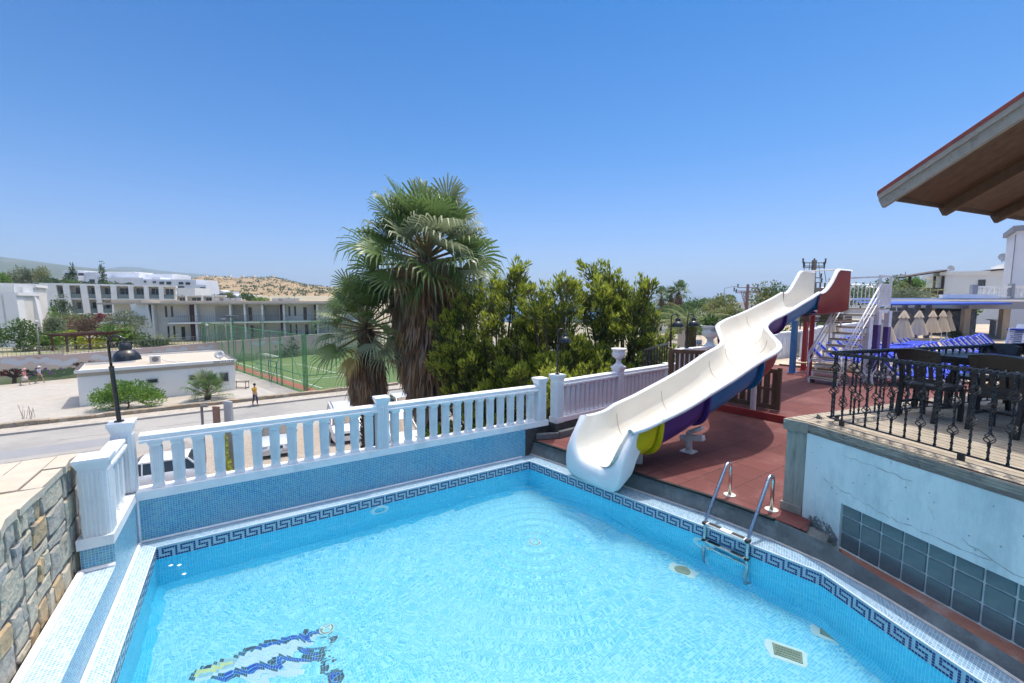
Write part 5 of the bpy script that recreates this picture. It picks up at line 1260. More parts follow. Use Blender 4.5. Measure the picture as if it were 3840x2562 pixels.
cr_ = nt.nodes.new('ShaderNodeValToRGB'); el = cr_.color_ramp.elements; el[0].position = .0; el[0].color = (.20, .24, .10, 1); el[1].position = 1; el[1].color = (.50, .38, .35, 1)
for ps, c in ((.16, (.26, .30, .15, 1)), (.30, (.34, .37, .24, 1)), (.42, (.52, .45, .33, 1)), (.62, (.53, .43, .36, 1))): e = el.new(ps); e.color = c
L(mr.outputs[0], cr_.inputs[0]); L(cr_.outputs[0], nt.nodes['Principled BSDF'].inputs['Base Color']); nt.nodes['Principled BSDF'].inputs['Roughness'].default_value = .85
zt_ = [-3.1, -3.02, -2.42, -2.25]
mb = MB(); u = 0
for i in range(3):
    a, b = mw[i], mw[i + 1]; l = (b - a).length; dz = (.18 if i == 0 else 0)
    n_ = Vector((b.y - a.y, -(b.x - a.x), 0)).normalized() * -.3
    mb.face([(a.x, a.y, GZ - .1), (b.x, b.y, GZ - .1), (b.x, b.y, zt_[i + 1] + dz), (a.x, a.y, zt_[i] + dz)], [(u, GZ - .1), (u + l, GZ - .1), (u + l, zt_[i + 1] + dz), (u, zt_[i] + dz)]); u += l
    c, d = b + n_, a + n_
    mb.face([(a.x, a.y, zt_[i] + dz), (b.x, b.y, zt_[i + 1] + dz), (c.x, c.y, zt_[i + 1] + dz), (d.x, d.y, zt_[i] + dz)]); mb.face([(d.x, d.y, zt_[i] + dz), (c.x, c.y, zt_[i + 1] + dz), (c.x, c.y, GZ), (d.x, d.y, GZ)])
    mb.face([(b.x, b.y, GZ), (c.x, c.y, GZ), (c.x, c.y, zt_[i + 1] + dz), (b.x, b.y, zt_[i + 1] + dz)])
mb.build('wall', pinkm, mt_)
def mural_fr(px): 
    i = 0 if px < 246 else 1; return Fr(mw[i], mw[i + 1])
def blob(mb, fr, u, z, pts, n=.02): mb.face([fr.P(u + x, n, z + y) for x, y in pts])
cl_m = M('mural_cloud', (.47, .51, .55), (.54, .53, .52), scale=2.5, rough=.85); tr_m = M('mural_tree', (.035, .025, .018), (.06, .04, .03), scale=2, rough=.85); fl_m = M('mural_flower', (.10, .17, .07), (.07, .12, .06), scale=3, rough=.85); ap_m = M('mural_red', (.30, .045, .035), rough=.85); fv = M('mural_violet', (.20, .10, .24), rough=.85); or_m = M('mural_orange', (.50, .24, .10), rough=.85)
rng.seed(12)
for px, py, s in ((45, 1357, 1.1), (118, 1352, .8), (212, 1360, 1.2), (375, 1340, 1.0), (596, 1322, .9), (650, 1316, 1.0), (760, 1306, .9), (960, 1290, .9), (1035, 1284, .8), (1160, 1280, 1.4)):
    f = mural_fr(px); u, z = f.U(px), f.Z(px, py); mb = MB()
    for k in range(5):
        r = s * rng.uniform(.28, .42); cx, cy = s * (-.75 + k * .37), s * .16 * math.sin(k * 1.6 + 1); blob(mb, f, u + cx, z + cy, [(r * math.cos(a * .5), r * .75 * math.sin(a * .5)) for a in range(13)], .012 + k * .003)
    mb.build('painted_cloud', cl_m, mt_)
def ptree(px, pyb, h, w):
    f = mural_fr(px); u, z = f.U(px), f.Z(px, pyb); mb = MB()
    def br(a, b, w0, w1, dep):
        d = Vector((b[0] - a[0], b[1] - a[1])); nn = Vector((-d.y, d.x)).normalized()
        mb.face([f.P(u + a[0] - nn.x * w0, .03 + dep * .002, z + a[1] - nn.y * w0), f.P(u + b[0] - nn.x * w1, .03 + dep * .002, z + b[1] - nn.y * w1), f.P(u + b[0] + nn.x * w1, .03 + dep * .002, z + b[1] + nn.y * w1), f.P(u + a[0] + nn.x * w0, .03 + dep * .002, z + a[1] + nn.y * w0)])
        if dep < 4:
            for k in range(3):
                an = math.atan2(d.y, d.x) + rng.uniform(-.8, .8); l = d.length * rng.uniform(.55, .75); br(b, (b[0] + math.cos(an) * l * 1.1, b[1] + math.sin(an) * l * .8), w1, w1 * .6, dep + 1)
    br((0, 0), (.05, h * .32), w, w * .8, 0)
    for an in (.35, .9, 1.4, 1.9, 2.5): br((.05, h * .30), (.05 + math.cos(an) * h * .30, h * .30 + math.sin(an) * h * .22), w * .6, w * .35, 1)
    mb.build('painted_tree', tr_m, mt_)
    mb = MB()
    for k in range(14): a = rng.uniform(.1, 3.0); r = rng.uniform(.3, .55) * h; blob(mb, f, u + math.cos(a) * r, z + h * .3 + math.sin(a) * r * .8, [(.06 * math.cos(q), .06 * math.sin(q)) for q in range(6)], .05)
    mb.build('painted_apple', ap_m, mt_)
ptree(22, 1440, 2.2, .17); ptree(296, 1408, 2.2, .14)
mb = MB(); mv = MB()
for k in range(70):
    px = rng.uniform(85, 250); f = mural_fr(px); u = f.U(px); z = GZ + rng.uniform(.25, 1.0)
    for q in range(5): a = math.pi * (q + .5) / 5; blob(mb, f, u, z, [(0, 0), (.22 * math.cos(a - .25), .26 * math.sin(a - .25)), (.34 * math.cos(a), .38 * math.sin(a)), (.22 * math.cos(a + .25), .26 * math.sin(a + .25))], .015 + k * .0004)
    if k % 5 == 0: blob(mv, f, u, z + .4, [(.11 * math.cos(q), .13 * math.sin(q)) for q in range(6)], .05)
mb.build('painted_leaves', fl_m, mt_); mv.build('painted_flowers', fv, mt_)
mb = MB()
for px, py in ((132, 1341), (560, 1321), (1133, 1283), (1140, 1274)):
    f = mural_fr(px); u, z = f.U(px), f.Z(px, py); blob(mb, f, u, z, [(-.5, .12), (-.15, .02), (0, -.12), (.2, .06), (.55, .16), (.1, -.02), (0, -.2), (-.2, -.04)][::-1], .02)
mb.build('painted_birds', or_m, mt_)
mb = MB(); f = Fr(mw[0], mw[1]); railings(f, mb, 0, f.L, -.15, -2.95, .95, .3); f = Fr(mw[1], mw[2]); 
n = int(f.L / .33)
for k in range(n + 1): u = f.L * k / n; z = zt_[1] + (zt_[2] - zt_[1]) * k / n; f.box(mb, u, u + (.05 if k % 6 == 0 else .025), -.17, -.13, z, z + .95)
mb.bar(f.P(0, -.15, zt_[1] + .95), f.P(f.L, -.15, zt_[2] + .95), .05, .05); mb.bar(f.P(0, -.15, zt_[1] + .12), f.P(f.L, -.15, zt_[2] + .12), .04, .04)
tag(mb.build('metal_railing', metal_g), 'thin grey metal railing running along the top of the mural wall', 'railing')
# garden terrace behind the wall
lawn = M('lawn', (.10, .17, .035), (.07, .13, .025), scale=1.5, rough=.95, bump=.5, bscale=25)
gpl = [mw[0] + Vector((-.2, .2, 0)), mw[1] + Vector((-.25, .2, 0)), mw[2] + Vector((-.25, .2, 0)), mw[2] + Vector((-4, 12, 0)), Vector((-62, 82, 0)), Vector((-92, 78, 0)), mw[0] + Vector((-30, 20, 0))]
mb = MB(); mb.flat([(p.x, p.y) for p in gpl], -3.2, 0); struct(mb.build('garden_terrace', M('garden_soil', (.33, .28, .2), (.16, .2, .07), scale=.35, rough=.95, c3=(.42, .38, .32), s3=.2)))
mb = MB(); mb.flat([(p.x, p.y) for p in (G(745, 1232, -3.15), G(905, 1232, -3.15), G(880, 1205, -3.15), G(770, 1208, -3.15))], -3.15, 0)
# pergola
pt = thing('pergola', 'brown wooden pergola with a slatted top behind the mural wall', 'pergola', G(300, 1322, -3.2))
pwm = M('pergola_brown', (.10, .035, .02), (.07, .026, .016), scale=2, rough=.65)
pf = Fr(D(252, 1300, 51.0), D(492, 1300, 57.5)); pz = pf.Z(300, 1254)
mb = MB(); 
for n in (0, -2.6):
    pf.box(mb, -.2, pf.L + .2, n - .06, n + .06, pz - .22, pz); 
    for k in range(4):
        u = pf.L * k / 3; m1 = MB(); pf.box(m1, u - .08, u + .08, n - .08, n + .08, -3.25, pz - .2); m1.build('post', pwm, pt)
mb.build('beam', pwm, pt); n = 24
for k in range(n): m1 = MB(); u = -.3 + (pf.L + .6) * k / (n - 1); pf.box(m1, u - .05, u + .05, -3.2, .6, pz, pz + .14); m1.build('slat', pwm, pt)
mb = MB()
for k in range(4):
    u = pf.L * k / 3
    for s in (-1, 1): mb.bar(pf.P(u, 0, pz - .75), pf.P(u + s * .6, 0, pz - .2), .09, .09)
mb.build('brace', pwm, pt)

# --- front apartment block
fa = Fr(D(520, 1133, 63.0), D(1400, 1133, 75.5))
at = thing('apartment_block', 'long cream two storey apartment block with maroon panels behind the football pitch', 'building', fa.P(0, 0, -3.8))
Z0, Z1, Z2 = -3.9, -.32, 2.62
mb = MB(); fa.box(mb, .6, fa.L, -12, -1.5, Z0 - 2, Z2 - .28); mb.build('wall', rend, at)
mb = MB(); fa.box(mb, -.2, fa.L + 1, -13, .55, Z2 - .26, Z2); fa.box(mb, 2.2, fa.L - 1, -12, -1.2, Z2, Z2 + .28); mb.build('roof', roofc, at)
mb = MB(); fa.box(mb, 3.4, fa.L, -1.5, .3, Z1 - .26, Z1 - .02); mb.build('balcony_slab', rendw, at)
mb = MB(); q = [fa.P(-1.0, .12, Z2 - .26), fa.P(1.05, .12, Z2 - .26), fa.P(1.6, .12, Z0), fa.P(.2, .12, Z0)]; qb = [v - fa.n * 1.9 for v in q]
mb.face([q[0], q[3], q[2], q[1]]); mb.face(qb); 
for i in range(4): j = (i + 1) % 4; mb.face([q[i], q[j], qb[j], qb[i]])
mb.build('slanted_fin', rendw, at)
for px, w in ((1583, .9), ):
    pass
def zc(x): return x * .4464
def panel(px0, px1, z0, z1, mt, nm, n0=-1.5, n1=-1.4):
    mb = MB(); fa.box(mb, fa.U(px0), fa.U(px1), n0, n1, z0, z1); return mb.build(nm, mt, at)
for px0, px1 in ((548, 564), (706, 726), (1048, 1058), (1176, 1184)):
    panel(px0, px1, Z1, Z2 - .3, maroon, 'maroon_panel', -1.4, -.3); panel(px0, px1, Z0, Z1 - .28, maroon, 'maroon_panel', -1.4, -.3)
    panel(px1 + .2, px1 + 8, Z0, Z2 - .3, rendw, 'pier', -1.4, -.1)
for px in (603, 626): panel(px, px + 8, Z1 + .75, Z2 - .55, darkw, 'window', -1.5, -1.44)
for px in (608, 630): panel(px, px + 7, Z0 + 1.0, Z1 - .6, darkw, 'window', -1.5, -1.44)
panel(661, 675, Z0 + .9, Z1 - .75, darkw, 'window', -1.5, -1.44)
for px in (1077, 1099): panel(px, px + 7, Z1 + .75, Z2 - .6, darkw, 'window', -1.5, -1.44); panel(px + 3, px + 9, Z0 + .9, Z1 - .6, darkw, 'window', -1.5, -1.44)
for px in (924, 1134): panel(px, px + 13, Z1, Z2 - .75, darkw, 'door', -1.5, -1.44); panel(px + 4, px + 16, Z0, Z1 - .7, darkw, 'door', -1.5, -1.44)
# loggias: recess shade of the balcony bays put into darker cream panels, with piers and side walls
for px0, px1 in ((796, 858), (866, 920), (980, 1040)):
    panel(px0, px1, Z1, Z2 - .5, M('loggia_shade_cream', (.50, .475, .41), (.46, .43, .38), scale=.6, rough=.85), 'loggia_wall', -1.5, -1.46)
for px in (858, 912, 978): panel(px, px + 7, Z1, Z2 - .27, rendw, 'pier', -1.4, .1); panel(px, px + 6, Z0, Z1 - .27, rendw, 'pier', -1.4, .1)
for px0, px1 in ((800, 855), (870, 905), (930, 970)): panel(px0, px1, Z0, Z1 - .7, M('loggia_shade_cream', (.5, .475, .41)), 'loggia_wall', -1.5, -1.46)
mb = MB(); railings(fa, mb, 3.5, fa.L, .22, Z1, .95, .24); mb.build('balcony_railing', metal_g, at)
mb = MB(); railings(fa, mb, 3.5, 22, 1.2, Z0 + .2, .95, .3); mb.build('ground_railing', metal_g, at)
# roof gear
mb = MB(); rng.seed(4)
for px in (770, 800, 840, 1008, 1035, 1075): u = fa.U(px); fa.box(mb, u, u + 1.6, -5, -4, Z2 + .28, Z2 + .75)
mb.build('roof_vent', M('vent_grey', (.55, .54, .52), (.45, .44, .42), scale=1.5, rough=.6), at)
mb = MB()
for px in (640, 660, 870, 930, 1000, 1100): u = fa.U(px); mb.tube([fa.P(u, -3, Z2), fa.P(u, -3, Z2 + 1.3)], .03, 5); fa.box(mb, u - .3, u + .3, -3.02, -2.98, Z2 + 1.1, Z2 + 1.14)
mb.build('aerial', metal_g, at)
# wing to the left of it
fw = Fr(D(388, 1133, 66), D(524, 1133, 66)); wt_ = thing('apartment_wing', 'small cream apartment wing with one balcony left of the long block', 'building', fw.P(0, 0, -3.8))
mb = MB(); fw.box(mb, .6, fw.L, -8, -1, Z0 - 1, Z2 - .3); mb.build('wall', rend, wt_)
mb = MB(); fw.box(mb, -.3, fw.L, -9, .9, Z2 - .32, Z2 - .05); fw.box(mb, 1, fw.L, -8, -.2, Z2 - .05, Z2 + .4); mb.build('roof', roofc, wt_)
mb = MB(); fw.box(mb, -.2, fw.L, -1, .6, Z1 - .3, Z1); mb.build('balcony_slab', rendw, wt_)
mb = MB(); railings(fw, mb, -.1, fw.L, .55, Z1, .95, .24); mb.build('balcony_railing', metal_g, wt_)

# --- block with slanted fins and glass balconies (further back), and the two at the left edge
def finblock(label, a, b, zt, ns, hs, fins, dep=10, glass=True, recess=1.6, doors=()):
    f = Fr(a, b); t = thing('apartment_block', label, 'building', f.P(0, 0, zt - ns * hs))
    mb = MB(); f.box(mb, 0, f.L, -dep, -recess, zt - ns * hs - 4, zt - .25); mb.build('wall', rend, t)
    mb = MB(); f.box(mb, -.2, f.L + .2, -dep, .25, zt - .38, zt); mb.build('roof', rendw, t)
    for k in range(1, ns): m1 = MB(); f.box(m1, 0, f.L, -recess, .0, zt - k * hs - .22, zt - k * hs); m1.build('floor_slab', rendw, t)
    for px, w, lean in fins:
        u = f.U(px); m1 = MB(); q = [f.P(u - w / 2 - lean, .3, zt - .38), f.P(u + w / 2 - lean, .3, zt - .38), f.P(u + w / 2 + lean * .5, .3, zt - ns * hs - 1.5), f.P(u - w / 2 + lean * .5, .3, zt - ns * hs - 1.5)]; qb = [v - f.n * (recess + .25) for v in q]
        m1.face([q[0], q[3], q[2], q[1]]); m1.face(qb)
        for i in range(4): j = (i + 1) % 4; m1.face([q[i], q[j], qb[j], qb[i]])
        m1.build('slanted_fin', rendw, t)
    us = sorted([0.0] + [f.U(p[0]) for p in fins] + [f.L])
    for k in range(ns):
        z = zt - (k + 1) * hs
        for u0, u1 in zip(us, us[1:]):
            if u1 - u0 < 1.6: continue
            w = (u1 - u0); m1 = MB(); f.box(m1, u0 + w * .30, u0 + w * .86, -recess - .02, -recess + .05, z + .02, z + hs - .75); wd_ = m1.build('window', darkw, t)
            m1 = MB(); f.box(m1, u0 + w * .57, u0 + w * .59, -recess, -recess + .07, z, z + hs - .75); m1.build('frame', rendw, wd_)
            if glass and k < ns - 1 or glass and ns < 3: m1 = MB(); f.box(m1, u0 + .3, u1 - .3, -.08, -.05, z, z + .9); m1.build('balcony_glass', glassg, t)
    return f, t
fb, tb = finblock('cream three storey apartment block with slanted fins behind the garden', D(160, 1133, 84), D(660, 1133, 96), 6.3, 3, 2.95, ((208, 1.6, .5), (262, .9, .35), (326, 1.0, .3), (376, .8, .25), (430, .9, 0), (495, .8, 0), (552, .8, 0), (607, .8, 0)))
for px0, px1 in ((420, 432),): m1 = MB(); fb.box(m1, fb.U(px0), fb.U(px1), -1.5, -.4, 2.0, 5.8); m1.build('maroon_panel', maroon, tb)
finblock('cream apartment block at the left edge behind the nearer white fins', D(-60, 1133, 66), D(178, 1133, 72), 5.6, 3, 2.95, ((60, 2.2, .6), (172, 1.4, .6), (110, .7, .2)))
finblock('white apartment wall with a tall slanted fin at the far left edge', D(-110, 1133, 55), D(66, 1133, 57), 3.9, 2, 3.2, ((48, 1.4, .25), (10, .6, .1)), dep=6)
finblock('white apartment fin leaning outward second from the left edge', D(70, 1133, 60), D(136, 1133, 61), 5.1, 3, 2.8, ((118, 1.7, .55), (88, .8, .3)), dep=6)
f, t = finblock('low cream apartment block with a long flat roof in front of the white hotel', D(625, 1133, 118), D(845, 1133, 125), 4.6, 2, 2.7, ((660, .5, 0), (700, .5, 0), (760, .5, 0), (800, .5, 0)), glass=False)

# --- white hotel on the slope: stepped boxes with arches and balconies
def boxes(t, lst, mt, nm='wall'):
    for px0, px1, py0, py1, d, dep in lst:
        a, b = D(px0, py0, d), D(px1, py0, d); z1 = a.z; z0 = D(px0, py1, d).z; f = Fr(a, b); m1 = MB(); f.box(m1, 0, f.L, -dep, 0, z0 - 8, z1); m1.build(nm, mt, t)
def wins(t, lst, mt=None, nm='window'):
    for px0, px1, py0, py1, d in lst:
        a, b = D(px0, py0, d), D(px1, py0, d); z1 = a.z; z0 = D(px0, py1, d).z; f = Fr(a, b); m1 = MB(); f.box(m1, 0, f.L, -.3, .12, z0, z1); m1.build(nm, mt or darkw, t)
ht = thing('hotel', 'large stepped white hotel on the slope left of the brown hill', 'building', D(480, 1100, 190))
boxes(ht, [(234, 292, 1013, 1060, 196, 18), (292, 520, 1022, 1075, 199, 14), (325, 372, 1034, 1070, 193, 8), (520, 645, 1030, 1060, 203, 12), (372, 536, 1041, 1080, 191, 12), (536, 735, 1048, 1085, 190, 14), (570, 600, 1040, 1060, 191, 6), (735, 773, 1069, 1095, 187, 8)], rendb)
boxes(ht, [(328, 505, 1019, 1036, 200, 10), (570, 648, 1028, 1046, 204, 10)], rend)
rng.seed(9)
wins(ht, [(244 + k * 25, 262 + k * 25, 1024, 1034, 195.8) for k in range(3)] + [(335, 353, 1048, 1060, 192.8)] + [(330 + k * 22, 340 + k * 22, 1031, 1037, 199.8) for k in range(8)] + [(575 + k * 14, 583 + k * 14, 1039, 1045, 203.8) for k in range(5)] + [(540 + k * 2.0 + 0, 546 + k * 2.0, 1053, 1060, 189.8) for k in (0,)] + [(573, 583, 1055, 1062, 189.8), (598, 614, 1057, 1066, 189.8), (624, 640, 1057, 1067, 189.8), (670, 686, 1058, 1067, 189.8), (696, 712, 1059, 1068, 189.8), (750, 768, 1078, 1092, 186.8), (588, 592, 1074, 1078, 189.8), (604, 612, 1074, 1078, 189.8), (624, 640, 1074, 1079, 189.8), (664, 690, 1074, 1079, 189.8)])
hb = thing('white_house', 'small white flat house below the hotel beside the low cream block', 'house', D(690, 1100, 150), 0, 'small white houses under the brown hill')
boxes(hb, [(668, 730, 1080, 1112, 150, 8)], rendw)
for px0, px1, py0, py1, d, lb in ((802, 858, 1093, 1110, 210, 'low white house left of the arched house under the brown hill'), (848, 906, 1108, 1130, 190, 'white house with gabled front under the brown hill'), (905, 925, 1105, 1115, 230, 'white house half hidden by bushes under the brown hill'), (940, 990, 1112, 1128, 220, 'white house right of the bushes under the brown hill'), (1063, 1088, 1118, 1127, 230, 'smallest white house near the palm under the brown hill')):
    t = thing('white_house', lb, 'house', D(px0, py1, d), 0, 'small white houses under the brown hill'); boxes(t, [(px0, px1, py0, py1, d, 8)], rendb); w = (px1 - px0)
    wins(t, [(px0 + w * k, px0 + w * (k + .08), py0 + (py1 - py0) * .4, py0 + (py1 - py0) * .7, d - .1) for k in (.2, .5, .75)])
    m1 = MB(); a, b = D(px0 + w * .3, py0, d - .2), D(px0 + w * .65, py0, d - .2); f = Fr(a, b); m1.face([f.P(0, .1, a.z), f.P(f.L, .1, a.z), f.P(f.L / 2, .1, a.z + f.L * .22)]); m1.face([f.P(0, -5, a.z), f.P(f.L / 2, -5, a.z + f.L * .22), f.P(f.L, -5, a.z)]); m1.face([f.P(0, .1, a.z), f.P(f.L / 2, .1, a.z + f.L * .22), f.P(f.L / 2, -5, a.z + f.L * .22), f.P(0, -5, a.z)]); m1.face([f.P(f.L, .1, a.z), f.P(f.L, -5, a.z), f.P(f.L / 2, -5, a.z + f.L * .22), f.P(f.L / 2, .1, a.z + f.L * .22)]); m1.build('gable', rendb, t)
# little ruins on the ridge of the brown hill
for k, px in enumerate((772, 800, 862, 910, 950, 1021)):
    c = D(px, 1041 if px < 1000 else 1041, 896); m1 = MB(); m1.box((c.x, c.y, c.z), (7 if k != 5 else 11, 6, 5)); m1.box((c.x + 1, c.y, c.z + 3), (3, 5, 4))
    tag(m1.build('hilltop_house', rend), ['tiny pale building on the brown ridge, leftmost of six', 'tiny pale building on the brown ridge, second from the left', 'tiny pale building on the brown ridge, third from the left', 'tiny pale building on the brown ridge, fourth from the left', 'tiny pale building on the brown ridge, fifth from the left', 'tiny pale block alone on the brown ridge nearest the palm'][k], 'building', 'tiny buildings on the brown ridge')

# ================================================================== FOOTBALL PITCH AND CAGE
turf = M('pitch_turf', (.10, .165, .05), (.075, .135, .04), scale=1.2, rough=.95, bump=.4, bscale=30, c3=(.13, .185, .07), s3=.15)
PC, PFL = g(1148, 1478), G(762, 1208, -.16); PFL.z = GZ
pr_d = Vector((.80, .60, 0)); PCR, PFR = PC + pr_d * 44, PFL + pr_d * 44
mb = MB(); mb.flat([(p.x, p.y) for p in (PC, PCR, PFR, PFL)], GZ + .035, 0); struct(mb.build('football_pitch', turf))
lineM = M('pitch_line_white', (.55, .60, .52), rough=.8); sd_d = (PFL - PC).normalized(); SL_ = (PFL - PC).length
def pp(a, b): p = PC + pr_d * a + sd_d * b; return Vector((p.x, p.y, GZ + .042))
mb = MB()
def ln(a0, b0, a1, b1, w=.12): mb.bar(pp(a0, b0), pp(a1, b1), w, .006)
ln(2.2, 1.8, 42, 1.8); ln(2.2, SL_ - 3, 42, SL_ - 3); ln(2.2, 1.8, 2.2, SL_ - 3); ln(7.5, 8, 7.5, 22); ln(2.2, 8, 7.5, 8); ln(2.2, 22, 7.5, 22); ln(22, 1.8, 22, SL_ - 3)
struct(mb.build('pitch_lines', lineM))
mb = MB(); mb.flat([(p.x, p.y) for p in (pp(.5, .3), pp(1.5, .3), pp(1.5, SL_ - 1), pp(.5, SL_ - 1))], GZ + .040, 0); struct(mb.build('pitch_edge', M('edge_red', (.28, .09, .06), (.22, .07, .05), scale=1, rough=.9)))
cgm = M('cage_green', (.07, .27, .10), (.05, .21, .08), scale=2, rough=.5); tealm = M('gate_teal', (.02, .16, .15), rough=.5)
ct = thing('pitch_cage', 'tall green steel cage with netting round the football pitch', 'fence', PC)
CH = 5.5
def lattice(p, d, w=.34, h=CH):
    m1 = MB(); a, b = p - d * w / 2, p + d * w / 2
    for q in (a, b): m1.tube([Vector((q.x, q.y, GZ)), Vector((q.x, q.y, GZ + h))], .045, 6)
    n = int(h / .55)
    for k in range(n): z = GZ + .2 + k * .55; m1.tube([Vector((a.x, a.y, z)), Vector((b.x, b.y, z + (.4 if k % 2 else 0)))], .022, 4)
    m1.build('lattice_post', cgm, ct)
def side(P, d, L_, n):
    for k in range(n + 1):
        q = P + d * (L_ * k / n)
        if k % 2 == 0: lattice(q, d)
        else: m1 = MB(); m1.tube([Vector((q.x, q.y, GZ)), Vector((q.x, q.y, GZ + CH))], .04, 6); m1.build('post', cgm, ct)
    m1 = MB()
    for z in (.15, 1.7, CH - .05): m1.tube([Vector((P.x, P.y, GZ + z)), Vector(((P + d * L_).x, (P + d * L_).y, GZ + z))], .035, 6)
    m1.build('rail', cgm, ct)
    m1 = MB()
    for k in range(0, n, 2):
        a, b = P + d * (L_ * k / n), P + d * (L_ * (k + 1) / n); m1.tube([Vector((a.x, a.y, GZ + (3.4 if k % 4 else .2))), Vector((b.x, b.y, GZ + (.2 if k % 4 else 3.4)))], .03, 5)
    m1.build('brace', cgm, ct)
side(PC, sd_d, SL_, 12); side(PC, pr_d, 44, 12); side(PFL, pr_d, 44, 12)
netm = bpy.data.materials.new('net_green'); netm.use_nodes = True; nt = netm.node_tree; L = nt.links.new; bs = nt.nodes['Principled BSDF']; bs.inputs['Base Color'].default_value = (.16, .26, .15, 1); bs.inputs['Roughness'].default_value = .8
m1 = MB()
for P, d, L_ in ((PC, sd_d, SL_), (PC, pr_d, 44), (PFL, pr_d, 44)):
    for k in range(30): z = GZ + .2 + k * .18; m1.bar(Vector((P.x, P.y, z)), Vector(((P + d * L_).x, (P + d * L_).y, z)), .012, .012)
    nv = int(L_ / .35)
    for k in range(nv): q = P + d * (k * .35); m1.bar(Vector((q.x, q.y, GZ + .1)), Vector((q.x, q.y, GZ + CH)), .008, .008)
m1.build('netting', netm, ct)
m1 = MB()
q = PC + sd_d * (SL_ * .235)
for s in (-1.1, 1.1): a = q + sd_d * s; m1.tube([Vector((a.x, a.y, GZ)), Vector((a.x, a.y, GZ + 2.3))], .05, 6)
for z in (.15, 1.1, 2.3): m1.tube([Vector(((q - sd_d * 1.1).x, (q - sd_d * 1.1).y, GZ + z)), Vector(((q + sd_d * 1.1).x, (q + sd_d * 1.1).y, GZ + z))], .04, 6)
m1.build('gate', tealm, ct)
gt = thing('football_goal', 'white football goal at the near end of the caged pitch', 'goal', pp(2.4, 15))
m1 = MB(); A, B = pp(2.4, 13.4), pp(2.4, 17.6); up2 = Vector((0, 0, 2.1))
m1.tube([A, A + up2, B + up2, B], .06, 8); m1.build('goal_frame', lineM, gt)
m1 = MB(); bk = -pr_d * 1.3
for q in (A, B): m1.tube([q + up2, q + up2 + bk * .5, q + bk], .03, 6)
m1.tube([A + bk, B + bk], .03, 6)
for k in range(15): a = A + (B - A) * k / 14; m1.tube([a + up2, a + up2 + bk * .5, a + bk], .01, 4)
m1.build('goal_net', lineM, gt)
def flood(px, py, d, label):
    c = D(px, py, d); t = thing('floodlight', label, 'floodlight', Vector((c.x, c.y, GZ)), 0, 'floodlights round the pitch'); m1 = MB(); m1.tube([Vector((c.x, c.y, GZ)), c], .07, 7); m1.build('mast', cgm, t)
    m1 = MB(); m1.box(c + Vector((0, 0, .1)), (1.5, .5, .24), .3); m1.build('lamp_head', M('flood_grey', (.12, .12, .13), rough=.5), t, bevel=.03)
flood(870, 1190, 58, 'floodlight on a green mast left in the cage'); flood(1041, 1186, 72, 'floodlight on a green mast in the middle of the far cage side'); flood(1188, 1184, 76, 'floodlight on a green mast nearest the palms')
def streetlight(base, hz, dx, label, mt=None, arm=1.8, rise=.5, globe=False):
    t = thing('street_light', label, 'street light', base, 0, 'street lights'); m1 = MB(); b = Vector(base); m1.tube([b, b + Vector((0, 0, hz))], [.09, .05], 8); m1.build('pole', mt or metal_g, t, smooth=True)
    e = b + Vector((dx * arm, 0, hz + rise)); m1 = MB(); m1.tube([b + Vector((0, 0, hz)), e], .035, 6); m1.build('arm', mt or metal_g, t); m1 = MB()
    if globe: m1.lathe([(0, -.2), (.15, -.12), (.2, 0), (.15, .13), (0, .2)], b + Vector((0, 0, hz + .2)), n=12)
    else: m1.box(e + Vector((dx * .25, 0, 0)), (.7, .22, .1))
    m1.build('lamp_head', M('lamp_head_grey', (.5, .5, .5), rough=.5), t); return t
b = D(148, 1322, 46); streetlight(Vector((b.x, b.y, -3.2)), 3.6, .1, 'white globe lamp on a pole in the garden at the left', globe=True, arm=.3, rise=-.1)
b = D(780, 1290, 60); streetlight(Vector((b.x, b.y, GZ)), 5.0, .1, 'white globe lamp behind the left corner of the cage', globe=True, arm=.3, rise=-.1)
b = D(850, 1290, 62); streetlight(Vector((b.x, b.y, GZ)), 5.2, -.15, 'tilted lamp with a slanted head inside the cage', arm=2, rise=.8)
b = rp(30.5, -1.2); streetlight(b, 9.5, .4, 'tall grey street light pole behind the small palm on the pavement', arm=1.5)
# ================================================================== PLANTS
def mesh_np(name, V, F, mats, parent=None, mi=None, smooth=False):
    me = bpy.data.meshes.new(name); off = np.array(parent_loc(parent)) if parent is not None else np.zeros(3)
    V = V - off; nv, nf, k = len(V), len(F), F.shape[1]
    me.vertices.add(nv); me.vertices.foreach_set('co', V.astype(np.float32).ravel())
    me.loops.add(nf * k); me.loops.foreach_set('vertex_index', F.astype(np.int32).ravel())
    me.polygons.add(nf); me.polygons.foreach_set('loop_start', np.arange(0, nf * k, k, dtype=np.int32)); me.polygons.foreach_set('loop_total', np.full(nf, k, dtype=np.int32))
    for m in (mats if isinstance(mats, (list, tuple)) else [mats]): me.materials.append(m)
    if mi is not None: me.polygons.foreach_set('material_index', mi.astype(np.int32))
    me.update(calc_edges=True); me.validate()
    o = bpy.data.objects.new(name, me); COL.objects.link(o)
    if parent is not None: o.parent = parent
    return o
def unit(a): return a / np.maximum(1e-9, np.linalg.norm(a, axis=1, keepdims=True))
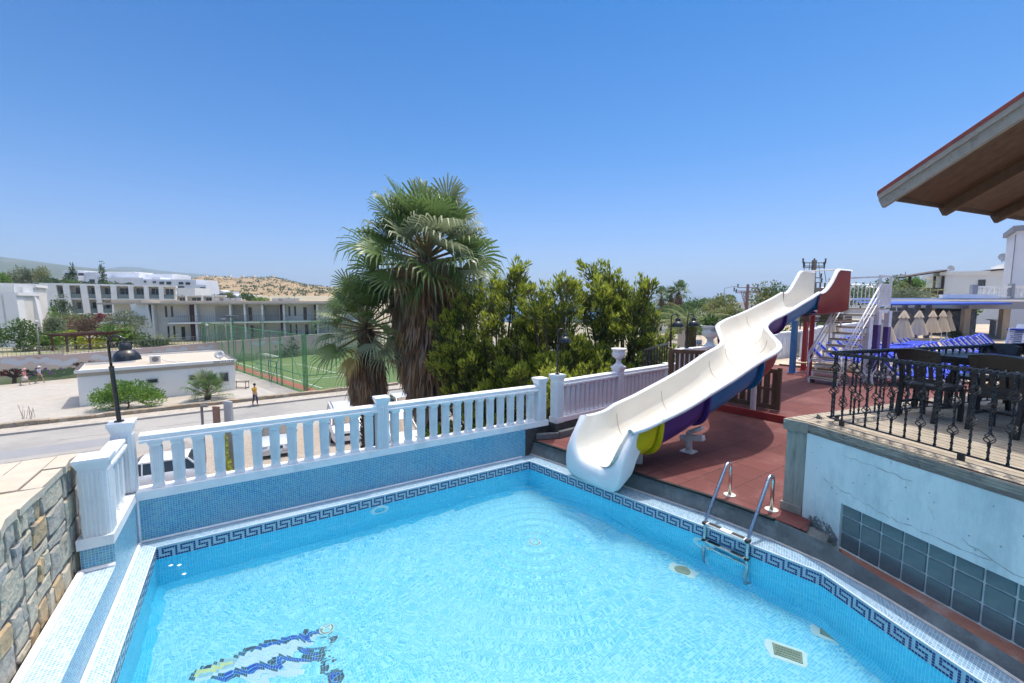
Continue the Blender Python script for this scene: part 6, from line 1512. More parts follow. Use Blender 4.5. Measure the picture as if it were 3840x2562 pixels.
def leaves(P, DIR, ln, wd, droop=0.0, jit=.5, r=None):
    """a diamond leaf at every point, along DIR with jitter; returns V, F (quads)"""
    r = r or nrg; n = len(P)
    d = unit(DIR + r.normal(0, jit, (n, 3))); s = unit(np.cross(d, r.normal(0, 1, (n, 3)))); nn = np.cross(s, d)
    L_ = (ln * r.uniform(.6, 1.3, n))[:, None]; W_ = (wd * r.uniform(.6, 1.3, n))[:, None]
    a = P; b = P + d * L_ * .5 + s * W_ * .5 + nn * W_ * .15; c = P + d * L_ - np.array([0, 0, droop]) * L_; e = P + d * L_ * .5 - s * W_ * .5 + nn * W_ * .15
    V = np.stack([a, b, c, e], 1).reshape(-1, 3); F = np.arange(4 * n).reshape(n, 4); return V, F
def plume(o, tip, rad, n, bend=.15):
    """points and growth directions round a tapering, bent branch from o to tip"""
    o, tip = np.array(o), np.array(tip); ax = tip - o; l = np.linalg.norm(ax); axn = ax / l
    t = nrg.beta(1.15, .85, n); mid = np.array([0, 0, -bend * l])
    c = o + ax * t[:, None] + mid * (4 * t * (1 - t))[:, None]
    prof = np.where(t < .25, t / .25, 1.0) * (1 - t) ** .55 * 1.25 + .12
    v = nrg.normal(0, 1, (n, 3)); v = v - (v @ axn)[:, None] * axn; v = unit(v); rr = rad * prof * np.sqrt(nrg.uniform(.15, 1, n)); lump = 1 + .35 * np.sin(t * 22 + nrg.uniform(0, 6)) 
    P = c + v * (rr * lump)[:, None]; Dr = axn * .9 + v * .55 + np.array([0, 0, .45]); return P, Dr, t, rr / (rad * prof + 1e-6)
bark = M('bark_brown', (.10, .075, .055), (.06, .045, .035), scale=6, rough=.95, bump=.8, stretch=(2, 2, .5))
jun_a = leafmat('juniper_dark', (.075, .10, .03), (.05, .072, .024), scale=1.2, trans=.4)
jun_b = leafmat('juniper_tip', (.27, .30, .04), (.18, .215, .035), scale=1.0, trans=.5)
jun_c = leafmat('juniper_brown', (.115, .085, .035), (.085, .06, .026), scale=1.5, trans=.2)
def juniper(label, base, plist, nfill, spread, hz, seed):
    global nrg; nrg = np.random.default_rng(seed)
    t = thing('juniper_tree', label, 'tree', base, 0, 'junipers behind the balustrade'); b = np.array(base)
    Vs, Fs, Ms, o = [], [], [], 0; br = MB()
    pl = list(plist)
    for k in range(nfill):
        a = nrg.uniform(0, 2 * np.pi); r = spread * np.sqrt(nrg.uniform(.05, 1)); zz = nrg.uniform(.10, .86); r *= (1.0 - .45 * max(0, zz - .45))
        pl.append((b[0] + r * np.cos(a), b[1] + r * np.sin(a) * .75, b[2] + hz * zz, nrg.uniform(.8, 1.15)))
    for (x, y, z, s) in pl:
        tip = np.array([x, y, z]); cen = np.array([b[0], b[1], b[2] + max(.5, (z - b[2]) * .45)]); dv = tip - cen; L_ = np.linalg.norm(dv); ln = min(L_ * .8, nrg.uniform(1.3, 2.2) * s)
        dv = dv / L_ + np.array([0, 0, .55]); dv /= np.linalg.norm(dv); org = tip - dv * ln
        for q in range(7):
            f = 1.0 if q == 0 else nrg.uniform(.12, .85); sp_ = org + (tip - org) * f * .92; v = nrg.normal(0, 1, 3); v -= (v @ dv) * dv; v /= np.linalg.norm(v)
            sl_ = (.95 if q == 0 else nrg.uniform(.5, .85)) * s * (.75 if f > .7 else 1); d2_ = dv * .85 + v * (.0 if q == 0 else .75) + np.array([0, 0, .25]); d2_ /= np.linalg.norm(d2_)
            o2 = (tip - dv * sl_) if q == 0 else sp_; n = int(88 * s); P, Dr, tt, rr = plume(o2, o2 + d2_ * sl_, .15 * s, n, .04)
            V, F = leaves(P, Dr, .17, .048, jit=.30)
            tipf = (tt > .5) & (rr > .5) & (nrg.random(n) < .5) | (tt > .75) & (nrg.random(n) < .7); m_ = np.where(tipf, 1, np.where((nrg.random(n) < .16) & (tt < .55), 2, 0))
            Vs.append(V); Fs.append(F + o); Ms.append(m_); o += len(V)
        br.tube([Vector(cen), Vector(org * .5 + cen * .5) + Vector((0, 0, -.15)), Vector(org), Vector(tip * .6 + org * .4)], [.07, .05, .03, .012], 5)
    mesh_np('crown', np.concatenate(Vs), np.concatenate(Fs), [jun_a, jun_b, jun_c], t, np.concatenate(Ms))
    m = MB(); B = Vector(base); m.tube([B, B + Vector((.1, 0, hz * .25)), B + Vector((-.1, .1, hz * .5)), B + Vector((.05, 0, hz * .8))], [.26, .2, .14, .05], 9); m.build('trunk', bark, t, smooth=True); br.build('branch', bark, t)
    return t
def tips(lst, d): return [tuple(D(x, y, d + rng.uniform(-.7, .7))) + (s,) for x, y, s in lst]
rng.seed(2)
juniper('tall dark green juniper beside the big palm, yellow green at its tips', D(1860, 2300, 14.5).xy.to_3d() + Vector((0, 0, GZ)), tips([(1862, 1022, 1.1), (1890, 1065, .9), (1942, 970, 1.25), (1925, 1030, 1), (1975, 1040, 1), (1772, 1078, 1), (1800, 1110, 1), (1840, 1095, 1), (1700, 1165, 1), (1722, 1112, 1), (1652, 1192, 1), (1690, 1240, 1), (1642, 1312, 1.1), (1670, 1330, 1), (1700, 1300, 1), (1688, 1412, 1), (1720, 1440, 1), (1760, 1385, 1), (1745, 1240, 1), (1810, 1180, 1.1), (1870, 1160, 1.1), (1760, 1330, 1), (1820, 1290, 1), (1850, 1390, 1), (1900, 1330, 1.1), (1780, 1460, 1), (1860, 1470, 1), (1930, 1240, 1.1), (1960, 1150, 1)], 14.2), 125, 2.4, 8.6, 4)
juniper('tall dark green juniper in the middle, behind the black lamp', D(2110, 2300, 13.6).xy.to_3d() + Vector((0, 0, GZ)), tips([(2030, 1066, 1), (2092, 1040, 1.1), (2112, 1028, 1.1), (2140, 1062, 1), (2062, 1100, 1), (2010, 1105, 1), (1988, 1075, .8), (2060, 1180, 1.1), (2000, 1200, 1.1), (2110, 1150, 1.1), (1975, 1205, 1), (1935, 1210, 1), (1980, 1290, 1.1), (2040, 1300, 1.1), (2095, 1260, 1.1), (2150, 1180, 1), (2130, 1330, 1), (2070, 1400, 1.1), (2000, 1400, 1), (2130, 1430, 1), (1950, 1440, 1), (2160, 1270, 1), (2110, 1375, .9), (2146, 1410, .9)], 13.2), 120, 2.3, 8.4, 5)
juniper('tall dark green juniper on the right, next to the white urn', D(2320, 2300, 14.2).xy.to_3d() + Vector((0, 0, GZ)), tips([(2218, 995, 1.2), (2240, 1030, 1), (2275, 988, 1.2), (2282, 1025, 1), (2258, 1090, 1), (2200, 1075, 1), (2180, 1110, 1), (2310, 1042, 1.2), (2330, 1065, 1), (2402, 1036, 1.1), (2428, 1052, 1), (2370, 1080, 1), (2390, 1120, 1), (2340, 1150, 1.1), (2290, 1170, 1.1), (2240, 1190, 1.1), (2462, 1140, 1), (2440, 1190, 1), (2370, 1210, 1), (2420, 1250, 1), (2482, 1262, 1), (2460, 1330, 1), (2240, 1210, 1.2), (2300, 1290, 1.1), (2200, 1290, 1), (2260, 1360, 1), (2380, 1320, 1), (2330, 1400, 1), (2420, 1390, 1), (2200, 1400, 1)], 13.8), 125, 2.5, 8.4, 6)

# ------------------------------------------------------------------ fan palms
fan_a = leafmat('palm_green', (.085, .13, .04), (.05, .09, .032), scale=.8, trans=.35, rough=.35); fan_b = leafmat('palm_grey_green', (.16, .185, .11), (.11, .14, .08), scale=.8, trans=.3, rough=.4)
fan_y = leafmat('palm_yellowed', (.30, .22, .06), (.20, .16, .05), scale=.9, trans=.35); skirt_m = [leafmat('palm_dead', (.21, .135, .08), (.13, .085, .05), scale=1.3, trans=.15, rough=.8), leafmat('palm_dead_grey', (.20, .165, .13), (.13, .105, .085), scale=1.3, trans=.1, rough=.8)]
petm = M('palm_petiole', (.14, .15, .06), (.22, .16, .08), scale=2, rough=.6)
def frond(base, dirv, pet, rad, nb, fold=.5, droop=.6, up=np.array([0, 0, 1.0]), bw=1.0):
    """fan leaf: blades in a fan around the end of the petiole, tips hanging; returns V, F quads, petiole ends"""
    d = dirv / np.linalg.norm(dirv); s = np.cross(d, up); s = s / max(1e-6, np.linalg.norm(s)); nrm = np.cross(s, d); ro = nrg.normal(0, .45); s, nrm = s * np.cos(ro) + nrm * np.sin(ro), nrm * np.cos(ro) - s * np.sin(ro)
    e = base + d * pet; V = []; F = []; o = 0
    for k in range(nb):
        a = (k / (nb - 1) - .5) * 2 * 2.25; l = rad * (1.0 - .30 * (abs(a) / 2.25) ** 2) * nrg.uniform(.88, 1.08)
        dr = d * np.cos(a) + s * np.sin(a) + nrm * (fold * abs(np.sin(a)) * .5 - .05); dr /= np.linalg.norm(dr); sd = np.cross(dr, nrm); sd /= max(1e-6, np.linalg.norm(sd))
        w = rad * .050 * bw; q0 = e; q1 = e + dr * l * .5; dk = droop * nrg.uniform(.7, 1.35); q2 = e + dr * l * .78 - np.array([0, 0, dk * l * .12]); q3 = e + dr * l * .90 - np.array([0, 0, dk * l * .42])
        V += [q0 - sd * w * .15, q0 + sd * w * .15, q1 + sd * w * .62 + nrm * w * .3, q1 - sd * w * .62, q2 + sd * w * .38, q2 - sd * w * .38, q3 + sd * w * .06, q3 - sd * w * .06]
        F += [(o, o + 1, o + 2, o + 3), (o + 3, o + 2, o + 4, o + 5), (o + 5, o + 4, o + 6, o + 7)]; o += 8
    return np.array(V), np.array(F), e
def fan_palm(name, label, base, zc, rad, nf, skirt=None, trunk_r=.28, seed=1, pet=1.0, yellow=0, mats=None, group=None, nb=26, el=(-.5, 1.45), cat='palm tree'):
    global nrg; nrg = np.random.default_rng(seed); t = thing(name, label, cat, base, 0, group)
    c = np.array([base[0], base[1], zc]); Vs, Fs, Ms, o = [], [], [], 0; pm = MB()
    for k in range(nf):
        f = (k + .5) / nf; e = el[0] + (el[1] - el[0]) * (f ** .9); az = k * 2.39996 + nrg.uniform(-.25, .25)
        d = np.array([np.cos(az) * np.cos(e), np.sin(az) * np.cos(e), np.sin(e)]); b = c + np.array([0, 0, .25 * rad * (f - .5)])
        V, F, en = frond(b, d, rad * .58 * pet * nrg.uniform(.75, 1.15), rad * .50 * nrg.uniform(.8, 1.15), nb, fold=.6, droop=1.0 - .6 * f, bw=2.4 if nb < 15 else 1.0)
        mi = 2 if k < yellow else (1 if nrg.random() < .38 else 0); Vs.append(V); Fs.append(F + o); Ms.append(np.full(len(F), mi)); o += len(V)
        pm.tube([Vector(b), Vector(en)], [rad * .02, rad * .010], 4)
    mesh_np('crown', np.concatenate(Vs), np.concatenate(Fs), mats or [fan_a, fan_b, fan_y], t, np.concatenate(Ms)); pm.build('petiole', petm, t)
    m = MB(); z0 = base[2]; n = 16; m.tube([Vector((base[0], base[1], z0 + (zc - z0) * k / n)) for k in range(n + 1)], [trunk_r * (1.25 if k == 0 else 1) * (1 + .1 * (k % 2)) for k in range(n + 1)], 10)
    rngp = random.Random(seed)
    for k in range(int((zc - z0) / .12)):
        z = z0 + k * .12; 
        for q in range(5): a = rngp.uniform(0, 6.28); m.bar((base[0] + trunk_r * math.cos(a), base[1] + trunk_r * math.sin(a), z), (base[0] + trunk_r * 1.35 * math.cos(a), base[1] + trunk_r * 1.35 * math.sin(a), z + .16), .10, .03)
    m.build('trunk', bark, t)
    if skirt:
        zt, zb, rt, rm, rb, n = skirt; z = nrg.uniform(0, 1, n); az = nrg.uniform(0, 2 * np.pi, n)
        R_ = np.where(z < .35, rb + (rm - rb) * (z / .35), np.where(z < .8, rm + (rt - rm) * .3 * (z - .35) / .45, rm * .95 + (rt - rm) * (z - .8) / .2)) * nrg.uniform(.72, 1.04, n) * (1 + .10 * np.sin(az * 5 + z * 4))
        P = np.stack([c[0] + R_ * np.cos(az), c[1] + R_ * np.sin(az), zb + (zt - zb) * z], 1); Dr = np.stack([np.cos(az) * .16, np.sin(az) * .16, np.full(n, -1.0)], 1)
        V, F = leaves(P, Dr, rad * .30, rad * .030, jit=.10); mesh_np('dead_frond_skirt', V, F, skirt_m, t, (nrg.random(n) < .38).astype(int))
        mb = MB(); mb.lathe([(rb * .5, zb - zc), (rm * .78, zb - zc + (zt - zb) * .35), (rm * .74, zb - zc + (zt - zb) * .8), (rt * .5, zt - zc)], tuple(c), n=16); mb.build('skirt_core', M('skirt_core', (.10, .065, .04), (.06, .04, .025), scale=5, rough=.95, bump=.8, stretch=(3, 3, .4)), t)
    return t
b = D(1612, 1700, 16.0); fan_palm('fan_palm', 'big fan palm with a long skirt of dead brown fronds', (b.x, b.y, GZ), 4.35, 2.75, 64, skirt=(4.25, -.95, 1.30, 1.02, .42, 6000), trunk_r=.33, seed=3, pet=1.15, yellow=2, el=(-.55, 1.2))
b = D(1386, 1700, 16.0); fan_palm('fan_palm', 'smaller fan palm with a short brown skirt left of the big palm', (b.x, b.y, GZ), 1.85, 1.95, 46, skirt=(.75, -.75, .62, .60, .5, 1700), trunk_r=.24, seed=8, pet=1.15, yellow=4, el=(-.8, 1.25))
b = g(780, 1500); fan_palm('fan_palm', 'low trunkless fan palm in front of the kiosk window', (b.x, b.y, GZ), GZ + .6, 2.1, 26, trunk_r=.2, seed=5, el=(.0, 1.4), nb=22)
pc_ = [leafmat('palm_far', (.07, .11, .04), (.045, .08, .03), scale=.3, trans=.3)] * 3
for k, (px, py, yb, d, r, lb) in enumerate(((2481, 1115, 1192, 95, 2.4, 'distant tall palm nearest the tall grey street light'), (2517, 1112, 1195, 92, 2.3, 'distant tall palm in the middle of the trio'), (2546, 1098, 1200, 90, 2.9, 'distant tall palm, highest of the trio right of the junipers'),
        (2640, 1138, 1160, 170, 2.4, 'tiny distant palm over the beach bar roof, leftmost'), (2672, 1141, 1160, 170, 2.0, 'tiny distant palm over the beach bar roof, second'), (2688, 1136, 1160, 165, 2.3, 'tiny distant palm over the beach bar roof, third'), (2703, 1135, 1160, 165, 2.4, 'tiny distant palm over the beach bar roof, fourth'), (2732, 1122, 1150, 180, 2.2, 'small distant palm with a thin trunk above the white roofs'), (2748, 1125, 1150, 185, 2.0, 'small distant palm right of the thin trunked one'))):
    c = D(px, py, d); zb_ = D(px, yb, d).z; fan_palm('fan_palm', lb, (c.x, c.y, zb_ - 3), c.z, r, 20, skirt=(c.z - .3, c.z - r * 1.1, r * .35, r * .3, r * .2, 160) if k < 3 else None, trunk_r=.22, seed=20 + k, mats=pc_, nb=12, group='distant palms by the sea')
# feather palms
fea = leafmat('date_palm', (.13, .15, .055), (.09, .11, .04), scale=1, trans=.35)
def feather_palm(label, base, zc, rad, nf, tr, seed, mat=fea, nb=26, el0=-.25):
    global nrg; nrg = np.random.default_rng(seed); t = thing('date_palm', label, 'palm tree', base); c = np.array([base[0], base[1], zc]); Vs, Fs, o = [], [], 0
    for k in range(nf):
        e = el0 + 1.6 * (k + .5) / nf; az = k * 2.4; L_ = rad * nrg.uniform(.85, 1.1); h = np.array([np.cos(az), np.sin(az), 0.])
        for j in range(nb):
            u = (j + 1) / nb; a = e - u * 1.15; p = c + h * (L_ * (np.sin(e) - np.sin(a)) / 1.15 * .0 + L_ * u * np.cos(e - u * .5)) + np.array([0, 0, L_ * u * np.sin(e - u * .62)])
            s = np.cross(h, [0, 0, 1.]); l = L_ * .26 * np.sin(np.pi * min(1, .12 + u * .88)) ** .6
            for q in (-1, 1):
                d = s * q * .8 + h * .65 + np.array([0, 0, -.25]); d /= np.linalg.norm(d); w = h * L_ * .011
                Vs += [p - w, p + w, p + d * l + w * .3, p + d * l - w * .3]; Fs.append((o, o + 1, o + 2, o + 3)); o += 4
            w = s * L_ * .006; Vs += [p - w, p + w, p + w - h * L_ / nb * 1.2, p - w - h * L_ / nb * 1.2]; Fs.append((o, o + 1, o + 2, o + 3)); o += 4
    mesh_np('crown', np.array(Vs), np.array(Fs), mat, t)
    m = MB(); n = 14; m.tube([Vector((base[0], base[1], base[2] + (zc - base[2]) * k / n)) for k in range(n + 1)], [tr * (1 + .16 * (k % 2)) for k in range(n + 1)], 9); m.build('trunk', bark, t); return t
b = D(2588, 1330, 21); feather_palm('date palm with a stubby trunk behind the white urn and the two lamps', (b.x, b.y, b.z - 2.5), D(2588, 1228, 21).z, 2.0, 30, .24, 4)
b = D(1765, 1300, 24); feather_palm('date palm mostly hidden between the big palm and the junipers', (b.x, b.y, GZ), D(1770, 1130, 24).z, 2.4, 22, .25, 6)
b = D(3420, 1180, 52); feather_palm('date palm behind the blue awning beside the wooden balcony', (b.x, b.y, -1), D(3420, 1112, 52).z, 3.3, 28, .3, 7)
for k, (px, lb) in enumerate(((566, 'small date palm in the garden by the pergola, left one'), (628, 'small date palm in the garden by the pergola, right one'))): b = D(px, 1300, 60); feather_palm(lb, (b.x, b.y, -3.4), D(px, 1276, 60).z, 1.9, 20, .18, 30 + k)

# ------------------------------------------------------------------ leafy trees and bushes
LM = {}
def lm(c, c2, nm): 
    if nm not in LM: LM[nm] = leafmat(nm, c, c2, scale=.7, trans=.3)
    return LM[nm]
greens = {'olive': ((.15, .16, .06), (.09, .11, .04)), 'dark': ((.045, .075, .028), (.028, .05, .02)), 'bright': ((.10, .17, .025), (.06, .12, .02)), 'grey': ((.13, .155, .10), (.09, .11, .07)), 'yellow': ((.30, .30, .04), (.16, .20, .03)), 'purple': ((.12, .085, .065), (.08, .06, .04)), 'mid': ((.075, .12, .035), (.045, .08, .025)), 'red': ((.20, .05, .06), (.12, .04, .04)), 'pine': ((.05, .075, .04), (.03, .05, .03))}
def bush(name, label, base, rx, ry, hz, kind, n=900, leaf=.22, seed=0, trunk=.0, group=None, cat='bush', clumps=16, low=.0):
    global nrg; nrg = np.random.default_rng(seed + 100); t = thing(name, label, cat, base, 0, group); b = np.array(base)
    cc = nrg.normal(0, 1, (clumps, 3)); cc = unit(cc) * nrg.uniform(.35, .95, (clumps, 1)) ** .6; cc[:, 2] = np.abs(cc[:, 2]) * (1 - low) if low >= 0 else cc[:, 2]
    Cs = b + cc * np.array([rx, ry, hz - trunk]) * .78 + np.array([0, 0, trunk + (hz - trunk) * .08]); i = nrg.integers(0, clumps, n)
    v = unit(nrg.normal(0, 1, (n, 3))) * (nrg.uniform(.35, 1, (n, 1)) ** .5); P = Cs[i] + v * np.array([rx, ry, (hz - trunk) * .7]) * nrg.uniform(.28, .42, clumps)[i][:, None]
    P[:, 2] = np.maximum(P[:, 2], b[2] + .02); V, F = leaves(P, v + np.array([0, 0, .25]), leaf, leaf * .5, jit=.5)
    c, c2 = greens[kind]; mesh_np('foliage' if trunk < .5 else 'crown', V, F, lm(c, c2, 'leaf_' + kind), t)
    m = MB(); B = Vector(base)
    if trunk >= .4: m.tube([B, B + Vector((.1, 0, trunk * .6)), B + Vector((0, 0, trunk + (hz - trunk) * .45))], [max(.05, hz * .03), max(.04, hz * .024), .02], 7)
    for k in range(7): m.tube([B + Vector((0, 0, trunk * .9)), V2(B + Vector((0, 0, trunk)), Vector(Cs[k % clumps]), .9)], [max(.02, hz * .012), .01], 5)
    m.build('trunk' if trunk >= .4 else 'stem', bark, t); return t
bp_ = g(480, 1532); bush('bush', 'wide loose green shrub on a short trunk in front of the kiosk', (bp_.x, bp_.y, GZ), 2.9, 2.0, 2.35, 'bright', n=7000, leaf=.17, seed=1, trunk=.45, clumps=26)
b = D(842, 1800, 19.5); b = g(842, 1800)
t = bush('conifer_shrub', 'small yellow green conifer seen between the balusters', (b.x, b.y, GZ), .32, .32, 2.5, 'yellow', n=1100, leaf=.14, seed=3, clumps=22)
b = D(2070, 1470, 10.8); bush('bush', 'bright yellow green shoots at the foot of the lamp behind the balustrade', (b.x, b.y, .2), .55, .4, 1.25, 'yellow', n=900, leaf=.15, seed=61)
b = D(1640, 1560, 15.2); bush('bush', 'low dark green bush at the foot of the big palm', (b.x, b.y, GZ + 1.5), .9, .7, 4.0, 'dark', n=900, leaf=.2, seed=62)
# garden behind the mural wall
gd = [(75, 1310, 52, 1.9, 2.9, 'mid', 'loose grey green tree at the left end of the garden', 1.0), (130, 1318, 52, 1.9, 2.2, 'mid', 'rounded leafy bush right of the loose tree in the left garden', 0), (205, 1300, 54, 2.2, 1.9, 'bright', 'bright green rounded bush behind the railing in the left garden', 0), (172, 1225, 66, 2.3, 2.9, 'bright', 'dense bright green bush between the white fins and the flower bed', 0), (225, 1190, 75, 1.9, 3.4, 'dark', 'dark green round tree under the apartment balconies', .5), (250, 1215, 70, 2.6, 1.6, 'olive', 'olive hedge bush in the upper garden', 0), (290, 1232, 66, 3.0, 1.5, 'purple', 'purple brown shrub in the middle of the garden', 0), (330, 1228, 66, 2.0, 1.5, 'purple', 'reddish shrub right of the purple one in the garden', 0), (190, 1240, 62, 1.6, 1.5, 'olive', 'olive coloured low shrub behind the bright bush', 0), (212, 1244, 60, 1.2, 2.0, 'grey', 'grey green upright shrub in the garden', 0), (265, 1252, 58, 1.6, .9, 'yellow', 'yellow green low shrub left of the pergola', 0), (345, 1205, 74, 2.6, 1.0, 'mid', 'clipped green hedge at the back of the garden', 0), (345, 1300, 55, 1.8, .9, 'yellow', 'bright yellow green low bush under the pergola', 0), (468, 1225, 61, 2.6, 1.9, 'grey', 'grey green olive bush by the apartment wing', .4), (440, 1275, 57, 2.0, 1.9, 'bright', 'bright green bush behind the right end of the pergola', 0), (500, 1290, 58, 1.8, 1.6, 'mid', 'green bush between the pergola and the slanted white fin', 0), (380, 1206, 70, 1.0, 1.3, 'red', 'dark red shrub at the foot of the apartment wing', 0), (575, 1296, 57, 1.6, .7, 'dark', 'dark low hedge under the small date palms', 0), (75, 1185, 63, 1.6, 2.6, 'bright', 'green shrub squeezed between the two white fins', 0)]
for k, (px, py, d, r, h, kd, lb, tr) in enumerate(gd): r *= 1.25; h *= 1.25; b = D(px, py, d); bush('bush', lb, (b.x, b.y, min(b.z, -2.3) if d < 60 else b.z - .5), r, r * .8, h + (.5 if d >= 60 else 0), kd, n=1200, leaf=.32, seed=10 + k, trunk=tr, group='garden bushes behind the mural wall')
# conifers along the pitch wall
for k in range(10):
    px = 885 + k * 24 + rng.uniform(-5, 5); b = g(px, 1352 - k * 1.6); h = rng.choice((2.6, 3.4, 4.0, 3.0))
    bush('cypress', 'young dark conifer behind the cage netting, number %d from the left' % (k + 1) if False else 'young dark conifer in the row between the cage and the mural wall', (b.x, b.y, GZ), .95, .9, h, 'pine', n=420, leaf=.42, seed=70 + k, group='conifers along the pitch wall', cat='conifer')
for k, (px, py, w, h, lb) in enumerate(((1243, 1342, 1.9, 1.6, 'round dark bush behind the far side of the pitch'),)): b = g(px, py); bush('bush', lb, (b.x, b.y, GZ), w, w, h + .8, 'pine', n=600, leaf=.4, seed=90)
# trees on the slope by the hotel
for k, (px, py, d, r, h, kd, lb) in enumerate(((40, 1060, 150, 5, 11, 'grey', 'tall grey green tree at the left edge above the flat roofs'), (85, 1065, 150, 6, 15, 'grey', 'tallest grey green tree left of the hotel'), (120, 1063, 150, 5, 14, 'grey', 'tall grey green tree second from the hotel'), (158, 1062, 150, 5, 14, 'olive', 'tall olive tree nearest the hotel'), (12, 1058, 140, 4, 8, 'bright', 'green tree at the far left edge under the blue hill'), (200, 1068, 130, 8, 5, 'dark', 'broad dark tree canopy above the flat roofs'), (260, 1070, 140, 9, 4.5, 'mid', 'broad green tree canopy in front of the hotel'), (320, 1076, 140, 7, 3.5, 'dark', 'low dark tree canopy in front of the hotel'), (390, 1078, 160, 4, 7, 'dark', 'dark tree in front of the hotel, left of the middle'), (420, 1078, 160, 5, 5, 'mid', 'green tree in front of the hotel middle'), (470, 1080, 160, 6, 6, 'dark', 'dark green trees right of the hotel middle'), (555, 1085, 160, 4, 3, 'olive', 'olive shrub under the hotel arches'), (760, 1108, 170, 6, 4, 'dark', 'dark bush right of the hotel end'), (825, 1118, 170, 5, 5, 'pine', 'dark tree left of the arched white house'), (860, 1112, 190, 5, 5, 'olive', 'olive tree above the arched white house'), (925, 1122, 170, 4.5, 6, 'mid', 'green tree right of the arched white house'), (975, 1125, 170, 6, 3, 'bright', 'bright green bushes under the brown hill'), (1085, 1128, 190, 3, 3, 'pine', 'small dark bush by the smallest white house'))):
    b = D(px, py, d); r *= .62; h = h * .42; bush('slope_tree', lb, (b.x, b.y, b.z - 1.2), r, r * .8, h + 1.2, kd, n=900, leaf=.62, seed=120 + k, trunk=h * .2, group='trees on the slope by the hotel', cat='tree')
for k, px in enumerate((276, 388, 252)):
    b = D(px, 1066, 165); bush('cypress', ['narrow dark cypress in front of the hotel, left one', 'narrow dark cypress in front of the hotel, right one', 'smallest dark cypress at the left corner of the hotel'][k], (b.x, b.y, b.z - 2), 1.2, 1.2, (10, 11, 6)[k], 'dark', n=500, leaf=.7, seed=150 + k, group='cypresses by the hotel', cat='cypress', clumps=22)
# scrub scattered on the brown hill: stuff
nrg = np.random.default_rng(77); Vs, Fs, o = [], [], 0; hob = None
for ob in bpy.data.objects:
    if ob.name == 'hill': hob = ob
vv = np.empty(len(hob.data.vertices) * 3); hob.data.vertices.foreach_get('co', vv); vv = vv.reshape(-1, 3)[: 90 * 15].reshape(15, 90, 3)
PP = []
for k in range(1300):
    i, j = nrg.integers(0, 14), nrg.integers(0, 89); a, b2 = nrg.random(2); p = vv[i, j] * (1 - a) * (1 - b2) + vv[i + 1, j] * a * (1 - b2) + vv[i, j + 1] * (1 - a) * b2 + vv[i + 1, j + 1] * a * b2
    r = nrg.gamma(1.6, .8) + .4; n = 8; PP.append(p + nrg.normal(0, 1, (n, 3)) * np.array([r, r, r * .45]) * .6 + np.array([0, 0, r * .3]))
PP = np.concatenate(PP); V, F = leaves(PP, nrg.normal(0, 1, PP.shape) + np.array([0, 0, .6]), 1.9, 1.3)
o_ = mesh_np('hill_scrub', V, F, lm((.085, .10, .05), (.055, .07, .035), 'leaf_scrub')); tag(o_, 'dark scrub bushes dotted over the brown hill', 'scrub', kind='stuff')
# dry weeds on the yard
for k, (px, py, lb) in enumerate(((92, 1572, 'dry brown weed stalks in the gravel yard, left clump'), (122, 1570, 'dry brown weed stalks in the gravel yard, right clump'))):
    b = g(px, py); m = MB()
    for q in range(6): m.tube([b + Vector((rng.uniform(-.1, .1), rng.uniform(-.1, .1), 0)), b + Vector((rng.uniform(-.3, .3), rng.uniform(-.3, .3), rng.uniform(.5, 1.1)))], .012, 4)
    tag(m.build('dry_weed', M('weed_brown', (.30, .24, .14), rough=.9)), lb, 'weed')
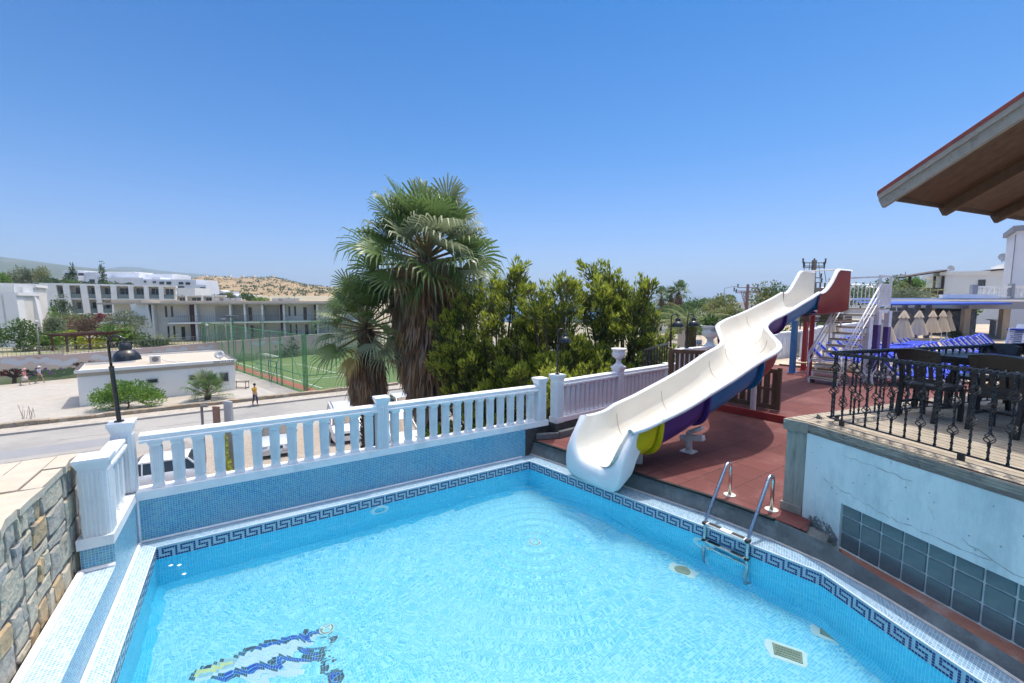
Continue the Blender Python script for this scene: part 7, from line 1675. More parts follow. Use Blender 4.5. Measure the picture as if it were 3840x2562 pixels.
# ================================================================== CARS
carw = M('car_white', (.74, .75, .77), (.72, .73, .75), scale=1, rough=.22, coat=.5); carg = M('car_silver', (.60, .62, .65), (.57, .59, .62), scale=1, rough=.25, metal=.3, coat=.6)
cglass = M('car_glass', (.03, .04, .045), (.04, .05, .055), scale=1, rough=.06, spec=.8); tyre = M('tyre', (.015, .015, .016), rough=.8); rimm = M('wheel_rim', (.30, .30, .31), rough=.35, metal=.6); blackp = M('black_plastic', (.018, .018, .02), rough=.5); headl = M('headlight', (.55, .58, .62), rough=.1); redl = M('tail_light', (.30, .02, .02), rough=.2)
def car(label, c, yaw, paint, L_=4.5, W_=1.8, Hh=1.45, kind='sedan', roof=None, rails=False):
    t = thing('parked_car', label, 'car', c, yaw, 'cars in the parking area')
    hl = L_ / 2
    if kind == 'sedan': prof = [(-hl, .55), (-hl + .05, .86), (-hl + .55, .96), (-hl + 1.0, .99)]; nose = [(hl - 1.35, .98), (hl - .7, .88), (hl - .12, .72), (hl, .52)]; cab = [(-hl + .75, .97), (-hl + 1.55, Hh - .03), (-.1, Hh), (.35, Hh - .02), (hl - 1.25, .96)]
    elif kind == 'van': prof = [(-hl, .6), (-hl + .03, 1.0), (-hl + .2, 1.05), (-hl + .5, 1.06)]; nose = [(hl - 1.0, 1.06), (hl - .45, .98), (hl - .08, .80), (hl, .55)]; cab = [(-hl + .08, 1.05), (-hl + .22, Hh - .06), (-.4, Hh), (.35, Hh - .05), (hl - .85, 1.05)]
    else: prof = [(-hl, .5), (-hl + .04, .92), (-hl + .2, .98), (-hl + .6, 1.0)]; nose = [(hl - 1.1, .98), (hl - .55, .90), (hl - .1, .74), (hl, .5)]; cab = [(-hl + .1, .97), (-hl + .55, Hh - .05), (-.3, Hh), (.2, Hh - .03), (hl - 1.05, .96)]
    top = prof + nose
    def ring(x, z, w, zb=.22):
        return [Vector((x, -w * .94, zb)), Vector((x, -w, zb + .16)), Vector((x, -w, z - .16)), Vector((x, -w * .93, z - .03)), Vector((x, -w * .6, z)), Vector((x, 0, z + .012)), Vector((x, w * .6, z)), Vector((x, w * .93, z - .03)), Vector((x, w, z - .16)), Vector((x, w, zb + .16)), Vector((x, w * .94, zb))]
    rows = []
    for i, (x, z) in enumerate(top):
        e = min(1, (hl - abs(x)) / .5); rows.append(ring(x, z, W_ / 2 * (.86 + .14 * min(1, e) ** .5)))
    m = MB(); m.grid(rows, closed=True); m.face(rows[0]); m.face(rows[-1][::-1]); o = m.build('body', paint, None, smooth=True, auto=R(35)); o.parent = t
    rows = []
    for i, (x, z) in enumerate(cab):
        f = (z - .95) / (Hh - .95); w = W_ / 2 * (.93 - .17 * f); rows.append([Vector((x, -w, z - .005)), Vector((x, -w * .8, z + .02)), Vector((x, 0, z + .035)), Vector((x, w * .8, z + .02)), Vector((x, w, z - .005))])
    base = [Vector((x, s * W_ / 2 * .93, .95)) for s in (-1,) for x, _ in cab]
    m = MB(); m.grid(rows[1:4]); o = m.build('roof', roof or paint, None, smooth=True); o.parent = t
    m = MB(); m.grid(rows[0:2]); o = m.build('rear_window', cglass, None); o.parent = t; m = MB(); m.grid(rows[3:5]); o = m.build('windscreen', cglass, None); o.parent = t
    for s in (0, 4):
        m = MB(); q = [r[s] for r in rows]; bb = [Vector((q[0].x, q[0].y, .93))] ; y = q[0].y
        low = [Vector((v.x, y, .94)) for v in (q[0], q[4])]
        m.face([q[0], q[1], q[2], q[3], q[4]]); o = m.build('side_window', cglass, None); o.parent = t
        m = MB()
        for a, b in ((q[0], q[1]), (q[1], q[3]), (q[3], q[4])): m.bar(a, b, .05, .06)
        xm = .05; m.bar(Vector((xm, y * .995, .95)), Vector((xm, q[2].y, Hh - .02)), .06, .05, up=(1, 0, 0)); o = m.build('pillar', paint, None); o.parent = t
    for x in (-hl + .85, hl - .82):
        for s in (-1, 1):
            m = MB(); q = Matrix.Rotation(math.pi / 2, 3, 'X'); m.lathe([(.20, -.1), (.30, -.1), (.33, -.06), (.33, .06), (.30, .1), (.20, .1)], n=20); m.v = [tuple(q @ Vector(v) + Vector((x, s * (W_ / 2 - .09), .33))) for v in m.v]; w = m.build('wheel', tyre, None); w.parent = t
            m = MB(); m.lathe([(0, -.11), (.2, -.105), (.21, 0), (.2, .105), (0, .11)], n=14); m.v = [tuple(q @ Vector(v) + Vector((x, s * (W_ / 2 - .09), .33))) for v in m.v]; o = m.build('rim', rimm, None); o.parent = w
    for s in (-1, 1):
        m = MB(); m.box((hl - .14, s * W_ * .34, .66), (.2, .36, .13)); o = m.build('headlight', headl, None, bevel=.03); o.parent = t
        m = MB(); m.box((-hl + .06, s * W_ * .38, .82), (.12, .26, .16)); o = m.build('tail_light', redl, None, bevel=.02); o.parent = t
        m = MB(); m.box((hl - 1.55, s * (W_ / 2 + .09), 1.0), (.12, .2, .13)); o = m.build('mirror', blackp if kind == 'van' else paint, None, bevel=.03); o.parent = t
        if rails: m = MB(); m.tube([(-hl + .5, s * W_ * .33, Hh), (-hl + .6, s * W_ * .33, Hh + .07), (.1, s * W_ * .33, Hh + .06), (.2, s * W_ * .33, Hh)], .02, 6); o = m.build('roof_rail', blackp, None); o.parent = t
    m = MB(); m.box((hl - .03, 0, .60), (.08, .62, .14)); o = m.build('grille', blackp, None, bevel=.02); o.parent = t
    m = MB(); m.box((hl - .0, 0, .42), (.03, .5, .11)); o = m.build('number_plate', M('plate_white', (.8, .8, .8), rough=.5), None); o.parent = t
    return t
car('silver sedan with a dark roof parked nose toward the pool wall', g(1040, 1672), R(-62), carg, 4.6, 1.8, 1.43, 'sedan', roof=M('car_black_roof', (.05, .055, .06), rough=.15, coat=.5))
car('white van with black roof rails beside the silver sedan', g(1290, 1630), R(-62), carw, 4.3, 1.8, 1.82, 'van', rails=True)
car('white car behind the middle balustrade post, left of the palm trunk', g(1500, 1660), R(-62), carw, 4.2, 1.78, 1.5, 'hatch')
car('white hatchback at the left, nearest the corner lamp', g(560, 1838), R(-150), carw, 4.2, 1.76, 1.5, 'hatch')
car('white car further back beside the road, partly behind the palm trunk', g(1520, 1560), R(-62), carw, 4.2, 1.78, 1.5, 'hatch')
# sign, posts by the entrance
t = thing('entrance_sign', 'brown upright sign board standing on the parking pavers', 'sign', g(826, 1790)); b = g(826, 1790)
m = MB(); m.box((b.x, b.y, GZ + 1.75), (.36, .12, 3.5), R(-20)); m.build('board', M('sign_brown', (.24, .13, .09), (.2, .11, .08), scale=3, rough=.6), t, bevel=.01); m = MB(); m.box((b.x + .42, b.y + .25, GZ + 1.85), (.5, .1, 3.7), R(-20)); m.build('side_panel', M('sign_grey', (.5, .52, .54), rough=.5), t)
for k, (px, py, h, lb) in enumerate(((748, 1800, 2.0, 'grey steel gate post with a bracket, behind the balusters'), (772, 1775, 3.4, 'taller grey steel post right of the gate post'))):
    b = g(px, py); t = thing('steel_post', lb, 'post', b, 0, 'steel posts by the parking entrance'); m = MB(); m.tube([b, b + Vector((0, 0, h))], .06, 8); m.build('shaft', metal_g, t); m = MB(); m.box(b + Vector((.12, 0, h)), (.35, .1, .1)); m.build('bracket', metal_g, t)

# ================================================================== PEOPLE
skin_c = M('skin', (.42, .25, .17), (.38, .22, .15), scale=6, rough=.55)
def skinmesh(name, nodes, edges, mat, parent, sub=2):
    me = bpy.data.meshes.new(name); me.from_pydata([n[0] for n in nodes], edges, []); me.materials.append(mat); o = bpy.data.objects.new(name, me); COL.objects.link(o); o.parent = parent
    md = o.modifiers.new('skin', 'SKIN'); md.use_smooth_shade = True
    for i, n in enumerate(nodes): r = n[1]; me.skin_vertices[0].data[i].radius = r if isinstance(r, tuple) else (r, r); me.skin_vertices[0].data[i].use_root = (i == 0)
    s = o.modifiers.new('sub', 'SUBSURF'); s.levels = sub; s.render_levels = sub; return o
def person(label, c, yaw, h, shirt, trousers, hair, short=False, hat=None, stride=.24, skirt=False):
    """walking figure facing +x, authored 1.75 m tall"""
    t = thing('person', label, 'person', c, yaw); k = h / 1.75; t.scale = (k, k, k); S = stride
    N = [((0, 0, .95), (.10, .135)), ((0, 0, 1.15), (.09, .12)), ((.015, 0, 1.36), (.11, .15)), ((.01, 0, 1.475), (.055, .055)), ((.03, 0, 1.56), (.055, .05)), ((.05, 0, 1.66), (.095, .075)), ((.045, 0, 1.735), (.06, .055))]
    E = [(0, 1), (1, 2), (2, 3), (3, 4), (4, 5), (5, 6)]
    def add(p, r, q): N.append((p, r)); E.append((q, len(N) - 1)); return len(N) - 1
    for s, f in ((1, 1), (-1, -1)):
        a = add((.02 * f, s * .09, .90), .085, 0); a = add((S * .55 * f + .05, s * .095, .50), .058, a); a = add((S * (1 if f > 0 else -1.2), s * .095, .12 if f > 0 else .16), .042, a); a = add((S * (1 if f > 0 else -1.2) + .11, s * .1, .035 if f > 0 else .05), .036, a)
        b = add((0, s * .19, 1.40), .055, 2); b = add((-S * .35 * f, s * .235, 1.13), .042, b); b = add((-S * .75 * f + .12, s * .225, .92), .032, b); b = add((-S * .8 * f + .16, s * .22, .84), .03, b)
        for q in range(4): b2 = add((-S * .8 * f + .17 + .012 * q, s * (.235 - .012 * q), .775 - .01 * (q in (1, 2))), .010, b)
        add((-S * .8 * f + .20, s * .20, .81), .011, b)
    skinmesh('body', N, E, skin_c, t)
    Tn = [((0, 0, .93), (.118, .15)), ((0, 0, 1.15), (.108, .138)), ((.015, 0, 1.36), (.125, .165)), ((.012, 0, 1.45), (.075, .09))]; Te = [(0, 1), (1, 2), (2, 3)]
    for s, f in ((1, 1), (-1, -1)): Tn += [((0, s * .195, 1.40), .068), ((-S * .2 * f, s * .225, 1.24), .06)]; Te += [(2, len(Tn) - 2), (len(Tn) - 2, len(Tn) - 1)]
    skinmesh('shirt', Tn, Te, shirt, t)
    Bn = [((0, 0, .97), (.112, .148)), ((0, 0, .90), (.115, .15))]; Be = [(0, 1)]
    for s, f in ((1, 1), (-1, -1)):
        Bn.append(((.02 * f, s * .09, .84), .1)); Be.append((1, len(Bn) - 1)); Bn.append(((S * .55 * f + .05, s * .095, .50), .072)); Be.append((len(Bn) - 2, len(Bn) - 1))
        if not short: Bn.append(((S * (1 if f > 0 else -1.2), s * .095, .12 if f > 0 else .16), .055)); Be.append((len(Bn) - 2, len(Bn) - 1))
    if skirt: m = MB(); m.lathe([(.15, .97), (.2, .8), (.26, .52), (.24, .52), (.14, .95)], n=14); o = m.build('skirt', trousers, None, smooth=True); o.parent = t
    else: skinmesh('trousers', Bn, Be, trousers, t)
    for s, f in ((1, 1), (-1, -1)): m = MB(); x = S * (1 if f > 0 else -1.2) + .06; m.box((x, s * .1, .04 if f > 0 else .06), (.26, .095, .08)); o = m.build('shoe', M('shoe_white', (.5, .48, .46), rough=.6), None, bevel=.03); o.parent = t
    m = MB()
    if hat: m.lathe([(.105, 1.70), (.16, 1.695), (.16, 1.71), (.105, 1.72), (.09, 1.80), (.0, 1.83)], (.045, 0, 0), n=16)
    else: m.lathe([(.09, 1.64), (.105, 1.70), (.095, 1.76), (.05, 1.80), (.0, 1.805)], (.025, 0, 0), n=14)
    o = m.build('hat' if hat else 'hair', hat or hair, None, smooth=True); o.parent = t
    m = MB(); m.lathe([(.0, -.02), (.014, 0), (.0, .02)], (.148, 0, 1.645), n=6); 
    for s in (-1, 1): m.lathe([(0, -.008), (.008, 0), (0, .008)], (.138, s * .028, 1.675), n=6)
    o = m.build('face_feature', skin_c, None); o.parent = t
    return t
hairb = M('hair_black', (.015, .012, .01), rough=.6)
person('person in a yellow t-shirt and dark blue jeans walking along the kerb', g(957, 1519, .13), R(-8), 1.74, M('shirt_yellow', (.62, .33, .02), (.55, .29, .02), scale=6, rough=.8), M('jeans_blue', (.03, .045, .11), (.02, .03, .08), scale=8, rough=.85), hairb, stride=.13)
person('person in a pink top, pale skirt and pink hat walking by the mural', g(95, 1445), R(20), 1.68, M('shirt_pink', (.60, .20, .22), (.5, .17, .2), scale=6, rough=.8), M('skirt_pale', (.60, .50, .46), (.54, .45, .42), scale=4, rough=.85), hairb, skirt=True, hat=M('hat_pink', (.62, .36, .36), rough=.8), stride=.3)
strp = bpy.data.materials.new('shirt_striped'); strp.use_nodes = True; nt = strp.node_tree; L = nt.links.new; tc = nt.nodes.new('ShaderNodeTexCoord'); wv = nt.nodes.new('ShaderNodeTexWave'); wv.bands_direction = 'Z'; wv.inputs['Scale'].default_value = 3.2; L(tc.outputs['Object'], wv.inputs[0])
r_ = nt.nodes.new('ShaderNodeValToRGB'); r_.color_ramp.interpolation = 'CONSTANT'; r_.color_ramp.elements[0].color = (.05, .12, .38, 1); r_.color_ramp.elements[1].position = .5; r_.color_ramp.elements[1].color = (.7, .7, .72, 1); L(wv.outputs[0], r_.inputs[0]); L(r_.outputs[0], nt.nodes['Principled BSDF'].inputs['Base Color'])
person('person in a blue striped shirt, olive shorts and white cap walking by the mural', g(150, 1437), R(20), 1.74, strp, M('shorts_olive', (.20, .19, .12), (.16, .15, .1), scale=6, rough=.85), hairb, short=True, hat=M('cap_white', (.72, .70, .74), rough=.8), stride=.28)
# metal frame lying at the right end of the kiosk
b = g(905, 1458); m = MB()
for z in (.1, .7): 
    for s in (-.5, .5): m.tube([b + Vector((-.6, s * .5, z)), b + Vector((.6, s * .5, z))], .03, 5)
for x in (-.6, .6):
    for s in (-.5, .5): m.tube([b + Vector((x, s * .5, 0)), b + Vector((x, s * .5, .75))], .03, 5)
    m.tube([b + Vector((x, -.25, .7)), b + Vector((x, .25, .7))], .03, 5); m.tube([b + Vector((x, -.25, .1)), b + Vector((x, .25, .1))], .03, 5)
tag(m.build('scrap_metal', M('rusty_frame', (.06, .045, .04), rough=.7)), 'dark metal table frame left on the gravel by the kiosk end', 'frame')

# ================================================================== RIGHT BACKGROUND
pav = grid_mat('terrace_pavers', (.55, .44, .33), (.8, .78, .74), (.30, .24, .18), .5, .5, jw=.015, noise=5, c3=(.60, .52, .42), tilevar=.15)
mb = MB(); tp = [Vector((9.0, 18.4, 0)), Vector((10.9, 17.5, 0)), Vector((13.4, 14.4, 0)), Vector((16.6, 11.4, 0)), Vector((60, 10, 0)), Vector((60, 52, 0)), Vector((20, 52, 0))]
mb.flat([(p.x, p.y) for p in tp], ZU + .01, R(-43)); mb.wall(tp[5], tp[6], -6, ZU + .01); mb.wall(tp[6], tp[0], -6, ZU + .01); struct(mb.build('pool_terrace', pav))
mb = MB(); mb.bar(Vector((10.9, 17.45, ZU + .03)), Vector((13.4, 14.35, ZU + .03)), .06, .07); mb.bar(Vector((13.4, 14.35, ZU + .03)), Vector((16.6, 11.35, ZU + .03)), .06, .07); tag(mb.build('edging_board', M('edging_brown', (.20, .13, .07), rough=.8)), 'brown edging board between the red deck and the beige pavers', 'edging')
# lamps and urns along the road side
def pier(c, h, label, w=.34):
    t = thing('white_pier', label, 'pier', c, 0, 'white piers beyond the gate'); place(pillar_mb(h, w), 'shaft', wht, t, c); return t
for px, pyb, d, hz, lb, lp in ((2512, 1362, 11.6, 1.05, 'black gooseneck lamp right of the junipers, left of a pair', 'white pier carrying the left lamp of the pair'), (2575, 1306, 12.6, .98, 'black gooseneck lamp right of a pair beside the date palm', 'white pier carrying the right lamp of the pair')):
    c = D(px, pyb, d); pier(Vector((c.x, c.y, -.2)), c.z + .2, lp, .24); lamp(Vector((c.x, c.y, c.z)), R(8), D(px, 1178, d).z - c.z, lb, .95)
c = D(2752, 1262, 17); lamp(c, R(8), D(2752, 1170, 17).z - c.z, 'black gooseneck lamp mostly hidden behind the slide run', 1.0)
c = D(3000, 1235, 20); lamp(c, R(8), D(3003, 1176, 20).z - c.z + .3, 'black gooseneck lamp under the slide tower platform', 1.0)
c = D(2662, 1302, 14.5); urn(c, 'large white planter urn left of the wavy bend of the slide', 1.9, wht)
bush('urn_plant', 'green plant with red flowers in the large white urn', (c.x + .1, c.y, c.z + .55), .45, .4, .55, 'mid', n=300, leaf=.16, seed=201)
c = D(3052, 1228, 20.5); urn(c, 'white urn under the slide tower platform', 1.4, wht)
mb = MB(); a, b = D(2540, 1316, 12.3), D(2665, 1303, 14.8); mb.bar(a, b, .2, .10); mb.bar(a - Vector((0, 0, .5)), b - Vector((0, 0, .5)), .12, .9); tag(mb.build('white_parapet', wht), 'short white parapet between the lamp pair and the large urn', 'parapet')
t = thing('sign_board', 'small blue and white sign with a letter D by the urn', 'sign', D(2623, 1290, 16)); c = D(2623, 1283, 16); mb = MB(); mb.box(c, (.16, .03, .16)); mb.build('plate', M('sign_blue', (.03, .22, .52), rough=.5), t)
mb = MB(); mb.box(c + Vector((0, -.018, 0)), (.105, .012, .105)); mb.build('white_field', M('sign_white', (.72, .74, .76), rough=.5), t)
text('D', ink, t, Fr(c + Vector((-1, 0, 0)), c + Vector((1, 0, 0))), .963, c.z - .043, .12, 'letter', n=.027)
mb = MB(); mb.tube([c - Vector((0, -.03, .08)), c - Vector((0, -.03, 1.2))], .02, 6); mb.build('post', metal_g, t)
# black fence of the neighbour plot
ft_ = thing('iron_fence', 'black iron fence behind the far end of the white balustrade', 'fence', D(2412, 1380, 12)); A, B = D(2410, 1392, 11.0), D(2500, 1372, 12.8); A.z = 0; B.z = 0; f = Fr(A, B); mb = MB()
railings(f, mb, 0, f.L, 0, .35, 1.25, .24); mb.build('bars', iron, ft_)
# low white garden walls with scalloped panels
def scal(label, px0, px1, d0, d1, z1, grp='low white garden walls'):
    a, b = D(px0, 1133, d0), D(px1, 1133, d1); f = Fr(a, b); t = thing('garden_wall', label, 'wall', f.P(0, 0, ZU), 0, grp); mb = MB(); f.box(mb, 0, f.L, -.18, 0, ZU - .1, z1); mb.build('wall', wht, t, bevel=.02); mb = MB(); n = max(3, int(f.L / .32))
    for k in range(n): u = (k + .5) * f.L / n; f.box(mb, u - .10, u + .10, 0, .03, ZU + .15, z1 - .18)
    mb.build('panel_rib', wht, t); f2 = MB(); f.box(f2, -.05, f.L + .05, -.24, .06, z1, z1 + .07); f2.build('coping', wht, t)
scal('low white wall right of the wavy slide bend, left of the blue post', 2925, 3012, 19.5, 20.5, 1.38); scal('low white wall seen between the red posts and the stairs', 3028, 3100, 19.5, 24, 1.45); scal('low white wall seen through the open stair treads', 3100, 3260, 24, 30, 1.42); scal('low white wall hidden mostly by the wavy slide bend', 2790, 2925, 18.0, 19.5, 1.3)
bush('bush', 'small green bush left of the blue slide post', tuple(D(2945, 1245, 22)[:2]) + (.5,), .6, .5, 1.1, 'bright', n=400, leaf=.16, seed=210)

# loungers
lblue = M('lounger_blue', (.012, .05, .60), (.01, .04, .50), scale=3, rough=.65, bump=.15, bscale=30); lwh = M('lounger_white', (.78, .78, .78), (.7, .7, .7), scale=4, rough=.5)
lg = 'blue sun loungers in rows on the terrace'
lo = thing('sun_lounger', 'x', 'sun lounger', (0, 0, 0), 0, lg)
m = MB(); 
for s in (-1, 1): m.bar((-.95, s * .31, .28), (.95, s * .31, .28), .05, .06)
for x in (-.95, 0.05, .95): m.bar((x, -.31, .28), (x, .31, .28), .05, .05)
for k in range(9): m.bar((-.15 + k * .125, -.29, .31), (-.15 + k * .125, .29, .31), .07, .02)
m.bar((-.2, -.29, .30), (-.72, -.29, .90), .04, .05); m.bar((-.2, .29, .30), (-.72, .29, .90), .04, .05); m.bar((-.75, -.3, .3), (-.62, -.28, .76), .03, .03); m.bar((-.75, .3, .3), (-.62, .28, .76), .03, .03)
o = m.build('frame', lwh, None); o.parent = lo
for x in (-.8, .8):
    for s in (-1, 1): m = MB(); m.bar((x, s * .31, .28), (x + .04, s * .33, 0), .05, .05); o = m.build('leg', lwh, None); o.parent = lo
m = MB(); m.bar((-.17, 0, .345), (.95, 0, .345), .58, .06); o = m.build('seat_cushion', lblue, None, bevel=.02); o.parent = lo
m = MB(); m.bar((-.17, 0, .36), (-.68, 0, .93), .58, .06); m.bar((-.60, 0, .74), (-.71, 0, .90), .59, .05); o = m.build('back_cushion', lblue, None, bevel=.02); o.parent = lo
first = [True]; LN = []
def lounger(x, y, rz, lb):
    if first[0]: lo.location = (x, y, ZU + .012); lo.rotation_euler = (0, 0, rz); lo['label'] = lb; first[0] = False; return lo
    return dup(lo, (x, y, ZU + .012), rz, lb)
ORD = ['first', 'second', 'third', 'fourth', 'fifth', 'sixth', 'seventh', 'eighth', 'ninth', 'tenth', 'eleventh', 'twelfth', 'thirteenth', 'fourteenth', 'fifteenth', 'sixteenth']
def lrow(p0, p1, n, rz, desc):
    for k in range(n):
        t = k / max(1, n - 1); x = p0[0] + (p1[0] - p0[0]) * t + rng.uniform(-.06, .06); y = p0[1] + (p1[1] - p0[1]) * t + rng.uniform(-.06, .06)
        lounger(x, y, rz + R(rng.uniform(-3, 3)), 'blue sun lounger, %s from the left %s' % (ORD[k], desc))
rng.seed(31)
lrow((14.5, 15.0), (25.4, 22.4), 14, R(-34), 'in the long row above the railing')
lrow((15.6, 19.4), (23.0, 24.6), 10, R(-34), 'in the row behind the parasols')
lrow((12.3, 16.6), (16.6, 19.4), 7, R(-36), 'in the row behind the stairs')
lrow((12.0, 13.1), (13.9, 14.3), 4, R(-36), 'in the short row seen through the railing')
lrow((20.5, 26.5), (26.5, 30.5), 7, R(-34), 'in the farthest row by the stone wall')
lrow((25.6, 19.6), (27.2, 20.6), 3, R(-34), 'at the right edge beside the stacked chairs')
# closed parasols
par = M('parasol_canvas', (.62, .49, .35), (.53, .42, .29), scale=3, rough=.9, bump=.2, bscale=40, stretch=(1, 1, .4))
def parasol(px, d, yt, yb, label, w=.5):
    ct_ = D(px, yt, d); zb = D(px, yb, d).z; c = Vector((ct_.x, ct_.y, ZU)); w *= .74; t = thing('parasol', label, 'parasol', c, 0, 'closed beige parasols')
    h = ct_.z - zb; n = 40; m = MB(); rows = []
    for k in range(13):
        s = k / 12; z = ct_.z - .22 * h - s * .78 * h; R_ = (.10 + (w - .10) * s ** .85); rows.append([Vector((c.x + R_ * (1 + (.06 + .10 * s) * math.cos(10 * q) + .04 * math.cos(3 * q + px)) * math.cos(q), c.y + R_ * (1 + (.06 + .10 * s) * math.cos(10 * q) + .04 * math.cos(3 * q + px)) * math.sin(q), z + (.03 * math.cos(10 * q) * s))) for q in [2 * math.pi * j / n for j in range(n)]])
    m.grid(rows, closed=True); m.build('canopy', par, t, smooth=True)
    m = MB(); rows = []
    for k in range(6):
        s = k / 5; z = ct_.z - s * .27 * h; R_ = .05 + .21 * s ** .9 * (w / .5); rows.append([Vector((c.x + R_ * (1 + .10 * s * math.cos(8 * q)) * math.cos(q), c.y + R_ * (1 + .10 * s * math.cos(8 * q)) * math.sin(q), z - .03 * s * math.cos(8 * q))) for q in [2 * math.pi * j / n for j in range(n)]])
    m.grid(rows, closed=True); m.face(rows[0]); m.build('top_cap', par, t, smooth=True)
    m = MB(); m.tube([c, Vector((c.x, c.y, ct_.z + .03))], .025, 8); m.build('pole', lwh, t); m = MB(); m.lathe([(.26, 0), (.26, .06), (.06, .09), (.05, .25)], c, n=14); m.build('base', lwh, t)
for px, d, yt, yb, lb, w in ((3318, 20.0, 1168, 1281, 'closed beige parasol directly right of the purple tower post, the largest', .62), (3392, 22.5, 1166, 1265, 'closed beige parasol second from the tower, standing clear of the others', .58), (3449, 25, 1166, 1256, 'closed beige parasol third from the tower', .56), (3500, 27, 1166, 1247, 'closed beige parasol fourth from the tower', .52), (3538, 28.5, 1166, 1244, 'closed beige parasol left of the overlapping pair', .50), (3559, 30, 1167, 1240, 'closed beige parasol right of the overlapping pair', .50), (3126, 21, 1190, 1250, 'closed beige parasol half hidden behind the stair treads', .50)): parasol(px, d, yt, yb, lb, w)
# white plastic chairs, stacked
wch = thing('plastic_chair', 'white plastic chair at the bottom of the tall stack by the pavilion', 'chair', (0, 0, 0), 0, 'stacked white plastic chairs')
m = MB(); m.box((0, 0, .42), (.46, .46, .025)); o = m.build('seat', lwh, None, bevel=.01); o.parent = wch
m = MB(); rows = [[Vector((-.22 - .14 * s + .04 * math.cos(y * 4), y, .42 + .42 * s)) for y in np.linspace(-.23, .23, 7)] for s in np.linspace(0, 1, 5)]; m.grid(rows); rows = [[v - Vector((.02, 0, 0)) for v in r[::-1]] for r in rows]; m.grid(rows); o = m.build('backrest', lwh, None); o.parent = wch
for s in (-1, 1):
    m = MB(); m.tube([(.22, s * .25, .42), (.22, s * .27, .63), (-.1, s * .27, .65), (-.28, s * .24, .62)], .02, 5); o = m.build('armrest', lwh, None); o.parent = wch
    for x in (-.2, .2): m = MB(); m.bar((x, s * .22, .42), (x * 1.2, s * .25, 0), .04, .04); o = m.build('leg', lwh, None); o.parent = wch
cs = D(3812, 1270, 20.5); wch.location = (cs.x, cs.y, ZU + .02); wch.rotation_euler = (0, 0, R(200))
for k in range(1, 9): dup(wch, (cs.x + .012 * k, cs.y, ZU + .02 + k * .085), R(200 + rng.uniform(-2, 2)), 'white plastic chair, %s from the bottom of the tall stack' % ORD[k] if k < 8 else 'white plastic chair on top of the tall stack')
dup(wch, (cs.x + .15, cs.y - 1.1, ZU + .02), R(190), 'single white plastic chair in front of the tall stack')
m = MB(); m.box((cs.x + .15, cs.y, ZU + 1.30), (.62, .62, .09)); tag(m.build('seat_cushion_pile', M('cushion_navy', (.015, .04, .25), rough=.8), bevel=.02), 'folded dark blue cushions on top of the white chair stack', 'cushion')

# pavilion at the right edge
greyb = M('pavilion_grey', (.28, .29, .33), (.25, .26, .30), scale=1, rough=.8); pine = M('column_wood', (.42, .33, .24), (.32, .25, .18), scale=2, rough=.7, stretch=(3, 3, .5))
bst = stone_mat('blue_grey_stone', [(.10, .12, .16), (.13, .15, .19), (.09, .105, .14), (.16, .18, .21), (.115, .135, .175)], (.055, .065, .085), scale=1.7, thr=.035, stretch=(1, 1, 1.9))
fp = Fr(D(3634, 1133, 30.5), D(4050, 1133, 29.0)); pv = thing('pool_pavilion', 'grey open pavilion with wooden columns and a balustraded roof terrace at the right edge', 'building', fp.P(0, 0, ZU))
zt, zb = fp.Z(3700, 1119), fp.Z(3700, 1159)
mb = MB(); fp.box(mb, 0, fp.L, -9, 0, zb, zt); mb.build('roof_slab', greyb, pv); mb = MB(); fp.box(mb, -1.2, 1.6, -1.0, .05, zt - .02, zt + .28); mb.build('roof_edge', rendw, pv)
for px, n, w in ((3640, -.15, .36), (3668, -4.5, .3), (3688, -7, .3), (3788, -.15, .40), (3808, -.6, .25)):
    u = fp.U(px); m1 = MB(); fp.box(m1, u - w / 2, u + w / 2, n - w, n, ZU, zb); m1.build('column', pine, pv)
m1 = MB(); fp.box(m1, 1.0, fp.L, -9, -8.6, ZU, zb); fp.box(m1, 1.6, 2.6, -8.6, -6.8, ZU, zb); m1.build('back_wall', bst, pv)
m1 = MB(); fp.box(m1, 3.4, 5.2, -8.55, -8.5, ZU + 1.5, zb); m1.build('plaster_panel', M('pav_plaster', (.28, .27, .26), rough=.9), pv)
m1 = MB(); fp.box(m1, 1.0, fp.L, -8.5, .4, ZU - .02, ZU + .03); m1.build('floor', M('pav_floor', (.30, .31, .32), rough=.6), pv)
m1 = MB(); fp.box(m1, 4.6, 5.0, -5, -4.4, ZU, ZU + 1.25); fp.box(m1, 4.4, 5.2, -5.1, -4.3, ZU + 1.2, ZU + 1.27); m1.build('counter', lwh, pv, bevel=.02)
m1 = MB(); fp.box(m1, .2, .5, -.4, -.1, zt, zt + .95); fp.box(m1, fp.U(3795), fp.U(3806), -.5, -.1, zt, zt + 1.0); m1.build('parapet_post', greyb, pv)
m1 = MB(); fp.box(m1, .5, fp.L, -.33, -.17, zt + .72, zt + .86); fp.box(m1, .5, fp.L, -.35, -.15, zt + .02, zt + .12); m1.build('parapet_rail', rendw, pv)
n = 22; pb = None
for k in range(n): m1 = MB(); u = .68 + k * .30; c = fp.P(u, -.25, zt + .12); m1.lathe([(.07, 0), (.05, .05), (.085, .2), (.045, .38), (.05, .5), (.075, .6)], c, n=8); m1.build('parapet_baluster', rendw, pv)
tw2 = thing('white_tower', 'tall white tower block rising behind the roof terrace at the right edge', 'building', D(3800, 1100, 36)); ftw = Fr(D(3786, 1133, 36), D(4000, 1133, 34))
mb = MB(); ftw.box(mb, 0, ftw.L, -5, 0, 0, ftw.Z(3800, 862)); mb.build('wall', rendb, tw2); mb = MB(); ftw.box(mb, -.25, ftw.L, -5.2, .25, ftw.Z(3800, 866), ftw.Z(3800, 846)); mb.build('cornice', greyb, tw2)
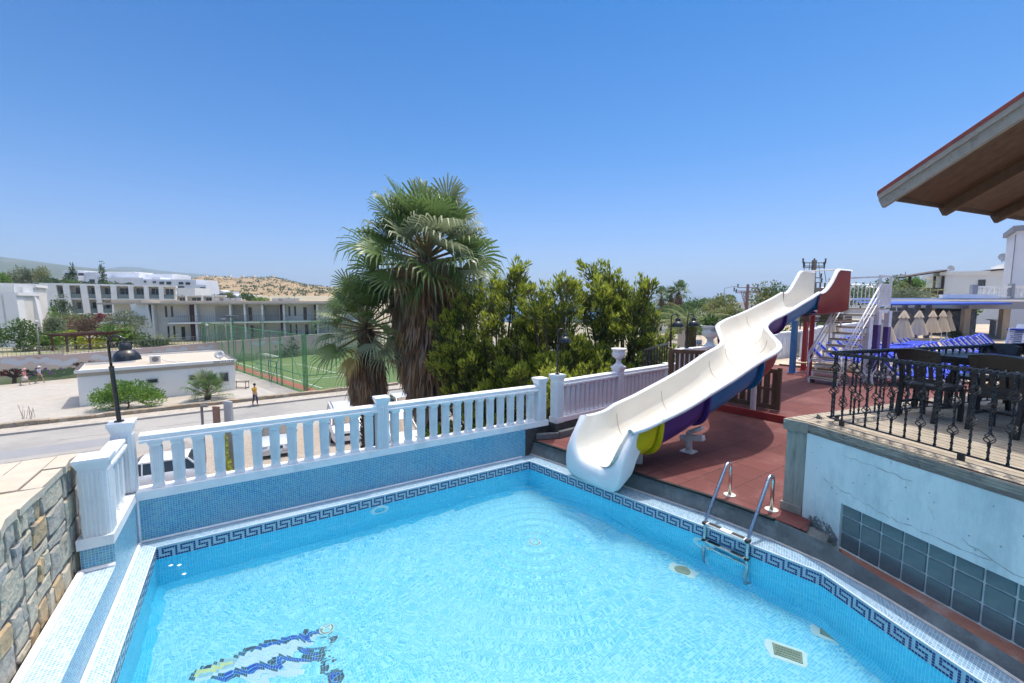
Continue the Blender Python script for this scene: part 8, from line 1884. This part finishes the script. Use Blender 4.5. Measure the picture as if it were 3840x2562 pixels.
mb = MB(); mb.tube([ftw.P(-.05, .05, ftw.Z(3790, 1090)), ftw.P(-.05, .05, ftw.Z(3790, 880))], .03, 5); mb.build('pipe', metal_g, tw2)
# house with the wooden balcony
fh = Fr(D(3520, 1133, 58), D(3830, 1133, 54)); hs = thing('white_house', 'white house with a satellite dish and a dark wooden balcony behind the pavilion', 'house', fh.P(0, 0, ZU))
mb = MB(); fh.box(mb, .4, fh.L, -9, 0, -2, fh.Z(3600, 1020)); mb.build('wall', rendw, hs)
mb = MB(); fh.box(mb, -.2, fh.L, -9, .15, fh.Z(3600, 1032), fh.Z(3600, 1018)); fh.box(mb, -.2, .6, -1, .2, fh.Z(3600, 1032), fh.Z(3600, 1009)); mb.build('parapet', rendw, hs)
mb = MB(); fh.box(mb, fh.U(3660), fh.U(3687), -.1, .06, fh.Z(3670, 1082), fh.Z(3670, 1049)); o = mb.build('window', darkw, hs)
mb = MB()
for k in range(6): u = fh.U(3660) + (fh.U(3687) - fh.U(3660)) * k / 5; fh.box(mb, u - .02, u + .02, .06, .1, fh.Z(3670, 1082), fh.Z(3670, 1049))
mb.build('grille', metal_g, o)
for px0, px1 in ((3520, 3546), (3556, 3590)): mb = MB(); fh.box(mb, fh.U(px0), fh.U(px1), -.1, .05, fh.Z(px0, 1158), fh.Z(px0, 1138)); mb.build('window', darkw, hs)
dkw = M('balcony_dark_wood', (.05, .032, .022), (.035, .023, .016), scale=2, rough=.7)
z1, z0, zf = fh.Z(3480, 1037), fh.Z(3480, 1108), fh.Z(3480, 1112); mb = MB(); u0, u1 = -3.2, .2
for u in (u0 + .1, u0 + 2.6, u1): fh.box(mb, u - .12, u + .12, -.1, .12, zf, z1); 
fh.box(mb, u0, u1, -2.4, .2, zf - .1, zf); fh.box(mb, u0, u1, -.02, .08, zf + 1.05, zf + 1.15)
for k in range(9): u = u0 + (u1 - u0) * (k + .1) / 9; fh.box(mb, u, u + .32, -.0, .05, zf + .1, zf + 1.05)
mb.build('balcony', dkw, hs)
mb = MB(); A = [fh.P(u0 - .9, .7, z1 - .05), fh.P(u1 + .2, .7, z1 + .75), fh.P(u1 + .2, -2.6, z1 + 1.0), fh.P(u0 - .9, -2.6, z1 + .2)]; mb.face(A); mb.face([v - Vector((0, 0, .15)) for v in A[::-1]]); mb.grid([A + [A[0]], [v - Vector((0, 0, .15)) for v in A + [A[0]]]]); mb.build('balcony_roof', dkw, hs)
mb = MB(); A = [fh.P(4.5, .3, fh.Z(3650, 1013)), fh.P(9.4, .3, fh.Z(3760, 998)), fh.P(9.4, -4, fh.Z(3760, 996)), fh.P(4.5, -4, fh.Z(3650, 1011))]; mb.face(A); mb.face([v - Vector((0, 0, .2)) for v in A[::-1]]); mb.grid([A + [A[0]], [v - Vector((0, 0, .2)) for v in A + [A[0]]]]); mb.build('lean_to_roof', dkw, hs)
mb = MB(); fh.box(mb, 7.0, fh.L, -9, -4.2, fh.Z(3740, 1022), fh.Z(3740, 985)); fh.box(mb, 8.6, fh.L, -9, -3.6, fh.Z(3740, 1022), fh.Z(3740, 978)); mb.build('upper_storey', rendw, hs)
dish(fh.P(fh.U(3569), -2, fh.Z(3569, 1018)), (-.2, -.9, .35), .42, 'satellite dish on the roof edge of the white house'); dish(D(3757, 985, 55), (-.3, -.8, .3), .52, 'larger satellite dish high on the right of the white house'); dish(D(3792, 982, 55), (-.3, -.8, .3), .40, 'satellite dish half hidden by the white tower')
# stone wall with hedge, awning
fs = Fr(D(3320, 1133, 33), D(3660, 1133, 37)); sw2 = thing('stone_wall', 'dark blue grey stone wall behind the closed parasols', 'wall', fs.P(0, 0, ZU)); mb = MB()
fs.box(mb, 0, fs.L, -.5, 0, ZU - .1, fs.Z(3560, 1166)); fs.box(mb, fs.U(3398), fs.U(3424), -.5, .12, ZU, fs.Z(3410, 1154)); fs.box(mb, fs.U(3535), fs.U(3563), -.5, .12, ZU, fs.Z(3550, 1157)); mb.build('wall', bst, sw2)
for k, px in enumerate((3430, 3462, 3493, 3520, 3575, 3605, 3632)): b = D(px, 1162, 38); bush('hedge_shrub', 'yellow green shrub on top of the stone wall, %s from the left' % ORD[k], (b.x, b.y, b.z - .4), 1.0, .8, 1.15 + .3 * (k in (1, 5)), 'yellow' if k % 3 else 'bright', n=420, leaf=.2, seed=300 + k, group='yellow green shrubs on the stone wall')
fa2 = Fr(D(3180, 1133, 31.5), D(3650, 1133, 31.5)); aw = thing('awning', 'long blue and white awning on dark posts behind the parasols', 'awning', fa2.P(0, 0, ZU)); za = fa2.Z(3500, 1130)
mb = MB(); A = [fa2.P(fa2.U(3195), 0, fa2.Z(3195, 1131)), fa2.P(fa2.L + .3, 0, fa2.Z(3645, 1128)), fa2.P(fa2.L + .3, 2.2, fa2.Z(3645, 1130) - .0), fa2.P(fa2.U(3195), 2.2, fa2.Z(3195, 1133))]
mb.grid([[A[0], A[1]], [A[3] - Vector((0, 0, .12)), A[2] - Vector((0, 0, .12))], [A[3] - Vector((0, 0, .22)), A[2] - Vector((0, 0, .22))]]); mb.build('canvas', M('awning_blue', (.02, .09, .50), (.015, .075, .42), scale=2, rough=.7), aw)
mb = MB(); fa2.box(mb, fa2.U(3195), fa2.U(3700), 2.1, 2.3, fa2.Z(3500, 1131), fa2.Z(3500, 1124)); fa2.box(mb, fa2.U(3195), fa2.U(3700), -.2, .0, fa2.Z(3500, 1127), fa2.Z(3500, 1118)); mb.build('frame', rendw, aw)
for px in (3394, 3442, 3484): m1 = MB(); u = fa2.U(px); fa2.box(m1, u - .12, u + .12, -.1, .14, ZU, fa2.Z(px, 1126)); m1.build('post', M('post_slate', (.10, .12, .16), rough=.6), aw)
# vehicle and white hall behind
b = D(3340, 1160, 46); car('white van parked behind the awning, seen left of the stone wall', Vector((b.x, b.y, b.z - 1.2)), R(175), carw, 4.8, 1.9, 2.0, 'van')
mb = MB(); pl = [(b.x - 9, b.y - 3), (b.x + 6, b.y - 3), (b.x + 6, b.y + 6), (b.x - 9, b.y + 6)]; mb.prism(pl, -6, b.z - 1.21); struct(mb.build('parking_area', park))
t = thing('white_hall', 'low white hall with a pale tent roof behind the slide tower', 'building', D(3300, 1090, 85)); f = Fr(D(3170, 1133, 85), D(3460, 1133, 90)); mb = MB(); f.box(mb, 0, f.L, -10, 0, -6, f.Z(3300, 1078)); mb.build('wall', rendw, t)
mb = MB()
for k in range(4): u0 = f.L * .8 * k / 4; u1 = u0 + f.L * .19; za_ = f.Z(3250, 1078); zp = f.Z(3250, 1060); mb.face([f.P(u0, .3, za_), f.P(u1, .3, za_), f.P((u0 + u1) / 2, -3, zp)]); mb.face([f.P(u1, .3, za_), f.P(u1, -6, za_), f.P((u0 + u1) / 2, -3, zp)]); mb.face([f.P(u0, -6, za_), f.P(u0, .3, za_), f.P((u0 + u1) / 2, -3, zp)]); mb.face([f.P(u1, -6, za_), f.P(u0, -6, za_), f.P((u0 + u1) / 2, -3, zp)])
mb.build('tent_roof', M('tent_white', (.74, .78, .82), rough=.6), t)
# beach buildings
for k, (px0, px1, py0, py1, d, lb) in enumerate(((2648, 2745, 1146, 1180, 140, 'pale flat roofed building by the beach, left one'), (2738, 2850, 1137, 1170, 150, 'pale flat roofed building by the beach, right one with roof posts'), (2440, 2530, 1186, 1196, 120, 'low pale beach bar under the three palms'), (2620, 2720, 1162, 1180, 125, 'white boundary wall in front of the left beach building'))):
    t = thing('beach_building', lb, 'building', D(px0, py1, d), 0, 'pale buildings by the beach'); boxes(t, [(px0, px1, py0, py1, d, 8)], rend if k != 3 else rendw)
    if k < 2: wins(t, [(px0 + (px1 - px0) * q, px0 + (px1 - px0) * (q + .05), py0 + 8, py0 + 18, d - .1) for q in (.3, .5, .7)]); mb = MB(); a = D(px0, py0, d); f = Fr(D(px0, py0, d), D(px1, py0, d)); f.box(mb, -.4, f.L + .4, -8, .4, a.z, a.z + .35); mb.build('roof_edge', rendw, t)
for k, px in enumerate((2470, 2498, 2575, 2600, 2632)): b = D(px, 1180, 112); car('tiny white car in the row by the beach, %s from the left' % ORD[k], Vector((b.x, b.y, b.z - 1.4)), R(rng.uniform(-30, 30)), carw, 4.2, 1.75, 1.5, 'hatch')
# trees on the right
for k, (px, py, d, rx, hz, kd, lb, leaf) in enumerate(((2700, 1215, 42, 2.1, 3.0, 'olive', 'olive green feathery tree behind the left side of the slide', .3), (2745, 1225, 36, 1.6, 2.0, 'olive', 'olive bush just left of the wavy slide bend', .26), (2860, 1190, 60, 3.0, 4.8, 'olive', 'thin olive tree behind the upper run of the slide', .34), (2905, 1180, 60, 2.6, 4.4, 'mid', 'green tree left of the slide start box', .36), (2600, 1190, 100, 6, 4.2, 'mid', 'round green tree right of the three palms', .6), (2535, 1190, 100, 4, 3.6, 'mid', 'green tree between the three palms', .6), (2450, 1215, 60, 3, 2.4, 'grey', 'grey green bush beside the tall street light', .5), (2520, 1225, 55, 4.5, 2.6, 'mid', 'wide green shrub behind the pair of lamps', .4), (2400, 1210, 80, 5, 3.2, 'bright', 'bright green bushes behind the right juniper', .5), (2560, 1240, 46, 2.5, 1.6, 'olive', 'dry olive bush above the road', .35), (3222, 1170, 60, 3.4, 4.0, 'mid', 'round green tree behind the slide tower guard rail', .4), (3355, 1135, 62, 3.6, 3.6, 'mid', 'dense green tree right of the slide tower', .4), (3425, 1075, 75, 2.4, 1.8, 'bright', 'small green tree behind the wooden balcony', .35), (3400, 1130, 50, 2.2, 1.6, 'grey', 'grey green bush below the date palm by the awning', .3), (3055, 1215, 30, 1.6, 1.2, 'mid', 'green shrub behind the white urn under the platform', .22), (2650, 1255, 34, 1.2, 1.5, 'bright', 'small bright bush above the white urn by the road', .22))):
    b = D(px, py, d); bush('tree' if hz > 2.5 else 'bush', lb, (b.x, b.y, b.z), rx, rx * .8, hz, kd, n=1500, leaf=leaf, seed=400 + k, trunk=hz * .25 if hz > 2.5 else 0, group='trees and bushes beyond the slide', cat='tree' if hz > 2.5 else 'bush', clumps=24)
b = D(3586, 1245, 31); bush('bush', 'small dark bush at the foot of the stone wall by the pavilion', (b.x, b.y, ZU), .6, .5, .75, 'pine', n=400, leaf=.16, seed=450)
# power poles and street lights
polem = M('pole_rust', (.34, .20, .17), (.26, .15, .13), scale=2, rough=.8); polg = M('pole_grey', (.20, .17, .15), (.15, .13, .115), scale=2, rough=.8); ins = M('insulator', (.05, .06, .08), rough=.3)
def pylon(px, yt, yb, d, arms, mt, label, gear=False, w=.26):
    a, b = D(px, yt, d), D(px, yb, d); t = thing('power_pole', label, 'power pole', Vector((a.x, a.y, b.z - 2)), 0, 'power poles'); m1 = MB(); m1.bar(Vector((a.x, a.y, b.z - 2)), a, w, w, up=(1, 0, 0)); m1.build('mast', mt, t)
    for y, hw in arms:
        z = D(px, y, d).z; m1 = MB(); m1.bar(Vector((a.x - hw, a.y, z)), Vector((a.x + hw, a.y, z)), .09, .09); o = m1.build('cross_arm', mt, t); m1 = MB()
        for s in (-.95, 0, .95): m1.lathe([(.04, 0), (.09, .08), (.06, .16), (.09, .22), (.08, .32), (.11, .42), (.0, .42)], (a.x + s * hw, a.y, z + .05), n=7)
        m1.build('insulators', ins, o)
    if gear:
        z = D(px, yb - (yb - yt) * .38, d).z; m1 = MB(); m1.box((a.x + .2, a.y - .6, z), (2.2, .9, 1.3)); 
        for k in range(4): m1.tube([Vector((a.x - .6 + k * .5, a.y - .6, z + .6)), Vector((a.x - .6 + k * .5, a.y - .6, z + 1.2))], .1, 6)
        m1.build('transformer', polg, t, bevel=.05)
        m1 = MB()
        for k in range(5): q = (k - 2) * .5; m1.tube([Vector((a.x + q, a.y, D(px, arms[0][0], d).z)), Vector((a.x + q * 1.3, a.y - .2, z + 1.3))], .03, 4)
        m1.build('cables', ins, t)
    return t
pylon(2422, 1078, 1190, 70, ((1084, 1.0), (1105, 1.1), (1112, 1.0)), polem, 'rusty power pole behind the right juniper')
pylon(2378, 1128, 1190, 80, ((1130, 1.0),), polg, 'grey power pole mostly hidden by the right juniper')
pylon(2805, 1068, 1165, 58, ((1079, 1.4), (1092, 1.9), (1098, 1.6)), polem, 'rusty power pole with splayed cables left of the upper slide')
m1 = MB(); c = D(2805, 1092, 58)
for k in range(4): m1.tube([c + Vector((-1.0 + .25 * k, -.1, 0)), D(2797 + k * 2, 1160, 57.9)], .05, 5)
tag(m1.build('pole_stays', polem), 'red brown splayed struts of the power pole by the upper slide', 'struts')
pylon(3054, 976, 1180, 48, ((986, 1.3), (998, 1.2), (1004, 1.2), (1042, .9), (1060, 1.0)), polg, 'tall grey power pole with a transformer behind the slide start box', gear=True, w=.34)
b = D(2466, 1270, 52); streetlight(b, D(2468, 1095, 52).z - b.z, .8, 'tall slim street light left of the three palms', arm=1.2, rise=.25)
b = D(2713, 1160, 70); streetlight(b, D(2716, 1082, 70).z - b.z, .9, 'slim street light above the pale beach building', arm=1.5, rise=.3)
b = D(3347, 1125, 70); streetlight(b, D(3353, 1037, 70).z - b.z, 1, 'slim street light between the slide tower and the wooden balcony', arm=1.2, rise=.25)
m1 = MB(); m1.tube([D(3388, 1080, 80), D(3396, 1020, 80)], .05, 5); tag(m1.build('aerial_mast', polg), 'thin leaning aerial mast left of the wooden balcony', 'aerial')
# boats at the moored shore seen between the palm and the junipers
for k, (px, py, lb) in enumerate(((1772, 1147, 'white boat moored on the sea left of the junipers, right one'), (1762, 1152, 'white boat moored on the sea left of the junipers, left one'))):
    c = G(px, py, -14.2); t = thing('boat', lb, 'boat', c, 0, 'boats moored in the bay'); m1 = MB(); m1.prism([(c.x - 9, c.y - 2), (c.x + 6, c.y - 2), (c.x + 11, c.y), (c.x + 6, c.y + 2), (c.x - 9, c.y + 2)], -14.3, -12.2); m1.build('hull', lwh, t); m1 = MB(); m1.box((c.x - 1, c.y, -11.2), (8, 3, 2)); m1.build('cabin', lwh, t)

# ================================================================== AIR
hz = bpy.data.materials.new('haze_air'); hz.use_nodes = True; nt = hz.node_tree; nt.nodes.remove(nt.nodes['Principled BSDF']); pvv = nt.nodes.new('ShaderNodeVolumePrincipled'); nt.links.new(pvv.outputs[0], nt.nodes['Material Output'].inputs['Volume'])
pvv.inputs['Color'].default_value = (.62, .80, 1.0, 1); pvv.inputs['Density'].default_value = 1.7e-4; pvv.inputs['Anisotropy'].default_value = .1
zlo = min(p.z for p in [Vector((0, 0, -15.4))]); top = 430
for ob in bpy.data.objects:
    if ob.type == 'MESH' and ob.name.startswith('hill'): top = max(top, max(v.co.z for v in ob.data.vertices) + 5); zlo = min(zlo, min(v.co.z for v in ob.data.vertices) - 1)
mb = MB(); mb.prism([(-30000, -3000), (30000, -3000), (30000, 30000), (-30000, 30000)], zlo - 1, top + 20); o = mb.build('haze', hz); o['kind'] = 'stuff'; o['label'] = 'thin blue summer haze in the air over the hills and sea'; o['category'] = 'haze'
SC.cycles.volume_bounces = 0
